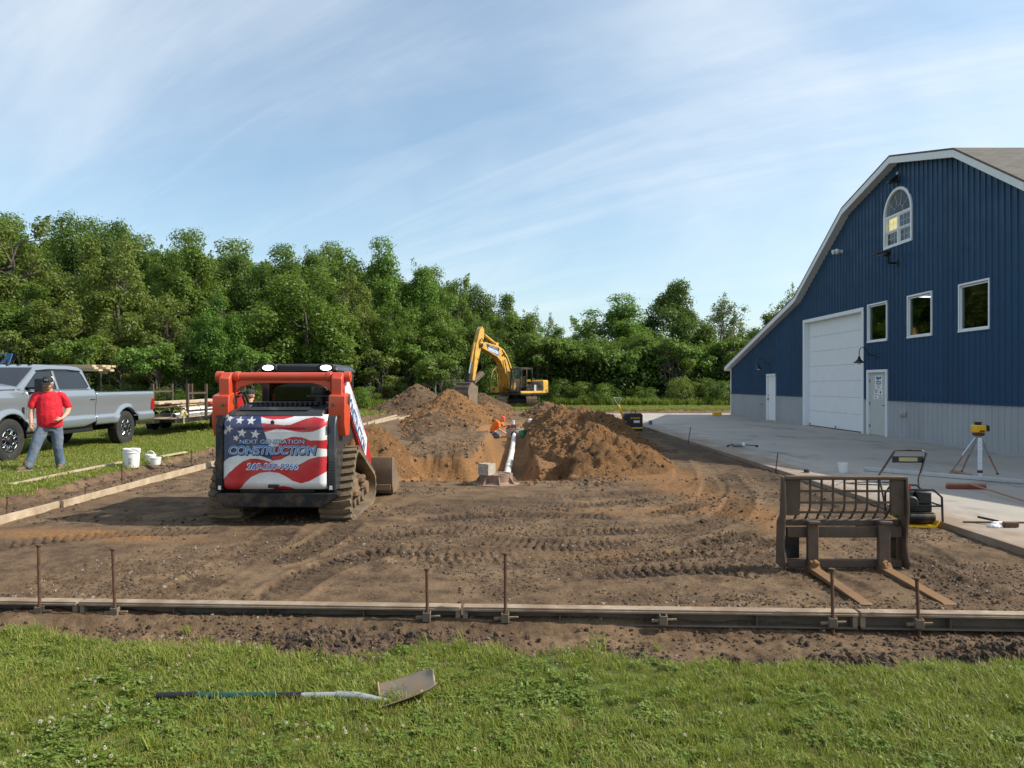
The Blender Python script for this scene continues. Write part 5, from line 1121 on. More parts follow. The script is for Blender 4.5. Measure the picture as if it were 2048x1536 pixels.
# ================================================================ pickup truck (x forward, y left)
TX, TY, TZ = -11.55, 14.95, .05
tk = thing('pickup_truck', 'silver crew cab pickup truck parked on the lawn, facing the camera', 'pickup truck', (TX, TY, TZ), R(-90))
PROF = [(.58, .93), (.66, .985), (.76, 1.0), (.81, .995), (.85, .955), (1.10, .962), (1.28, .990), (1.36, .990), (1.44, .966), (1.50, .925)]
pz = [p[0] for p in PROF]; py_ = [p[1] for p in PROF]; AZ, ARAD = .455, .555
def side(name, x0, x1, top, s_, arch=None, bot=.60, n=None, mt='silver_paint', flare=0.0):
    n = n or max(6, int(abs(x1 - x0) / .025)); xs_ = np.linspace(x0, x1, n); rows = 22; X = np.zeros((rows, n)); Y = X.copy(); Z = X.copy()
    for j, x in enumerate(xs_):
        lo = bot(x) if callable(bot) else bot
        if arch is not None:
            q = ARAD ** 2 - (x - arch) ** 2
            if q > 0: lo = max(lo, AZ + math.sqrt(q))
        hi = top(x) if callable(top) else top
        for i in range(rows):
            z = lo + (hi - lo) * i / (rows - 1); y = np.interp(z, pz, py_)
            if arch is not None:
                dd = math.hypot(x - arch, z - AZ) - ARAD; y += .045 * math.exp(-(max(0, dd) / .09) ** 2) * (1 if z < 1.25 else max(0, 1 - (z - 1.25) / .15))
            X[i, j], Y[i, j], Z[i, j] = x, s_ * y, z
    o = grid_mesh(name, X, Y, Z, mt); o.parent = tk; md = o.modifiers.new('thick', 'SOLIDIFY'); md.thickness = .03; md.offset = 1 if s_ * (x1 - x0) < 0 else -1
    return o
for s_ in (1, -1):
    side('front_fender', .95, -.50, lambda x: 1.50 - .05 * max(0, x) ** 1.5, s_, 0.0); d = side('front_door', -.512, -1.655, 1.50, s_); d2_ = side('rear_door', -1.667, -3.04, 1.50, s_, None, lambda x: .60 if x > -2.6 else .60 + (-2.6 - x) * .25); side('bed_side', -3.07, -5.95, 1.43, s_, -4.5, lambda x: .62)
    for dd_, x in ((d, -1.50), (d2_, -2.88)):
        b = MB(); b.box((x, s_ * 1.008, 1.265), (.24, .03, .045)); b.build('door_handle', 'chrome', dd_, bevel=.01); b = MB(); b.box((x, s_ * .991, 1.262), (.26, .012, .075)); b.build('handle_cup', 'silver_paint', dd_, bevel=.02)
    b = MB(); b.box((-.62 + .24, s_ * .985, 1.17), (.095, .03, .55)); b.build('fender_vent', 'black_plastic', tk, bevel=.01)
    b = MB(); b.box((-3.55, s_ * .977, 1.07), (.22, .022, .24)); b.build('fuel_door', 'silver_paint', tk, bevel=.02)
    b = MB(); b.bx(-3.05, -.58, s_ * .78, s_ * .93, .46, .56); b.build('running_board', 'black_plastic', tk, bevel=.02)
    b = MB(); b.bx(-5.98, -5.85, s_ * .86, s_ * .985, .98, 1.38); b.bx(-5.99, -5.80, s_ * .90, s_ * 1.012, .92, 1.385); b.build('tail_light', 'red_lens', tk, bevel=.015)
    b = MB(); b.bx(-3.05, -5.93, s_ * .90, s_ * .965, 1.425, 1.455); b.build('bed_rail_cap', 'black_plastic', tk, bevel=.01)
    b = MB(); b.tube([(-.50, s_ * .948, 1.522), (-1.6, s_ * .950, 1.522), (-2.85, s_ * .950, 1.522)], .011, 6); b.build('belt_trim', 'chrome', tk)
    # mirror
    b = MB(); b.box((-.62, s_ * 1.03, 1.56), (.10, .24, .05)); b.box((-.62, s_ * 1.03, 1.46), (.10, .24, .04)); b.box((-.60, s_ * 1.22, 1.58), (.13, .20, .38)); b.build('side_mirror', 'black_plastic', tk, bevel=.025)
    # wheel-well liner
    for ax in (0, -4.5):
        b = MB(); pts = [(ax + ARAD * 1.0 * math.cos(a * math.pi / 14), AZ + ARAD * math.sin(a * math.pi / 14)) for a in range(15)]; b.prism(pts, 1, s_ * .45, s_ * .955)
        b.f = b.f[2:]; b.build('wheel_well', 'black_plastic', tk, smooth=True)
b = MB(); b.bx(-5.9, .7, -.45, .45, .42, .66); b.build('chassis', 'black_steel', tk, bevel=.02)
b = MB(); b.bx(-3.04, -.45, -.92, .92, .58, .70); b.build('floor_pan', 'black_steel', tk)
b = MB(); b.bx(-5.93, -3.08, -.90, .90, .80, .86); b.bx(-3.12, -3.08, -.93, .93, .7, 1.42); b.build('bed_floor', 'black_plastic', tk)
b = MB(); b.bx(-5.96, -5.90, -.92, .92, .78, 1.43); b.build('tailgate', 'silver_paint', tk, bevel=.02)
b = MB(); b.bx(-6.12, -5.95, -.95, .95, .55, .74); b.build('rear_bumper', 'chrome', tk, bevel=.04)
b = MB(); b.bx(.93, 1.12, -.95, .95, .50, .80); b.build('front_bumper', 'chrome', tk, bevel=.05)
b = MB(); b.bx(.88, .97, -.62, .62, .80, 1.36); b.build('grille', 'black_plastic', tk, bevel=.02)
for s_ in (1, -1):
    b = MB(); b.bx(.85, .96, s_ * .64, s_ * .93, .95, 1.34); b.build('headlight', 'white_lens', tk, bevel=.03)
# bonnet
X, Yg = np.meshgrid(np.linspace(.95, -.38, 40), np.linspace(-.93, .93, 40)); Zg = 1.50 + .12 * np.sqrt(np.clip(1 - (np.abs(Yg) / .935) ** 3.0, 0, 1)) - .045 * np.clip(X, 0, 9) ** 1.6 + .02 * np.exp(-((np.abs(Yg) - .45) / .15) ** 2)
o = grid_mesh('bonnet', X, Yg, Zg, 'silver_paint'); o.parent = tk; md = o.modifiers.new('thick', 'SOLIDIFY'); md.thickness = .03; md.offset = -1
# greenhouse: belt ring -> roof ring
def ring(z, x0, x1, w, r_=.10, n=5):
    p = []
    for cx_, cy_, a0 in ((x0 - r_, w - r_, 0), (x1 + r_, w - r_, 90), (x1 + r_, -w + r_, 180), (x0 - r_, -w + r_, 270)):
        for k in range(n): a = R(a0 + 90 * k / (n - 1)); p.append((cx_ + r_ * math.cos(a), cy_ + r_ * math.sin(a), z))
    return p
b = MB(); b.loft([ring(1.47, -.22, -3.05, .945), ring(1.52, -.26, -3.04, .93), ring(2.00, -1.06, -2.92, .765), ring(2.07, -1.24, -2.84, .71, .14), ring(2.11, -1.50, -2.66, .50, .16)]); b.build('cab_shell', 'silver_paint', tk)
def sidept(x, z, s_, off=.006):
    y = np.interp(z, [1.52, 2.00], [.93, .765]); return (x, s_ * (y + off), z + off * .4)
for s_ in (1, -1):
    for nm, ps in (('front_window', [(-.52, 1.54), (-1.60, 1.54), (-1.60, 1.945), (-1.16, 1.945), (-1.02, 1.87)]), ('rear_window', [(-1.72, 1.54), (-2.78, 1.54), (-2.86, 1.58), (-2.74, 1.87), (-2.66, 1.945), (-1.72, 1.945)])):
        b = MB(); v = [sidept(x, z, s_) for x, z in ps] + [sidept(x, z, s_, -.01) for x, z in ps]; n = len(ps); b.add(v, [tuple(range(n))[::s_]] + [(i, (i + 1) % n, n + (i + 1) % n, n + i) for i in range(n)]); w_ = b.build(nm, 'dark_glass', tk, smooth=False)
        b = MB(); pp = [sidept(x, z, s_, .008) for x, z in ps]; b.tube(pp + [pp[0]], .009, 5, cap=False); b.build('window_trim', 'chrome' if False else 'black_plastic', w_)
    b = MB(); pp = [sidept(x, z, s_, .014) for x, z in ((-1.08, 1.945), (-1.5, 1.98), (-2.2, 1.985), (-2.72, 1.96))]; b.tube(pp, .016, 5); b.build('rain_guard', 'black_plastic', tk)
b = MB(); v = [(-.30, -.86, 1.525), (-.30, .86, 1.525), (-1.10, .71, 2.005), (-1.10, -.71, 2.005)]; v = [(x + .012, y, z + .02) for x, y, z in v]; b.add(v, [(0, 1, 2, 3)]); b.build('windshield', 'dark_glass', tk, smooth=False)
b = MB()
for y in (-.5, -.25, 0, .25, .5): b.box((-1.32, y, 2.09), (.09, .05, .025))
o = b.build('roof_marker', 'black_plastic', tk); o['kind'] = 'stuff'
b = MB(); b.tube([(-.42, .80, 1.5), (-.62, .84, 1.98)], .006, 6); b.build('antenna', 'black_plastic', tk)
# wheels
wheel0 = None
for ax in (0, -4.5):
    for s_ in (1, -1):
        if wheel0 is None:
            b = MB(); r_ = .46; b.lathe([(.25, -.12), (.30, -.138), (.41, -.14), (.45, -.12), (r_, -.08), (r_, .08), (.45, .12), (.41, .14), (.30, .138), (.25, .12)], (0, 0, 0), 40, 1); tyre = b.build('tyre', 'rubber', None)
            b = MB(); b.lathe([(.255, -.11), (.262, .125), (.245, .13), (.235, .08), (.10, .06), (.001, .06)], (0, 0, 0), 36, 1); rim = b.build('rim', 'black_plastic', tyre)
            for k in range(8):
                a = k * math.pi / 4; b = MB(); ca_, sa_ = math.cos(a), math.sin(a)
                def q(r2, t2, y2): return (r2 * ca_ - t2 * sa_, y2, r2 * sa_ + t2 * ca_)
                pts = [q(.10, .0, .125), q(.20, -.052, .125), q(.236, -.03, .12), q(.236, .03, .12), q(.20, .052, .125)]
                b.tube([q(.125, -.022, .12), q(.165, -.05, .125), q(.222, -.058, .122), q(.235, 0, .12), q(.222, .058, .122), q(.165, .05, .125), q(.125, .022, .12), q(.125, -.022, .12)], .0105, 6); b.build('spoke_ring', 'chrome', rim)
            b = MB(); b.lathe([(.001, .14), (.05, .14), (.07, .12), (.085, .10), (.085, .06)], (0, 0, 0), 20, 1); b.build('hub_cap', 'black_plastic', rim); wheel0 = tyre; w_ = tyre
        else: w_ = copy_tree(wheel0)
        w_.parent = tk; w_.location = (ax, s_ * .85, .46); w_.rotation_euler = (0, R(13 * ax + 5), 0 if s_ > 0 else math.pi); w_.name = 'wheel'
# ================================================================ lumber trailer behind the truck (world axes)
tl = thing('lumber_trailer', 'black flatbed trailer with stake racks behind the pickup', 'trailer', (-11.55, 25.5, .05))
b = MB()
for x in (-.98, .98): b.bx(x - .04, x + .04, -3.3, 3.3, .42, .56)
for k in range(9): b.bx(-.94, .94, -3.25 + k * .8, -3.19 + k * .8, .44, .52)
b.build('deck_frame', 'black_steel', tl, bevel=.006)
for k in range(10):
    b = MB(); x0 = -.93 + k * .187; b.bx(x0, x0 + .178, -3.28, 3.28, .535, .57); b.build('deck_plank', 'form_wood', tl)
b = MB(); b.bar((-.5, -3.3, .48), (0, -4.35, .48), .08, .1); b.bar((.5, -3.3, .48), (0, -4.35, .48), .08, .1); b.build('tongue', 'black_steel', tl)
b = MB(); b.bx(-.25, .25, -3.75, -3.35, .50, .92); b.build('tool_box', 'black_steel', tl, bevel=.015)
for x, y in ((.95, -2.3), (.95, -.9), (-.95, -.8), (-.95, .6), (.95, 1.2), (.95, 2.6), (-.95, 2.2)):
    b = MB(); b.bx(x - .04, x + .04, y - .04, y + .04, .40, 1.66); b.build('rack_post', 'worn_steel', tl, bevel=.005)
for x, y0, y1, zz_ in ((.95, -2.3, -.9, 1.32), (-.95, -.8, .6, 1.36), (.95, 1.2, 2.6, 1.32)):
    b = MB(); b.bx(x - .025, x + .025, y0 + .04, y1 - .04, zz_, zz_ + .06); b.build('rack_rail', 'worn_steel', tl)
b = MB(); b.bx(.955, 1.0, -3.2, 3.2, .74, .80); b.build('side_rail', 'black_steel', tl)
for y in (-.45, .45):
    for s_ in (-1, 1):
        b = MB(); b.lathe([(.001, -.1), (.18, -.1), (.19, -.09), (.33, -.1), (.35, -.06), (.35, .06), (.33, .1), (.19, .09), (.18, .1), (.001, .1)], (s_ * 1.12, y * 1.0, .35), 28, 0); b.build('wheel', 'rubber', tl)
    pass
def plank(name, c, size, rot, matn, label, cat, group=None):
    t_ = MB().box((0, 0, size[2] / 2), size).build(name, matn, None, bevel=.004); t_.location = c; t_.rotation_euler = rot; tag(t_, label, cat, group); return t_
r_ = random.Random(3); z = .62
for lay in range(4):
    for k in range(5):
        wd = .14; ln = r_.uniform(3.2, 5.2); plank('lumber_plank', (-11.55 - .62 + k * .30 + r_.uniform(-.05, .05), 25.2 + r_.uniform(-.5, .6), z + (.22 if lay >= 1 else 0)), (wd * 1.7, ln, .038), (R(r_.uniform(-.6, .6)), 0, R(r_.uniform(-1.5, 1.5))), 'lumber', f'sawn lumber plank in the {("bottom", "second", "third", "top")[lay]} layer of the trailer pile, {ORD[k]} from its far side', 'plank', 'lumber pile on the trailer')
    z += .075
for k, (x, zz_) in enumerate(((-10.82, .68), (-10.98, .70), (-10.88, .84))):
    b = MB(); b.lathe([(.075, -1.6), (.082, -1.6), (.082, 1.6), (.075, 1.6)], (0, 0, 0), 20, 1); o = b.build('pvc_pipe', 'white_pvc', None); o.location = (x, 24.3 + .4 * k, zz_); tag(o, ('white plastic pipe at the near edge of the lumber trailer', 'white plastic pipe behind the near edge one on the trailer', 'white plastic pipe lying on top of the other two pipes')[k], 'pipe', 'pipes on the trailer')
b = MB(); b.tube([(-.0, -.02, .0), (.02, 0, .1), (.03, .1, .16), (.0, .25, .12), (.04, .3, .02)], .05, 8); b.tube([(.05, .05, .1), (.06, .05, -.25)], .022, 6); o = b.build('ratchet_strap', 'strap', None); o.location = (-10.53, 22.6, .68); tag(o, 'tan ratchet strap bundle hanging off the trailer side', 'strap')
o = MB().bx(-.06, .06, -.7, .7, 0, .10).build('steel_beam', 'red_paint', None, bevel=.006); o.location = (-10.75, 25.8, .98); o.rotation_euler = (0, 0, R(3)); tag(o, 'red painted steel bar on top of the trailer load', 'bar')
# rack with lumber rising behind the cab
rk = thing('lumber_rack', 'tall black steel rack behind the pickup bed', 'rack', (-15.6, 25.0, .05))
for x in (-2.6, .75):
    for y in (-.6, .6):
        b = MB(); b.bx(x - .04, x + .04, y - .04, y + .04, 0, 2.02); b.build('post', 'black_steel', rk, bevel=.004)
    b = MB(); b.bx(x - .045, x + .045, -.7, 1.0, 2.021, 2.09); b.build('cross_arm', 'black_steel', rk)
b = MB(); b.bx(-2.55, .7, -.63, -.57, 1.0, 1.06); b.build('rail', 'black_steel', rk)
for lay in range(3):
    for k in range(4):
        plank('lumber_plank', (-16.3 + r_.uniform(-.15, .2), 24.55 + k * .27, 2.145 + lay * .075), (4.0, .24, .068), (0, 0, R(r_.uniform(-.8, .8))), 'lumber', f'pale plank in the {("bottom", "middle", "top")[lay]} layer on the tall rack, {ORD[k]} from the front', 'plank', 'planks on the tall rack')
t_ = thing('lift_frame', 'blue steel frame tip with orange panel above the pickup hood', 'frame', (-18.05, 24.5, -.12))
b = MB(); b.bar((.25, 0, 2.35), (.75, 0, 2.85), .06, .06); b.bar((.30, 0, 2.85), (.80, 0, 2.85), .05, .05); b.bar((.62, 0, 2.4), (.78, 0, 2.82), .05, .05); b.bar((.3, 0, 2.85), (.35, 0, 2.3), .05, .05); b.build('frame_tip', 'blue_paint', t_)
b = MB(); b.prism([(-.6, 2.1), (-.6, 2.62), (.1, 2.55), (.9, 2.28), (.9, 2.1)], 1, -.3, .3); b.build('panel', 'lumber', t_, bevel=.03); b = MB(); b.bx(-.5, .7, -.28, .28, 0, 2.1); b.build('body', 'blue_paint', t_, bevel=.05)
# ================================================================ far flatbed with rusty beams
fb = thing('flatbed_trailer', 'long black flatbed trailer parked before the woods', 'trailer', (-9.3, 50.5, .05))
b = MB(); b.bx(-5.2, 3.0, -1.2, -1.1, .52, .74); b.bx(-5.2, 3.0, 1.1, 1.2, .52, .74); b.bx(-5.2, 3.0, -1.099, 1.099, .66, .735); b.build('deck', 'black_steel', fb, bevel=.01)
for x in (1.2, 2.1):
    for s_ in (-1, 1):
        b = MB(); b.lathe([(.001, -.12), (.2, -.12), (.36, -.12), (.38, -.08), (.38, .08), (.36, .12), (.001, .12)], (x, s_ * .98, .38), 24, 1); b.build('wheel', 'rubber', fb)
for x in (-4.6, -1.5):
    b = MB(); b.bx(x - .06, x + .06, -.9, -.78, 0, .65); b.build('landing_leg', 'black_steel', fb)
for k in range(5):
    b = MB(); pts = [(-2.6, 0), (-1, .05), (.6, .06), (2.3, -.02)]; b.prism([(p[0], p[1]) for p in pts] + [(p[0], p[1] + .32) for p in pts[::-1]], 1, -.04, .04); o = b.build('rusty_beam', 'rusty_beam', None, bevel=.01); o.location = (-8.6, 49.75 + k * .36, .79); tag(o, f'rusty bent steel beam on the far flatbed, {ORD[k]} from the front', 'beam', 'rusty beams on the flatbed')
o = MB().bx(0, .12, -.01, .01, 0, .22).build('paper_tag', 'paper', None); o.location = (-11.1, 49.68, .86); tag(o, 'small white tag on the rusty beams', 'tag')
# ================================================================ excavator (x heading, y left)
EX, EY = .34, 50.2
ex = thing('excavator', 'yellow tracked excavator with its boom reaching over a sand heap', 'excavator', (EX, EY, .0), R(238)); ex.scale = (.935, .935, .935)
TR = R(30 + 2)   # undercarriage turned against the house so that the tracks face the camera
m_t = Matrix.Rotation(TR, 4, 'Z')
eloop = hull_loop([(-1.55, .45, .42), (1.55, .45, .42)])
shoe = None
for s_ in (-1, 1):
    b = MB(); dense = [p for p, d in along(eloop, .12)]; dd = [d for p, d in along(eloop, .12)]; v = []; n = len(dense); y0, y1 = s_ * 1.07 - .20, s_ * 1.07 + .20
    for p, d in zip(dense, dd):
        q = p + Vector((-d.y, d.x)) * .06; v += [(p.x, y0, p.y), (p.x, y1, p.y), (q.x, y1, q.y), (q.x, y0, q.y)]
    f = [(4 * i + e, 4 * i + (e + 1) % 4, 4 * ((i + 1) % n) + (e + 1) % 4, 4 * ((i + 1) % n) + e) for i in range(n) for e in range(4)]
    b.add(v, f); b.xf(m_t); tr = b.build('track_chain', 'worn_steel', ex)
    if shoe is None:
        sb = MB(); sb.box((0, 0, .0), (.175, .76, .03)); sb.box((.06, 0, .025), (.02, .76, .035)); sb.box((-.03, 0, .02), (.02, .76, .025)); so_ = sb.build('track_shoe', 'bucket_steel', None); shoe = so_.data; bpy.data.objects.remove(so_)
    for p, d in along(eloop, .19):
        o = bpy.data.objects.new('track_shoe', shoe); COL.objects.link(o); o.parent = tr; nr = Vector((d.y, -d.x)); p2 = p + nr * .016
        o.matrix_local = m_t @ Matrix(((d.x, 0, nr.x, p2.x), (0, 1, 0, s_ * 1.07), (d.y, 0, nr.y, p2.y), (0, 0, 0, 1)))
    b = MB(); b.box((0, s_ * 1.07, .45), (2.9, .22, .36)); b.xf(m_t); b.build('track_frame', 'black_steel', ex, bevel=.03)
b = MB(); b.box((0, 0, .55), (1.6, 1.9, .35)); b.cyl((0, 0, .7), (0, 0, 1.0), .62, seg=28); b.xf(m_t); b.build('undercarriage', 'black_steel', ex, bevel=.02)
b = MB(); b.bx(-2.1, 1.65, -1.35, 1.35, 1.0, 1.16); b.build('turntable', 'black_steel', ex, bevel=.02)
b = MB(); b.bx(-2.0, 1.66, 1.02, 1.37, 1.12, 1.30); b.build('side_skirt', 'yellow_paint', ex, bevel=.03)
b = MB(); b.prism([(-2.75, -.9), (-2.55, -1.32), (-1.7, -1.36), (-1.7, 1.36), (-2.55, 1.32), (-2.75, .9)], 2, 1.12, 2.12); b.build('counterweight', 'yellow_paint', ex, bevel=.10, seg=3)
b = MB(); b.bx(-1.69, -.25, .42, 1.33, 1.17, 2.0); b.build('engine_cover', 'black_steel', ex, bevel=.03); b = MB(); b.bx(-1.69, .1, -1.33, .41, 1.17, 2.16); b.build('engine_hood', 'yellow_paint', ex, bevel=.04)
b = MB(); b.bx(-.62, -.30, 1.331, 1.345, 1.25, 1.75); b.build('access_door', 'grey_steel', ex, bevel=.006)
b = MB(); b.bx(.75, 1.66, -1.34, -.62, 1.17, 1.62); b.build('tool_box', 'yellow_paint', ex, bevel=.03); b = MB(); b.bx(-.0, .74, -1.34, -.55, 1.17, 2.05); b.build('fuel_tank', 'yellow_paint', ex, bevel=.03)
b = MB(); b.bx(1.661, 1.667, -1.06, -.92, 1.32, 1.50); b.build('tool_box_latch', 'black_plastic', ex)
b = MB(); b.tube([(1.6, -1.3, 1.6), (1.55, -1.3, 2.3), (1.35, -1.3, 2.75), (1.0, -1.3, 3.02), (.75, -1.3, 2.6), (.65, -1.3, 2.05)], .028, 8); b.build('handrail', 'yellow_paint', ex)
# cab
c0, c1, ya, yb, z0, z1 = -.05, 1.66, .42, 1.36, 1.17, 2.98
for (x, y) in ((c1 - .06, ya + .05), (c1 - .06, yb - .05), (c0 + .06, ya + .05), (c0 + .06, yb - .05), (.78, yb - .05)):
    b = MB(); b.bar((x + (.12 if x > 1 else 0), y, z0), (x - (.12 if x > 1 else 0), y, z1 - .05), .10, .09, (0, 1, 0)); b.build('cab_pillar', 'black_steel', ex, bevel=.015)
b = MB(); b.prism([(c0 - .02, z1 - .1), (c1 - .16, z1 - .1), (c1 - .14, z1 - .03), (c1 - .3, z1 + .05), (c0 + .05, z1 + .05), (c0 - .02, z1)], 1, ya - .02, yb + .02); b.build('cab_roof', 'black_steel', ex, bevel=.03)
b = MB(); b.bx(c0, c1 + .08, ya, yb, z0 - .002, z0 + .12); b.build('cab_floor', 'black_steel', ex, bevel=.02)
b = MB(); b.bx(c0, .74, yb - .04, yb, z0 + .12, 1.80); b.bx(c0 - .005, c0 + .03, ya, yb - .05, z0 + .12, 1.9); b.build('cab_panel', 'black_steel', ex)
b = MB(); b.add([(c1 + .03, ya + .1, 1.32), (c1 + .03, yb - .1, 1.32), (c1 - .14, yb - .1, 2.86), (c1 - .14, ya + .1, 2.86)], [(0, 1, 2, 3)]); b.build('front_window', 'clear_glass', ex, smooth=False)
b = MB(); b.bx(c0 + .12, .73, yb - .02, yb - .012, 1.82, 2.82); b.build('side_window', 'clear_glass', ex, smooth=False); b = MB(); b.bx(.84, c1 - .16, yb - .02, yb - .012, 1.35, 2.82); b.build('door_window', 'clear_glass', ex, smooth=False)
b = MB(); b.bx(.35, .85, .62, 1.14, 1.55, 1.70); b.bx(.30, .44, .64, 1.12, 1.70, 2.4); b.build('operator_seat', 'strap', ex, bevel=.05)
b = MB(); b.bx(.45, .95, 1.16, 1.26, 1.7, 1.8); b.tube([(1.25, .9, 1.3), (1.2, .9, 1.95)], .02, 6); b.tube([(1.3, .75, 1.3), (1.22, .75, 1.9)], .02, 6); b.build('controls', 'black_plastic', ex)
# boom, stick, bucket in the plane y = -.1
yc = -.12
def plate(name, pts, hw_, mt='yellow_paint', bev=.02, **k):
    b = MB(); b.prism(pts, 1, yc - hw_, yc + hw_); return b.build(name, mt, ex, bevel=bev, **k)
boom = plate('boom', [(.55, 1.35), (.30, 1.62), (.55, 2.3), (1.05, 3.25), (1.55, 3.95), (2.05, 4.35), (2.55, 4.52), (3.4, 4.66), (4.55, 4.78), (4.95, 4.72), (5.02, 4.50), (4.85, 4.34), (3.9, 4.08), (2.95, 3.80), (2.40, 3.45), (1.90, 2.80), (1.45, 2.05), (1.05, 1.45)], .25)
stick = plate('stick', [(4.72, 5.70), (5.02, 5.86), (5.24, 5.55), (5.30, 4.9), (5.42, 4.3), (5.30, 3.2), (5.22, 2.0), (5.12, 1.72), (4.98, 1.74), (4.93, 2.1), (4.86, 3.4), (4.78, 4.2), (4.70, 4.6), (4.62, 5.1)], .17)
sg = MB(); sg.prism([(2.62, 4.40), (4.30, 4.66), (4.12, 4.22), (3.0, 3.92), (2.72, 3.86)], 1, yc + .252, yc + .258); sgn_ = sg.build('boom_sign', 'ink_black', boom, smooth=False)
d1_ = Vector((-1.55, 0, -.32)).normalized(); u1_ = Vector((-.32, 0, 1.55)).normalized(); u1_ = (u1_ - d1_ * u1_.dot(d1_)).normalized(); rr_ = Matrix(((d1_.x, u1_.x, 0), (0, 0, 1), (d1_.z, u1_.z, 0))).to_euler()
text_mesh('lettering', 'CONSTRUCTION', 'decal_white', sgn_, (3.42, yc + .2605, 4.20), 1.36, .24, rr_, .1, .03); text_mesh('lettering', 'NEXT GENERATION', 'decal_lightblue', sgn_, (3.38, yc + .2605, 4.43), 1.05, .10, rr_, 0, .01)
sb = MB(); sb.prism([(2.75, 4.14), (4.2, 4.38), (4.12, 4.23), (3.0, 3.93), (2.74, 3.88)], 1, yc + .2582, yc + .2592); sb.build('sign_stripe', 'ink_blue', sgn_, smooth=False)
for s_ in (-1, 1):
    b = MB(); b.cyl((1.35, yc + s_ * .36, 1.42), (1.72, yc + s_ * .36, 2.55), .085, seg=12); b.build('boom_cylinder', 'yellow_paint', ex); b = MB(); b.cyl((1.70, yc + s_ * .36, 2.5), (2.10, yc + s_ * .36, 3.62), .05, seg=10); b.build('cylinder_rod', 'chrome', ex)
b = MB(); b.cyl((2.75, yc, 4.72), (4.15, yc, 5.28), .10, seg=14); b.build('stick_cylinder', 'yellow_paint', ex); b = MB(); b.cyl((4.1, yc, 5.26), (4.95, yc, 5.70), .055, seg=10); b.build('cylinder_rod', 'chrome', ex)
b = MB(); b.bx(2.55, 2.9, yc - .14, yc + .14, 4.50, 4.82); b.build('cylinder_lug', 'yellow_paint', ex, bevel=.02)
b = MB(); b.cyl((5.44, yc, 4.55), (5.48, yc, 3.15), .085, seg=12); b.build('bucket_cylinder', 'yellow_paint', ex); b = MB(); b.cyl((5.48, yc, 3.2), (5.50, yc, 2.30), .05, seg=10); b.build('cylinder_rod', 'chrome', ex)
b = MB(); b.tube([(4.6, yc + .27, 4.75), (4.9, yc + .27, 5.0), (5.1, yc + .24, 4.8), (5.05, yc + .2, 4.3)], .03, 6); b.tube([(2.3, yc + .27, 4.3), (1.6, yc + .28, 3.7), (1.0, yc + .28, 2.7), (.7, yc + .28, 1.9)], .03, 6); b.tube([(5.3, yc + .2, 3.6), (5.1, yc + .22, 3.45), (5.0, yc + .2, 3.6)], .02, 6); b.build('hydraulic_hose', 'rubber', ex)
b = MB()
for (x, z) in ((2.05, 4.05), (1.9, 3.9), (2.2, 3.92)): b.cyl((x, yc + .25, z), (x, yc + .33, z), .07, seg=10)
b.build('hose_clamp', 'black_plastic', ex)
for s_ in (-1, 1): b = MB(); b.cyl((4.86, yc + s_ * .17, 4.53), (4.86, yc + s_ * .29, 4.53), .13, seg=16); b.build('pivot_pin', 'black_steel', ex)
plate('bucket_link', [(5.42, 2.38), (5.60, 2.30), (5.55, 1.72), (5.42, 1.72)], .12, 'black_steel'); plate('coupler', [(4.95, 1.95), (5.62, 1.85), (5.66, 1.50), (5.0, 1.42)], .19, 'black_steel')
prof = [(5.75, 1.60), (6.02, 1.30), (6.08, .90), (5.88, .48), (5.45, .24), (4.95, .22), (4.80, .26)]
inn = [(x + (5.3 - x) * .06, z + (1.0 - z) * .07) for x, z in prof]
bw = .55; b = MB(); b.prism(prof + inn[::-1], 1, yc - bw, yc + bw); bk = b.build('bucket', 'bucket_steel', ex, bevel=.008); bk['label'] = 'worn steel digging bucket curled under the stick'
for s_ in (-1, 1):
    b = MB(); b.prism([(5.02, 1.48), (5.75, 1.60), (6.02, 1.30), (6.08, .90), (5.88, .48), (5.45, .24), (4.95, .22), (4.80, .26), (4.85, .7)], 1, yc + s_ * (bw + .001), yc + s_ * (bw + .035)); b.build('bucket_side', 'bucket_steel', bk, bevel=.006)
for (x, z, a) in ((5.93, 1.46, 45), (6.085, 1.1, 80), (6.01, .70, 110), (5.68, .35, 150)):
    b = MB(); b.box((x, yc, z), (.05, 2 * bw + .02, .10), (0, R(-a + 90), 0)); b.build('wear_strap', 'worn_steel', bk)
for k in range(5):
    b = MB(); y = yc - bw + .1 + k * .225; b.prism([(4.95, .20), (4.95, .29), (4.62, .30)], 1, y - .05, y + .05); b.build('tooth', 'bucket_steel', bk)
for y in (yc - .19, yc + .16):
    b = MB(); b.bar((4.98, y, 1.72), (4.0, y, 2.72), .045, .20, (0, 1, 0)); b.build('thumb_arm', 'bucket_steel', ex, bevel=.01)
b = MB(); b.bar((4.9, yc, 1.95), (4.05, yc, 2.82), .10, .32, (0, 1, 0)); b.build('thumb_plate', 'bucket_steel', ex)
ROTS = Matrix.Translation((4.88, 0, 4.53)) @ Matrix.Rotation(R(-15), 4, 'Y') @ Matrix.Translation((-4.88, 0, -4.53))
for o in [c for c in ex.children if c.name.split('.')[0] in ('stick', 'bucket_cylinder', 'bucket_link', 'coupler', 'bucket', 'thumb_arm', 'thumb_plate')] + list(bk.children): o.data.transform(ROTS)
for o in ex.children:
    if o.name.startswith('cylinder_rod') and min(v.co.z for v in o.data.vertices) < 2.4 and min(v.co.x for v in o.data.vertices) > 5: o.data.transform(ROTS)
text_mesh('lettering', '160C', 'ink_black', ex, (-2.15, 1.365, 1.32), .42, .15, (R(90), 0, R(180)), 0, .01)
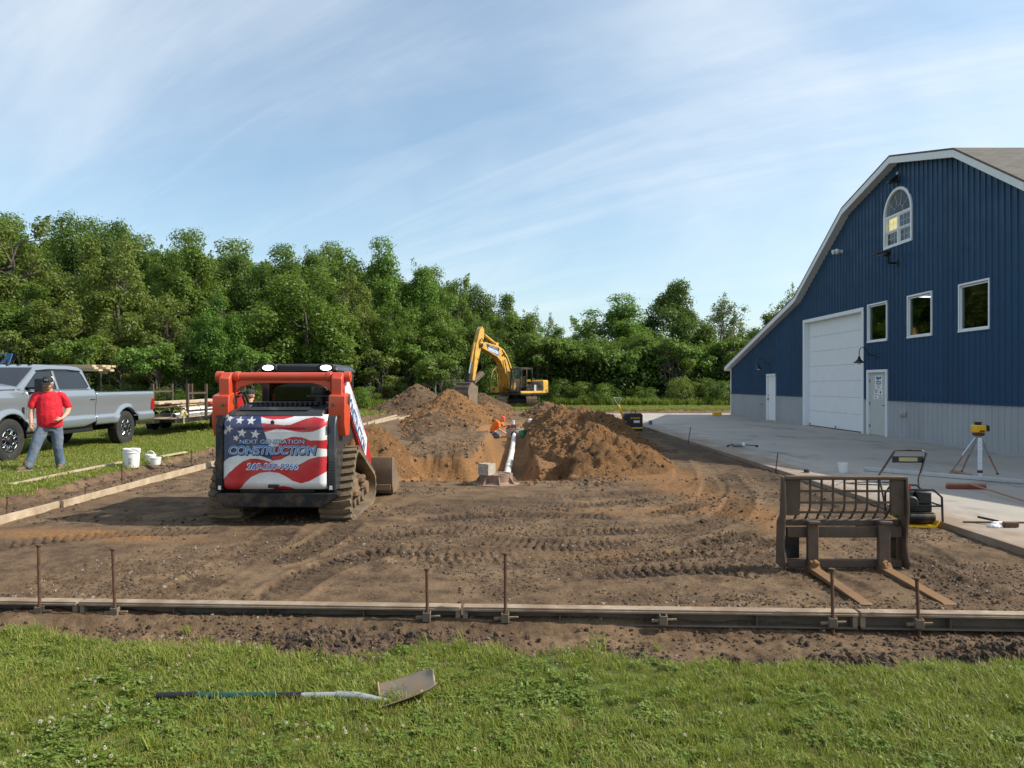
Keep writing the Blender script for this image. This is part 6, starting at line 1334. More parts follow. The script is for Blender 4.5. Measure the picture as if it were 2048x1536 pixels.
# ================================================================ front steel forms
fA = math.atan2(5.25 - 5.59, 3.78 + 4.03)
def form_y(x): return 5.59 - .0435 * (x + 4.03)
def stake(loc, top, label, group, r=.011, tilt=(0, 0), head=True):
    t_ = thing('form_stake', label, 'stake', loc, 0, group); h_ = top - loc[2]
    t_.rotation_euler = (tilt[0], tilt[1], 0)
    b = MB(); b.tube([(0, 0, -.25), (0, 0, h_ * .5), (0, 0, h_ - .008)], [r * .9, r, r], 9); b.build('shaft', 'rust', t_)
    if head: b = MB(); b.lathe([(.001, h_ + .006), (r * 1.9, h_ + .005), (r * 2.0, h_ - .004), (r * 1.1, h_ - .014)], (0, 0, 0), 12); b.build('mushroomed_head', 'rust', t_)
    return t_
STK = [(-3.66, .45, 'leftmost tall stake of the front form'), (-3.06, .43, 'second stake from the left on the front form'), (-.64, .30, 'short stake left of the middle joint of the front form'), (-.05, .42, 'tall stake near the middle of the front form'), (2.37, .33, 'stake in front of the left pallet fork'), (2.99, .27, 'stake in front of the right pallet fork')]
secs = [(-6.4, -3.385, 'steel form section at the lower left, mostly out of frame'), (-3.365, -.392, 'steel form section left of the middle, half buried in dirt'), (-.372, 2.568, 'steel form section in the middle right with open pocket'), (2.588, 5.2, 'steel form section in front of the pallet forks at the right')]
for (x0, x1, lb) in secs:
    xm = (x0 + x1) / 2; t_ = thing('concrete_form', lb, 'concrete form', (xm, form_y(xm), -.12), fA, 'front concrete forms'); hl = (x1 - x0) / 2
    b = MB(); b.bx(-hl, hl, -.045, .045, .112, .128); b.bx(-hl, hl, -.049, -.040, .096, .113); b.build('top_flange', 'form_crust', t_, bevel=.003)
    b = MB(); b.bx(-hl, hl, .028, .036, .012, .112); b.build('web', 'form_steel', t_)
    b = MB(); b.bx(-hl, hl, -.043, .045, .0, .012); b.build('bottom_flange', 'form_steel', t_, bevel=.003)
    for s_ in (-1, 1): b = MB(); b.bx(s_ * hl, s_ * (hl - .035), -.036, .027, .0125, .111); b.build('end_plate', 'form_crust', t_, bevel=.003)
    for k in (-.5, .0, .5): b = MB(); b.bx(k * hl - .004, k * hl + .004, -.030, .0275, .0125, .111); b.build('stiffener', 'form_steel', t_)
    for sx_ in [s[0] for s in STK] + [1.13]:
        if x0 < sx_ < x1:
            u_ = sx_ - xm; b = MB(); b.bx(u_ - .03, u_ - .018, -.085, -.051, .02, .10); b.bx(u_ + .018, u_ + .03, -.085, -.051, .02, .10); b.bx(u_ - .03, u_ + .03, -.093, -.0852, .025, .095); pk_ = b.build('stake_pocket', 'form_steel', t_, bevel=.004)
            b = MB(); b.bar((u_ - .085, -.066, .052), (u_ + .10, -.070, .066), .018, .022, (0, 0, 1), .6); b.build('wedge', 'form_crust', pk_, bevel=.003)
for x, tp, lb in STK: stake((x, form_y(x) - .070, -.13), tp, lb, 'front form stakes', .0125, (R(random.uniform(-2, 2)), R(random.uniform(-2, 2))))
# ---------------------------------------------------------------- left wooden forms
for k, (y0, y1) in enumerate(((5.9, 10.15), (10.17, 12.52), (12.54, 15.9), (15.92, 19.4), (19.42, 23), (23.02, 27), (27.02, 31), (31.02, 35), (35.02, 39))):
    lb = ('pale wooden form board at the left edge of the frame', 'weathered form board behind the near left one', 'dirty form board left of the track loader')
    b = MB(); b.bx(-.02, .02, -(y1 - y0) / 2, (y1 - y0) / 2, 0, .15); o = b.build('timber_form', 'form_wood', None, bevel=.003); o.location = (-6.50 + .03 * (k % 2) + .02 * k, (y0 + y1) / 2, -.125 + .004 * (k % 3)); o.rotation_euler = (0, 0, R(.5 if k % 2 else -.35)); tag(o, lb[k] if k < 3 else f'wooden form board running back past the track loader, {ORD[k - 3]} beyond it', 'form board', 'left wooden form boards')
for k, (y, tp, lb) in enumerate(((9.3, .22, 'stake at the left frame edge by the form board'), (12.0, .30, 'rusty stake below the white bucket'), (10.9, .12, 'short rusty stake left of the white bucket'), (14.6, .33, 'tall stake left of the loader track'), (15.6, .27, 'thin stake beside the tall one left of the loader'), (16.7, .3, None), (20.5, .3, None), (22.5, .3, None), (24.5, .35, None), (26.5, .3, None), (28.5, .35, None), (30.5, .35, None), (32.5, .4, None), (34.5, .4, None), (36.5, .4, None), (38.5, .9, None))):
    stake((-6.62 + .02 * (k % 3) + .02 * k * .6, y, -.1), tp, lb or f'thin stake in the left form row, {ORD[k - 5]} beyond the track loader', 'left form stakes', .010, (R(random.uniform(-3, 3)), R(random.uniform(-3, 3))))
# planks on the lawn
for (a, c, lb) in (((20, 971), (130, 948), 'weathered stick on the lawn nearest the camera, left of the bucket'), ((134, 947), (240, 926), 'weathered stick on the lawn behind the nearest one'), ((322, 914), (372, 905), 'pale stick on the lawn behind the white jugs')):
    p, q = G(*a, .09), G(*c, .09); d = q - p; o = MB().bx(-d.length / 2, d.length / 2, -.045, .045, 0, .035).build('lawn_plank', 'form_wood', None, bevel=.004); m_ = (p + q) / 2; o.location = (m_.x, m_.y, .085); o.rotation_euler = (0, 0, math.atan2(d.y, d.x)); tag(o, lb, 'plank', 'planks on the lawn')
for k in range(3):
    o = MB().bx(-1.2, 1.2, -.05, .05, 0, .04).build('lawn_plank', 'lumber', None, bevel=.004); o.location = (-8.6 - k * .5, 37.5 + k * .9, .09); o.rotation_euler = (0, 0, R(50 + 5 * k)); tag(o, f'pale plank on the far lawn beyond the loader cab, {ORD[k]} nearest', 'plank', 'planks on the far lawn')
for k in range(2):
    o = MB().bx(-.02, .02, -2.4, 2.4, 0, .14).build('timber_form', 'form_wood', None, bevel=.004); o.location = (-5.95 + k * .5, 34 + k * 3.5, -.10); o.rotation_euler = (0, 0, R(-4)); tag(o, ('loose form board left of the dark topsoil heap', 'farther loose form board beside the dark topsoil heap')[k], 'form board', 'loose far form boards')
# ---------------------------------------------------------------- buckets on the lawn
def bucket(p, r, h_, label, matn='white_plastic', printed=False, lid=True, bail=True):
    t_ = thing('plastic_bucket', label, 'bucket', p)
    b = MB(); b.lathe([(.001, .004), (r * .86, 0), (r * .88, .012), (r * .985, h_ * .80), (r * 1.06, h_ * .81), (r * 1.06, h_ * .845), (r * 1.0, h_ * .86), (r * 1.05, h_ * .90), (r * 1.05, h_ * .925), (r * 1.0, h_ * .935), (r, h_), (r * .96, h_), (r * .95, h_ * .9), (r * .85, .01)], (0, 0, 0), 30); bd = b.build('bucket_body', matn, t_)
    if lid: b = MB(); b.lathe([(.001, h_ - .008), (r * .95, h_ - .006), (r * 1.02, h_ + .012), (r * 1.05, h_ + .008), (r * 1.05, h_ - .02), (r * 1.0, h_ - .022)], (0, 0, 0), 30); b.build('lid_rim', matn, t_)
    if bail: b = MB(); b.tube([(r * 1.05 * math.cos(a), r * 1.02 * math.sin(a) * .9 - .02, h_ * .83 - .10 * math.sin(a)) for a in [-math.pi * k / 10 for k in range(11)]], .004, 6); b.build('bail', 'chrome', t_)
    if printed:
        for (a0, a1, z0, z1) in ((-150, -118, .34, .37), (-150, -122, .30, .32), (-150, -120, .26, .28), (-150, -125, .2, .24), (-85, -58, .52, .54), (-85, -62, .46, .5), (-85, -58, .40, .43), (-85, -64, .2, .37)):
            b = MB(); n = 6; v = []
            for k in range(n + 1):
                a = R(a0 + (a1 - a0) * k / n)
                for z in (z0, z1): rr = r * (.88 + .105 * (z / .80)) + .0015; v.append((rr * math.cos(a), rr * math.sin(a), z * h_))
            b.add(v, [(2 * k, 2 * k + 2, 2 * k + 3, 2 * k + 1) for k in range(n)]); b.build('print', 'grey_fiberglass', bd, fixn=False)
    return t_
p = G(263, 935, .05); bucket((p.x, p.y, .05), .155, .365, 'tall white printed plastic bucket on the lawn', printed=True)
p = G(311, 929, .05); bucket((p.x, p.y, .05), .105, .155, 'small white tub right of the tall white bucket', lid=False, bail=False)
p = G(297, 925, .05); t_ = bucket((p.x, p.y + .08, .05), .105, .165, 'small white tub with a looped handle behind the other tub', lid=False, bail=False)
b = MB(); b.tube([(-.1 + .02, 0, .15), (-.06, 0, .21), (0, 0, .235), (.06, 0, .21), (.09, 0, .15)], .012, 8); b.build('handle', 'white_plastic', t_)
# ---------------------------------------------------------------- shovel on the grass
sv = thing('shovel', 'long handled square shovel lying on the foreground grass', 'shovel', (-1.10, 3.80, .0))
def seg(x0, x1, mt, nm, r, z0=.075, z1=.080): b = MB(); b.cyl((x0, 0, z0), (x1, 0, z1), r, seg=14); return b.build(nm, mt, sv)
sv.location = (-1.06, 3.78, -.036)
seg(-.83, -.62, 'black_plastic', 'grip', .019); seg(-.62, -.20, 'green_fiberglass', 'shaft', .017); seg(-.20, -.06, 'black_plastic', 'collar', .018); seg(-.06, .14, 'grey_fiberglass', 'shaft_lower', .017)
b = MB(); b.tube([(.13, 0, .080), (.24, -.005, .078), (.34, -.03, .070), (.40, -.035, .066)], [.021, .021, .017, .012], 12); b.build('socket', 'grey_fiberglass', sv)
NU, NV = 26, 22; U, V = np.meshgrid(np.linspace(0, 1, NU), np.linspace(-1, 1, NV)); hw = .105 - .012 * U
hw = np.where(U > .78, hw * np.sqrt(np.clip(1 - ((U - .78) / .22) ** 2 * .55, 0, 1)), hw)
Xs = .02 + U * .30; Ys = V * hw; Zs = .045 * np.abs(V) ** 2.2 + .03 * (1 - U) ** 2 * 0 + .03 * U ** 2
bl = grid_mesh('blade', Xs, Ys, Zs, 'shovel_steel'); bl.parent = sv; bl.location = (.345, -.03, .05); bl.rotation_euler = (R(9), R(-9), R(13)); md = bl.modifiers.new('thick', 'SOLIDIFY'); md.thickness = .0035
b = MB(); b.tube([(.02, -.112, .048), (.02, -.07, .02), (.02, 0, .008), (.02, .07, .02), (.02, .112, .048)], .007, 8); b.build('foot_step', 'shovel_steel', bl)
# ---------------------------------------------------------------- pallet fork attachment
pf = thing('pallet_fork', 'rusty brown pallet fork frame standing on the dirt with forks toward camera', 'pallet fork', (2.577, 6.72, -.075))
K = .00135
def fz(y): return (1010 - y) * K + .035
def fx(x): return (x - 105) * K
for s_, (xa, xb) in ((-1, (105, 210)), (1, (850, 945))):
    b = MB(); b.prism([(fx(xa), fz(365)), (fx(xb), fz(365)), (fx(xb), fz(600)), (fx(xb - s_ * 0), fz(640)), (fx(xa), fz(640))], 1, -.012, .012); b.build('corner_plate', 'worn_steel', pf, bevel=.004)
    xo = fx(xa) - .012 if s_ < 0 else fx(xb) + .012; 
    b = MB(); b.prism([(-.03, fz(372)), (.03, fz(368)), (.06, fz(640)), (.14, fz(700)), (.16, fz(1005)), (-.05, fz(1015)), (-.08, fz(960)), (-.02, fz(850)), (-.06, fz(600))], 0, xo - .011, xo + .011); b.build('side_plate', 'worn_steel', pf, bevel=.004)
b = MB(); b.bx(fx(105), fx(945), -.035, .03, fz(392), fz(364)); b.build('top_rail', 'worn_steel', pf, bevel=.01)
for x in [210] + list(range(287, 800, 80)) + [850]:
    b = MB(); w_ = .008; b.add([], []); b.tube([(fx(x), .0, fz(392)), (fx(x), .0, fz(560)), (fx(x), .012, fz(600)), (fx(x) - .012, .10, fz(690))], .011, 6); b.build('screen_bar', 'worn_steel', pf)
for y, yy in ((472, 0.0), (552, 0.0), (625, .035)):
    b = MB(); b.bar((fx(205), yy, fz(y)), (fx(855), yy, fz(y)), .018, .020); b.build('screen_bar', 'worn_steel', pf)
for (y0, y1, dp, nm, ya) in ((680, 724, .07, 'carriage_bar', .09), (727, 800, .05, 'carriage_bar', .03), (955, 1010, .06, 'carriage_bar', .03)):
    b = MB(); b.bx(fx(128), fx(935), ya - dp / 2, ya + dp / 2, fz(y1), fz(y0)); b.build(nm, 'worn_steel', pf, bevel=.008)
for xa, xb in ((135, 240), (850, 930)): b = MB(); b.bx(fx(xa), fx(xb), .10, .115, fz(960), fz(800)); b.build('hitch_plate', 'black_steel', pf)
for xa, xb in ((258, 332), (752, 832)):
    b = MB(); b.prism([(.005, .045), (-.045, .10), (-.09, .052), (-1.02, .022), (-1.05, .010), (-.05, .006), (.005, .012)], 0, fx(xa), fx(xb)); fk = b.build('fork', 'fork_steel', pf, bevel=.004)
    b = MB(); b.prism([(-.047, fz(690)), (.003, fz(690)), (.003, .046), (-.047, .09)], 0, fx(xa), fx(xb)); b.build('fork_shank', 'worn_steel', fk, bevel=.005)
    b = MB(); b.box((fx((xa + xb) / 2), -.03, fz(686)), (fx(xb) - fx(xa) + .012, .09, .03)); b.build('fork_hook', 'worn_steel', fk, bevel=.006)
    b = MB(); [b.sphere((fx((xa + xb) / 2) + random.uniform(-.03, .03), -.06 + random.uniform(-.03, .01), .06 + random.uniform(0, .05)), random.uniform(.015, .03), 7, 5) for _ in range(7)]; o = b.build('caked_sand', 'orange_soil_clod', fk, fixn=False); o['kind'] = 'stuff'
for x in (300, 790): pass
# ---------------------------------------------------------------- plate compactor by the pad edge
pc = thing('plate_compactor', 'black and yellow plate compactor beside the pad edge', 'plate compactor', (5.07, 8.98, -.075), R(-4))
b = MB(); b.prism([(-.25, .08), (-.20, .0), (.17, .0), (.21, .08), (.20, .09), (.16, .03), (-.18, .03), (-.23, .09)], 1, -.24, .24); b.build('base_plate', 'yellow_plastic', pc, bevel=.006)
b = MB(); b.bx(-.18, .18, -.16, .16, .04, .17); b.cyl((-.16, -.2, .13), (.16, -.2, .13), .06); b.build('exciter', 'black_steel', pc, bevel=.02)
b = MB(); b.bx(-.16, .17, -.14, .16, .175, .30); b.bx(-.02, .15, -.17, .0, .28, .44); b.cyl((-.1, -.2, .30), (-.1, .0, .30), .085, seg=18); b.build('engine', 'black_plastic', pc, bevel=.02)
b = MB(); b.bx(-.17, -.02, -.1, .14, .30, .46); b.build('fuel_tank', 'dark_grey_panel', pc, bevel=.03); b = MB(); b.cyl((-.05, .0, .46), (-.05, 0, .485), .03); b.build('fuel_cap', 'red_paint', pc)
for y in (-.22, .20):
    b = MB(); b.tube([(-.25, y, .08), (-.25, y, .36), (-.18, y, .47), (.14, y, .47), (.24, y, .38), (.25, y, .08)], .014, 8); b.build('roll_bar', 'black_steel', pc)
b = MB(); b.tube([(-.25, -.22, .27), (.25, -.22, .27)], .011, 8); b.tube([(.25, -.22, .27), (.25, .20, .27)], .011, 8); b.build('cross_tube', 'black_steel', pc)
b = MB(); b.tube([(-.24, .2, .16), (-.20, .5, .55), (.04, .62, .84), (.08, .64, .88), (.42, .64, .88), (.47, .62, .84), (.30, .48, .50), (.22, .2, .14)], .015, 9); b.build('handle', 'black_steel', pc)
b = MB(); b.bx(.02, .42, .595, .605, .715, .80); b.build('handle_plate', 'black_plastic', pc); b = MB(); b.bx(.10, .34, .588, .594, .735, .785); b.build('decal', 'strap', pc)
# ---------------------------------------------------------------- laser level on tripod, grade rod
p = G(1957, 951, 0); tp = thing('laser_tripod', 'yellow rotary laser level on an aluminium tripod on the concrete', 'laser level', (p.x, p.y, 0))
for (fx_, fy_) in ((-.47, .10), (.45, .14), (.02, .52)):
    b = MB(); b.bar((0, 0, .76), (fx_ * .55, fy_ * .55, .36), .045, .03, (0, 1, 0)); b.build('leg_upper', 'aluminium', tp, bevel=.005); b = MB(); b.bar((fx_ * .5, fy_ * .5, .40), (fx_, fy_, .015), .03, .025, (0, 1, 0), .7); b.build('leg_lower', 'broom_wood', tp, bevel=.004); b = MB(); b.sphere((fx_, fy_, .014), .022, 8, 6); b.build('foot', 'black_plastic', tp)
b = MB(); b.lathe([(.001, .74), (.09, .74), (.10, .77), (.10, .79), (.001, .79)], (0, 0, 0), 18); b.build('tripod_head', 'rust', tp)
b = MB(); b.bx(-.10, .10, -.085, .085, .80, .94); lz = b.build('laser_body', 'yellow_plastic', tp, bevel=.02); b = MB(); b.prism([(.10, .82), (.165, .83), (.155, .93), (.10, .945)], 1, -.08, .08); b.build('rubber_guard', 'black_plastic', tp, bevel=.012); b = MB(); b.cyl((-.01, 0, .94), (-.01, 0, .985), .055); b.bx(-.07, .05, -.05, .05, .985, .995); b.build('rotor_cage', 'black_plastic', tp, bevel=.006)
b = MB(); b.bx(-.03, .06, -.088, -.0855, .815, .845); b.build('sticker', 'red_lens', tp)
p = G(1960, 957, 0); gr = thing('grade_rod', 'white graduated rod standing in front of the tripod', 'grade rod', (p.x, p.y - .0, 0))
b = MB(); b.bx(-.034, .034, -.012, .012, .02, .73); rd_ = b.build('rod', 'white_paint', gr, bevel=.003)
for k in range(12): b = MB(); b.bx(-.028, -.028 + (.03 if k % 2 else .018), -.0135, -.0122, .12 + k * .048, .128 + k * .048); b.build('tick', 'ink_blue', rd_)
b = MB(); b.bx(-.04, .04, -.02, .02, .1, .15); b.build('clamp', 'rust', gr, bevel=.004); b = MB(); b.bx(-.09, .09, -.06, .06, .0, .03); b.build('foot_block', 'black_plastic', gr, bevel=.008)
# ---------------------------------------------------------------- loose tools on the pad
def lay(name, a, c, w_, h_, matn, label, cat, z=.0, ext=0.0, ext0=0.0):
    p, q = G(*a, 0), G(*c, 0); d = (q - p).normalized(); p = p - d * ext0; q = q + d * ext; o = MB().bx(-(q - p).length / 2, (q - p).length / 2, -w_ / 2, w_ / 2, 0, h_).build(name, matn, None, bevel=min(w_, h_) * .15); m_ = (p + q) / 2; o.location = (m_.x, m_.y, z); o.rotation_euler = (0, 0, math.atan2(d.y, d.x)); tag(o, label, cat); return o
lay('screed_bar', (1728, 942), (2046, 968), .045, .075, 'aluminium', 'long aluminium screed straightedge lying across the pad', 'screed bar', .004, 1.6)
lay('wood_block', (1905, 945), (1935, 953), .09, .05, 'broom_wood', 'short wooden block by the left tripod foot', 'block', .003, .1)
lay('rebar_rod', (1926, 1046), (2046, 1047), .018, .018, 'rust', 'thin steel rod on the pad behind the hammer', 'rod', .004, .9)
lay('level_bar', (1665, 972), (1712, 955), .03, .03, 'aluminium', 'short aluminium bar on the pad seen through the fork screen', 'bar', .004)
p = G(1932, 978, 0); br = thing('push_broom', 'push broom lying on the pad with red dusty head', 'broom', (p.x, p.y, .0), R(-4))
b = MB(); b.bx(-.30, .30, -.035, .035, .055, .095); b.build('head', 'broom_wood', br, bevel=.01); b = MB(); b.bx(-.30, .30, -.045, .045, .0, .054); b.build('bristles', 'bristle_red', br, bevel=.012)
b = MB(); b.cyl((.05, 0, .085), (-.02, -2.0, .03), .013); b.build('handle', 'broom_wood', br)
p = G(2016, 1055, 0); hm = thing('sledge_hammer', 'short sledge hammer with orange collar on the pad edge', 'hammer', (p.x, p.y, 0), R(0))
b = MB(); b.cyl((.02, 0, .045), (-.16, .30, .07), .014); b.build('handle', 'black_plastic', hm); b = MB(); b.cyl((.015, .01, .045), (-.04, .1, .052), .0165); b.build('collar', 'orange_hat', hm); b = MB(); b.bx(-.055, .115, -.03, .03, .005, .065); b.build('head', 'rust', hm, bevel=.010)
b = MB(); 
for k in range(9): b.sphere((random.uniform(-.08, .06), random.uniform(-.05, .05), random.uniform(.01, .04)), random.uniform(.02, .05), 7, 5, (1.2, 1, .7))
o = b.build('plastic_wrapper', 'white_mesh', None, fixn=False, smooth=False); p = G(1996, 1054, 0); o.location = (p.x, p.y, 0); tag(o, 'crumpled clear plastic wrapper beside the hammer', 'wrapper')
p = G(1686, 945, 0); bucket((p.x, p.y, 0), .088, .19, 'small plain white pail on the pad behind the fork screen', lid=False, bail=False)
o = MB().lathe([(.001, 0), (.05, 0), (.05, .05), (.045, .06), (.001, .06)], (0, 0, 0), 14).build('black_cap', 'black_plastic', None); p = G(1613, 945, 0); o.location = (p.x, p.y, 0); tag(o, 'small black cap beside the leaning stake on the pad', 'cap')
b = MB(); b.tube([(.45 * math.cos(a) * (1 + .1 * math.sin(3 * a)), .16 * math.sin(a), .012) for a in np.linspace(0, 9, 30)], .009, 6); o = b.build('cord', 'black_plastic', None); p = G(1750, 968, 0); o.location = (p.x, p.y, 0); tag(o, 'loose black cord loops on the pad behind the fork screen', 'cord')
p = G(1482, 894, 0); cg = thing('caulk_gun', 'grey and white sprayer tube lying on the pad edge', 'caulk gun', (p.x, p.y, 0), R(0))
b = MB(); b.cyl((-.22, 0, .06), (.02, 0, .06), .055); b.build('tube', 'grey_fiberglass', cg); b = MB(); b.cyl((.02, 0, .06), (.09, 0, .06), .056); b.build('band', 'white_plastic', cg); b = MB(); b.cyl((.09, 0, .06), (.43, .02, .03), .012); b.bx(.40, .46, -.02, .06, .0, .05); b.build('rod', 'black_steel', cg); b = MB(); b.cyl((-.22, 0, .06), (-.40, 0, .045), .02, .006); b.bar((-.30, 0, .05), (-.38, .02, .0), .02, .03); b.build('nozzle', 'black_plastic', cg)
o = MB().bx(-.22, .22, -.13, .13, 0, .20).build('yellow_case', 'yellow_plastic', None, bevel=.03); p = G(1434, 832, 0); o.location = (p.x, p.y, 0); tag(o, 'yellow plastic case on the far pad near the barn corner', 'case')
o = MB().lathe([(.001, 0), (.07, 0), (.075, .02), (.075, .14), (.06, .17), (.001, .17)], (0, 0, 0), 16).build('blue_can', 'blue_paint', None); p = G(1301, 849, 0); o.location = (p.x, p.y, 0); tag(o, 'small blue can on the far pad beside a stake', 'can')
for (px, py, top_, dx, lb) in ((1606, 943, 905, 5, 'leaning stake at the pad edge behind the pallet fork'), (1386, 885, 853, 5, 'leaning stake at the pad edge left of the sprayer tube'), (1289, 850, 825, 4, 'stake at the pad edge beside the far compactor')):
    p = G(px, py, -.05); tz = H + (768 - top_) / F * p.y; stake((min(p.x, 5.27), p.y, -.08), tz, lb, 'pad edge stakes', .012, (0, math.atan(dx / F * p.y / (tz + .08))), False)
# ---------------------------------------------------------------- far reversible compactor
fc = thing('reversible_compactor', 'black boxy compactor with a yellow handle at the far pad edge', 'plate compactor', (4.58, 27.0, -.08))
b = MB(); b.prism([(-.34, .17), (.30, .12), (.34, .22), (.34, .62), (.28, .68), (-.30, .66), (-.36, .56)], 1, -.30, .30); b.build('hood', 'black_plastic', fc, bevel=.03)
b = MB(); b.bx(-.28, .32, -.32, .32, .10, .15); b.build('frame', 'yellow_plastic', fc, bevel=.01); b = MB(); b.prism([(-.34, .10), (-.28, .0), (.28, .0), (.36, .10)], 1, -.31, .31); b.build('base_plate', 'black_steel', fc)
b = MB(); b.bar((-.34, 0, .50), (-.55, 0, .98), .09, .09, (0, 1, 0)); b.build('drawbar', 'yellow_plastic', fc, bevel=.02)
b = MB(); b.tube([(-.56, 0, 1.0), (-.66, -.13, 1.12), (-.74, -.16, 1.24), (-.70, 0, 1.26), (-.46, 0, 1.25), (-.42, -.1, 1.18), (-.52, -.04, 1.02)], .018, 8); b.build('handle', 'grey_steel', fc)
b = MB(); b.tube([(-.05, 0, .66), (-.05, 0, .76), (.12, 0, .76), (.12, 0, .67)], .018, 8); b.build('lifting_eye', 'black_steel', fc)
text_mesh('lettering', 'BOMAG', 'yellow_plastic', fc, (.06, -.304, .50), .34, .07, (R(90), 0, 0), 0, .02)
b = MB(); b.bx(.0, .22, -.305, -.301, .32, .41); b.build('decal', 'decal_white', fc)
# ---------------------------------------------------------------- manhole castings, block, pipe
def casting(loc, label, rb=.42, rt=.295, h_=.19):
    t_ = thing('manhole_casting', label, 'manhole casting', loc, 0, 'manhole castings')
    b = MB(); b.lathe([(rt * .9, 0), (rb, 0), (rb, .022), (rt * 1.08, .035), (rt, .06), (rt, h_ - .02), (rt * 1.02, h_), (rt * .86, h_), (rt * .86, h_ - .03)], (0, 0, 0), 40); b.build('frame', 'cast_iron', t_)
    for k in range(8):
        a = k * math.pi / 4 + .2; b = MB(); b.prism([(rt * .99, .03), (rb * .97, .022), (rt * .99, h_ * .86)], 1, -.011, .011); b.xf(Matrix.Rotation(a, 4, 'Z')); b.build('gusset', 'cast_iron', t_)
    b = MB(); b.lathe([(.001, h_ - .014), (rt * .84, h_ - .014), (rt * .84, h_ - .035), (.001, h_ - .035)], (0, 0, 0), 36); ld = b.build('cover', 'cast_iron', t_)
    for k in range(12):
        a = k * math.pi / 6; b = MB(); b.bar((rt * .30 * math.cos(a), rt * .30 * math.sin(a), h_ - .010), (rt * .72 * math.cos(a), rt * .72 * math.sin(a), h_ - .010), .02, .012); b.build('tread_bar', 'cast_iron', ld)
    return t_
casting((-.285, 12.66, -.085), 'rusty iron manhole casting in front of the trench with a block on it')
casting((.13, 31.35, -.27), 'iron manhole casting on the concrete barrel beside the trench worker', .41, .30, .19)
cb_ = thing('concrete_block', 'split face concrete half block sitting on the near manhole casting', 'concrete block', (-.44, 12.52, .105), R(-38))
b = MB(); w_, d_, h_ = .112, .10, .195
b.bx(-w_, w_, -d_, -d_ + .032, 0, h_); b.bx(-w_, w_, d_ - .032, d_, 0, h_); b.bx(-w_, -w_ + .032, -d_ + .032, d_ - .032, 0, h_); b.bx(w_ - .032, w_, -d_ + .032, d_ - .032, 0, h_); b.bx(-.016, .016, -d_ + .032, d_ - .032, 0, h_ - .001); b.bx(-w_ + .032, w_ - .032, -d_ + .032, d_ - .032, 0, .05); b.build('block_body', 'concrete_block', cb_, bevel=.003, smooth=False)
X, Z = np.meshgrid(np.linspace(-w_, w_, 22), np.linspace(0, h_, 22)); Yf = -d_ - .012 - .012 * fbm(X * 22, Z * 22, 3, 5) * np.minimum(1, 6 * np.minimum(1 - np.abs(X) / w_, np.minimum(Z, h_ - Z) / h_ * 2)); o = grid_mesh('split_face', X, Yf, Z, 'concrete_block'); o.parent = cb_
mh = thing('manhole_barrel', 'pale concrete manhole barrel under the far casting', 'manhole', (.13, 31.35, -.68)); b = MB(); b.lathe([(.30, 0), (.40, 0), (.40, .405), (.30, .405), (.30, 0)], (0, 0, 0), 36); b.build('barrel', 'manhole_concrete', mh); b = MB(); b.cyl((-.05, -.34, .19), (-.05, -.44, .19), .13, seg=20); b.build('pipe_seal', 'black_plastic', mh)
pp = thing('drain_pipe', 'white plastic drain pipe running down the trench to the manhole', 'pipe', (-.08, 23.5, -.50))
ends = [(-.16, 15.4), (-.08, 19.3), (-.0, 23.2), (.055, 27.1), (.09, 30.95)]
for (a, c) in zip(ends[:-1], ends[1:]):
    b = MB(); d = Vector((c[0] - a[0], c[1] - a[1], 0)).normalized(); p0, p1 = Vector((a[0] + .08, a[1] - 23.5, 0)), Vector((c[0] + .08, c[1] - 23.5, 0)); b.tube([p0, p0 + d * .22, p0 + d * .25, p1 + d * .05], [.098, .098, .084, .084], 20); b.build('pipe_length', 'white_pvc', pp)
st_ = thing('pipe_stub', 'short white pipe stub standing on the far casting', 'pipe', (.06, 31.4, -.083)); b = MB(); b.lathe([(.045, 0), (.056, 0), (.056, .12), (.064, .125), (.064, .17), (.05, .175), (.045, .17)], (0, 0, 0), 18); b.build('stub', 'white_pvc', st_)
bucket((.50, 30.9, -.63), .13, .33, 'green plastic bucket right of the far manhole', 'green_plastic', lid=False, bail=False)
o = MB().prism([(-.33, 0), (.30, .02), (.33, .10), (.1, .14), (-.28, .12)], 1, -.35, .35).build('foam_sheet', 'white_plastic', None, bevel=.02); o.location = (.95, 28.6, .16); tag(o, 'white foam piece lying on the heap above the trench', 'foam sheet')
# ================================================================ people
def blob(parts, name, matn, parent, vox=.011, smooth=4, disp=0.0):
    b = MB()
    for p in parts:
        if p[0] == 't': b.tube(p[1], p[2], 14, True, p[3] if len(p) > 3 else 1.0)
        else: b.sphere(p[1], p[2], 16, 12, p[3] if len(p) > 3 else (1, 1, 1))
    for p in parts:
        if p[0] == 't':
            for q, r in ((p[1][0], p[2][0]), (p[1][-1], p[2][-1])):
                if r < .07: b.sphere(q, r * .93, 12, 8)
    o = b.build(name, matn, parent)
    md = o.modifiers.new('remesh', 'REMESH'); md.mode = 'VOXEL'; md.voxel_size = vox; md.use_smooth_shade = True
    md = o.modifiers.new('smooth', 'SMOOTH'); md.iterations = smooth; md.factor = .5
    if disp:
        tx_ = bpy.data.textures.new(name, 'CLOUDS'); tx_.noise_scale = .085; tx_.noise_depth = 3; md = o.modifiers.new('folds', 'DISPLACE'); md.texture = tx_; md.strength = disp; md.mid_level = .5
    return o
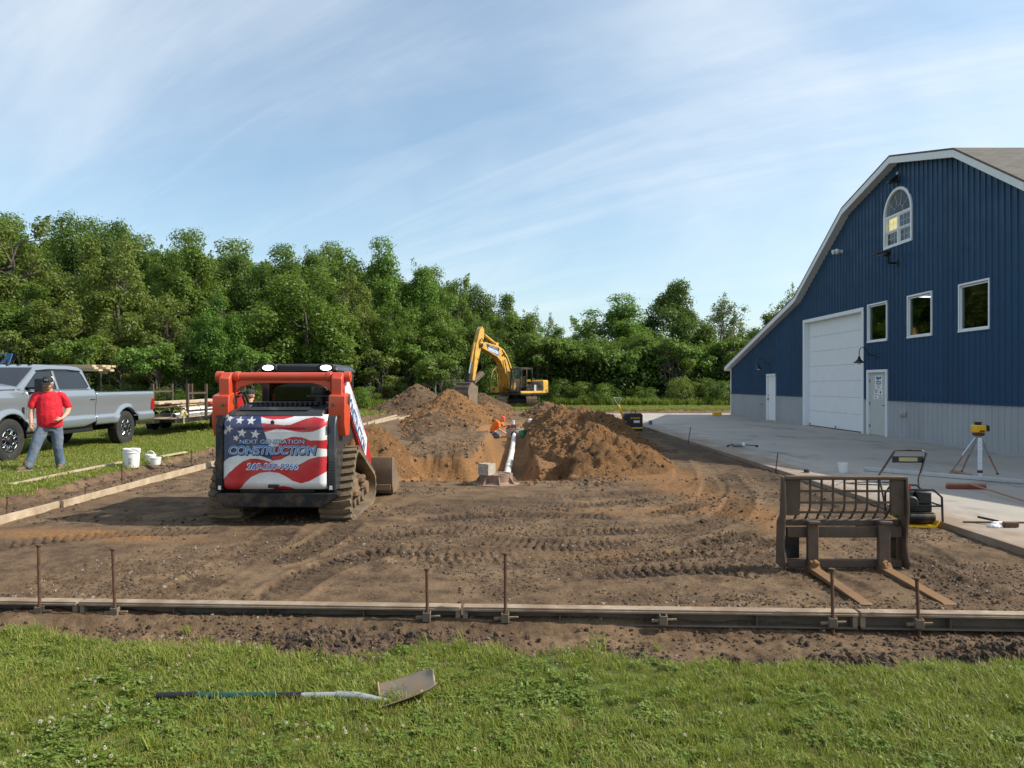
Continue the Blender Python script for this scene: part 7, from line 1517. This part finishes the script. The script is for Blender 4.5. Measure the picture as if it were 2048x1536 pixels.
def hand(w, d, side, n, curl=.5):
    "w wrist, d direction of the hand, side = thumb direction, n = palm normal"
    w, d, side, n = [Vector(q) for q in (w, d, side, n)]; d.normalize(); side = (side - d * side.dot(d)).normalized(); n = d.cross(side).normalized() * (1 if d.cross(side).dot(n) > 0 else -1); P = []
    P.append(('t', [w, w + d * .045, w + d * .085], [.026, .034, .030], .62))
    for k, (o, l) in enumerate(((.027, .070), (.009, .080), (-.009, .075), (-.026, .058))):
        a = w + d * .085 + side * o; p1 = a + d * l * .45 + n * l * .12 * curl; p2 = p1 + d * l * .3 * (1 - curl * .5) + n * l * .35 * curl; p3 = p2 + d * l * .22 * (1 - curl) + n * l * .30 * curl; P.append(('t', [a - d * .015, p1, p2, p3], [.0100, .0095, .0088, .0075]))
    a = w + d * .03 + side * .03; P.append(('t', [a, a + side * .022 + d * .03 + n * .008, a + side * .026 + d * .06 + n * .02], [.0125, .011, .009])); return P
def head_parts(c, f, up):
    c, f, up = Vector(c), Vector(f).normalized(), Vector(up); up = (up - f * up.dot(f)).normalized(); r = f.cross(up)
    return [('s', c + up * .02 - f * .01, .098, (.86, 1, 1.06)), ('s', c + f * .03 - up * .045, .072, (.9, .95, 1.05)), ('s', c + f * .098 - up * .018, .018), ('t', [c + f * .090 + up * .02, c + f * .108 - up * .020], [.010, .016]), ('s', c + r * .082 - up * .01, .022, (.6, 1, 1.4)), ('s', c - r * .082 - up * .01, .022, (.6, 1, 1.4)), ('t', [c + f * .082 - up * .055 - r * .02, c + f * .088 - up * .055, c + f * .082 - up * .055 + r * .02], [.009, .011, .009])], f, up, r
def cap(c, f, up, r, parent, matn, back=None, brim=True):
    m_ = Matrix((r, f, up)).transposed(); b = MB(); ring_ = []
    prof = [(.103, .025), (.106, .05), (.104, .075), (.09, .105), (.062, .125), (.025, .134), (.001, .135)]; b.lathe(prof, (0, 0, 0), 24); b.v = [tuple(c + m_ @ Vector((p[0] * .90, p[1] * 1.06 - .012, p[2]))) for p in b.v]; o = b.build('cap', matn, parent)
    if back:
        b = MB(); b.lathe([(.1045, .024), (.1075, .05), (.1055, .075), (.0915, .106), (.066, .1245)], (0, 0, 0), 24); keep = []
        b.v = [(p[0] * .905, p[1] * 1.065 - .012, p[2]) for p in b.v]; b.f = [q for q in b.f if sum(b.v[i][1] for i in q) / 4 < -.010]; b.v = [tuple(c + m_ @ Vector(p)) for p in b.v]; b.build('cap_mesh', back, o)
    if brim:
        b = MB(); v = []; n = 10
        for k in range(n + 1):
            a = math.pi * (.12 + .76 * k / n); x, y = .088 * math.cos(a), .100 * math.sin(a); v += [(x, y - .012, .034 - .012 * (x / .09) ** 2), (x * .98, y + .075 * math.sin(a) ** .8 - .012, .018 - .022 * (x / .09) ** 2)]
        v2 = [(x, y, z - .004) for x, y, z in v]; q = len(v); b.add(v + v2, [(2 * k, 2 * k + 1, 2 * k + 3, 2 * k + 2) for k in range(n)] + [(q + 2 * k, q + 2 * k + 2, q + 2 * k + 3, q + 2 * k + 1) for k in range(n)] + [(2 * k + 1, q + 2 * k + 1, q + 2 * k + 3, 2 * k + 3) for k in range(n)]); b.v = [tuple(c + m_ @ Vector(p)) for p in b.v]; b.build('cap_brim', matn, o)
    return o
def boot(p, d, parent, lift=0.0):
    p, d = Vector(p), Vector((d[0], d[1], 0)).normalized(); z = Vector((0, 0, 1)); s = d.cross(z)
    blob([('t', [p - d * .04 + z * .06, p + d * .05 + z * .05, p + d * .15 + z * .042], [.052, .052, .045], .95), ('t', [p + z * .06, p + z * .16], [.055, .058])], 'boot', 'boot', parent, .012, 3)
    b = MB(); pts = [(-.085, -.036), (-.085, .036), (.06, .046), (.15, .044), (.195, .02), (.195, -.02), (.15, -.044), (.06, -.046)]; b.add([p + d * x + s * y + z * .0 for x, y in pts] + [p + d * x + s * y + z * .026 for x, y in pts], [tuple(range(8))[::-1], tuple(range(8, 16))] + [(i, (i + 1) % 8, 8 + (i + 1) % 8, 8 + i) for i in range(8)]); b.build('boot_sole', 'boot_sole', parent, bevel=.006)
# ---- man in the red shirt
p = G(92, 938, .06); m1 = thing('person', 'man in red shirt, jeans and trucker cap walking past the pickup', 'person', (p.x, p.y, .055), R(30))
hp, f, up, r = head_parts((.035, -.05, 1.665), (-.24, -.93, -.28), (-.05, -.2, 1))
hc = Vector((.035, -.05, 1.665))
bodyp = hp + [('t', [(.05, .02, 1.46), (.045, -.01, 1.58)], [.062, .058]), ('t', [(.05, .02, 1.0), (.05, .03, 1.25), (.05, .03, 1.45)], [.12, .14, .11], .7),
    ('t', [(-.16, .02, 1.43), (-.205, .02, 1.32), (-.232, .02, 1.15)], [.042, .050, .045]), ('t', [(-.232, .02, 1.15), (-.240, -.02, 1.02), (-.235, -.07, .89)], [.046, .043, .028]),
    ('t', [(.25, .03, 1.42), (.325, .03, 1.32), (.37, .03, 1.17)], [.042, .050, .046]), ('t', [(.37, .03, 1.17), (.34, -.10, 1.07), (.27, -.20, .985)], [.047, .044, .029]),
    ('t', [(-.0, .0, .86), (-.15, -.09, .45), (-.27, -.16, .12)], [.06, .05, .045]), ('t', [(.13, .02, .86), (.19, .04, .42), (.23, .12, .12)], [.06, .05, .045]), ('t', [(.06, .02, .84), (.055, .02, 1.02)], [.11, .12], .7)]
bodyp += hand((-.235, -.07, .89), (.06, -.10, -1), (.9, -.5, 0), (.3, 1, 0), .35) + hand((.27, -.20, .985), (-.85, -.35, -.42), (-.2, -.4, .9), (-.3, .6, -.5), .85)
blob(bodyp, 'body', 'skin', m1, .0075, 3)
blob([('t', [(.065, .01, .82), (.065, -.005, .93), (.06, -.015, 1.05), (.055, .0, 1.22), (.05, .02, 1.38), (.05, .02, 1.45), (.05, .01, 1.51)], [.205, .218, .222, .215, .20, .165, .085], .72), ('t', [(-.08, .02, 1.445), (-.16, .02, 1.42), (-.205, .02, 1.33), (-.240, .025, 1.19)], [.070, .080, .076, .076], .9), ('t', [(.18, .02, 1.445), (.26, .03, 1.42), (.315, .03, 1.33), (.372, .03, 1.18)], [.070, .080, .076, .078], .9)], 'shirt', 'red_cloth', m1, .012, 4, .017)
blob([('t', [(.06, .02, .95), (.06, .02, .86), (.06, .03, .74)], [.19, .19, .16], .78), ('t', [(-.035, .01, .80), (-.12, -.06, .60), (-.165, -.105, .43), (-.22, -.14, .25), (-.285, -.165, .06)], [.118, .104, .088, .080, .082]), ('t', [(.16, .03, .80), (.185, .035, .60), (.19, .03, .42), (.21, .08, .24), (.235, .13, .055)], [.118, .104, .086, .080, .082])], 'jeans', 'denim', m1, .012, 4, .020)
boot((-.30, -.17, .0), (-.85, -.5), m1); boot((.235, .13, .0), (-.1, -1), m1)
m_ = Matrix((r, f, up)).transposed(); cap(hc + f * -.0, f, up, r, m1, 'black_cloth', 'white_mesh')
b = MB(); b.box((0, .106, .102 - .02), (.055, .004, .016)); b.v = [tuple(hc + m_ @ Vector((q[0], q[1] - .015, q[2]))) for q in b.v]; b.build('cap_logo', 'white_mesh', m1)
blob([('s', hc + f * .062 - up * .082, .056, (.95, .8, .9)), ('s', hc + f * .088 - up * .05 + r * .028, .02), ('s', hc + f * .088 - up * .05 - r * .028, .02), ('t', [hc + r * .074 - up * .01, hc + r * .062 + f * .04 - up * .07], [.016, .024]), ('t', [hc - r * .074 - up * .01, hc - r * .062 + f * .04 - up * .07], [.016, .024])], 'beard', 'hair', m1, .008, 2)
b = MB()
for s_ in (-1, 1): b.box((s_ * .035, .094, .020), (.056, .010, .028), (0, 0, R(-12 * s_)))
b.v = [tuple(hc + m_ @ Vector(q)) for q in b.v]; b.build('sunglasses', 'dark_glass', m1, bevel=.005)
b = MB()
for s_ in (-1, 1): b.bar((s_ * .070, .088, .020), (s_ * .088, -.01, .012), .005, .010)
b.v = [tuple(hc + m_ @ Vector(q)) for q in b.v]; b.build('glasses_temple', 'white_mesh', m1)
# ---- worker beyond the loader, back turned
p = AT(500, 812, 15.0); z0 = gz(p.x, 15.0); m2 = thing('person', 'worker in orange shirt and black cap beyond the left loader arm', 'person', (p.x, 15.0, z0), R(8)); s2 = 1.655
hp, f, up, r = head_parts((0, .03, 1.53), (.25, .95, -.15), (0, .15, 1)); hc = Vector((0, .03, 1.53))
arms = []; slv = []
for s_ in (-1, 1):
    arms += [('t', [(s_ * .19, 0, 1.33), (s_ * .24, .02, 1.06)], [.05, .042]), ('t', [(s_ * .24, .02, 1.06), (s_ * .20, .16, .86)], [.042, .028])] + hand((s_ * .20, .16, .86), (-.05 * s_, .4, -.9), (-s_ * .9, .3, 0), (0, 1, 0), .4)
    slv.append(('t', [(s_ * .13, 0, 1.34), (s_ * .20, 0, 1.28), (s_ * .235, .01, 1.10)], [.08, .08, .075]))
blob(hp + arms + [('t', [(0, 0, 1.32), (0, .015, 1.45)], [.06, .056]), ('t', [(0, 0, .9), (0, 0, 1.3)], [.14, .13], .7), ('t', [(-.09, 0, .85), (-.11, 0, .1)], [.09, .05]), ('t', [(.09, 0, .85), (.11, 0, .1)], [.09, .05])], 'body', 'skin', m2, .009, 3)
blob([('t', [(0, .0, .82), (0, 0, 1.0), (0, 0, 1.25), (0, 0, 1.36)], [.17, .185, .19, .12], .7)] + slv, 'shirt', 'orange_cloth', m2, .013, 3, .02); blob([('t', [(0, 0, .88), (0, 0, .76)], [.165, .15], .75), ('t', [(-.085, 0, .78), (-.11, .01, .4), (-.12, 0, .06)], [.105, .085, .085]), ('t', [(.085, 0, .78), (.11, .01, .4), (.12, 0, .06)], [.105, .085, .085])], 'jeans', 'denim', m2, .013, 3, .02)
boot((-.12, 0, 0), (-.1, 1), m2); boot((.12, 0, 0), (.1, 1), m2); cap(hc, f, up, r, m2, 'black_cloth'); blob([('s', hc - f * .025 + up * .0, .094, (.9, .95, .8))], 'hair', 'hair', m2, .01, 2)
# ---- worker kneeling in the trench
m3 = thing('person', 'worker in orange shirt and cap kneeling in the trench at the manhole', 'person', (-.70, 30.75, -.645))
hp, f, up, r = head_parts((.29, -.06, .83), (.75, -.35, -.55), (.5, 0, .85)); hc = Vector((.29, -.06, .83))
blob(hp + [('t', [(.16, -.02, .70), (.24, -.04, .78)], [.06, .055]), ('t', [(-.08, .02, .33), (.02, .0, .55), (.13, -.02, .70)], [.13, .15, .11], .8), ('t', [(.13, -.18, .68), (.12, -.24, .42)], [.052, .044]), ('t', [(.12, -.24, .42), (.33, -.26, .28)], [.044, .028]), ('t', [(.18, .15, .70), (.34, .18, .50)], [.052, .044]), ('t', [(.34, .18, .50), (.53, .10, .56)], [.044, .028]),
    ('t', [(-.10, -.1, .30), (.16, -.14, .10)], [.10, .065]), ('t', [(.14, -.14, .09), (-.26, -.13, .07)], [.06, .045]), ('t', [(-.10, .12, .30), (.16, .16, .10)], [.10, .065]), ('t', [(.14, .16, .09), (-.26, .15, .07)], [.06, .045])] + hand((.33, -.26, .28), (1, 0, -.35), (0, .5, .8), (0, 0, -1), .5) + hand((.53, .10, .56), (1, -.1, .0), (0, -.8, .3), (0, 0, -1), .4), 'body', 'skin', m3, .009, 3)
blob([('t', [(-.14, .01, .28), (-.06, .01, .44), (.02, .0, .58), (.12, -.02, .70), (.15, -.02, .73)], [.175, .20, .205, .185, .12], .85), ('t', [(.10, -.12, .70), (.13, -.20, .62), (.125, -.235, .48)], [.08, .08, .075]), ('t', [(.14, .10, .70), (.22, .16, .64), (.30, .175, .55)], [.08, .08, .075])], 'shirt', 'orange_cloth', m3, .013, 3, .02)
blob([('t', [(-.13, .01, .34), (-.09, .01, .24)], [.17, .165], .95), ('t', [(-.08, -.09, .27), (.17, -.14, .10)], [.11, .09]), ('t', [(.15, -.14, .085), (-.24, -.13, .08)], [.08, .08]), ('t', [(-.08, .11, .27), (.17, .16, .10)], [.11, .09]), ('t', [(.15, .16, .085), (-.24, .15, .08)], [.08, .08])], 'jeans', 'denim', m3, .013, 3, .02)
boot((-.31, -.13, .0), (-1, 0), m3); boot((-.31, .15, .0), (-1, 0), m3); cap(hc, f, up, r, m3, 'orange_hat')
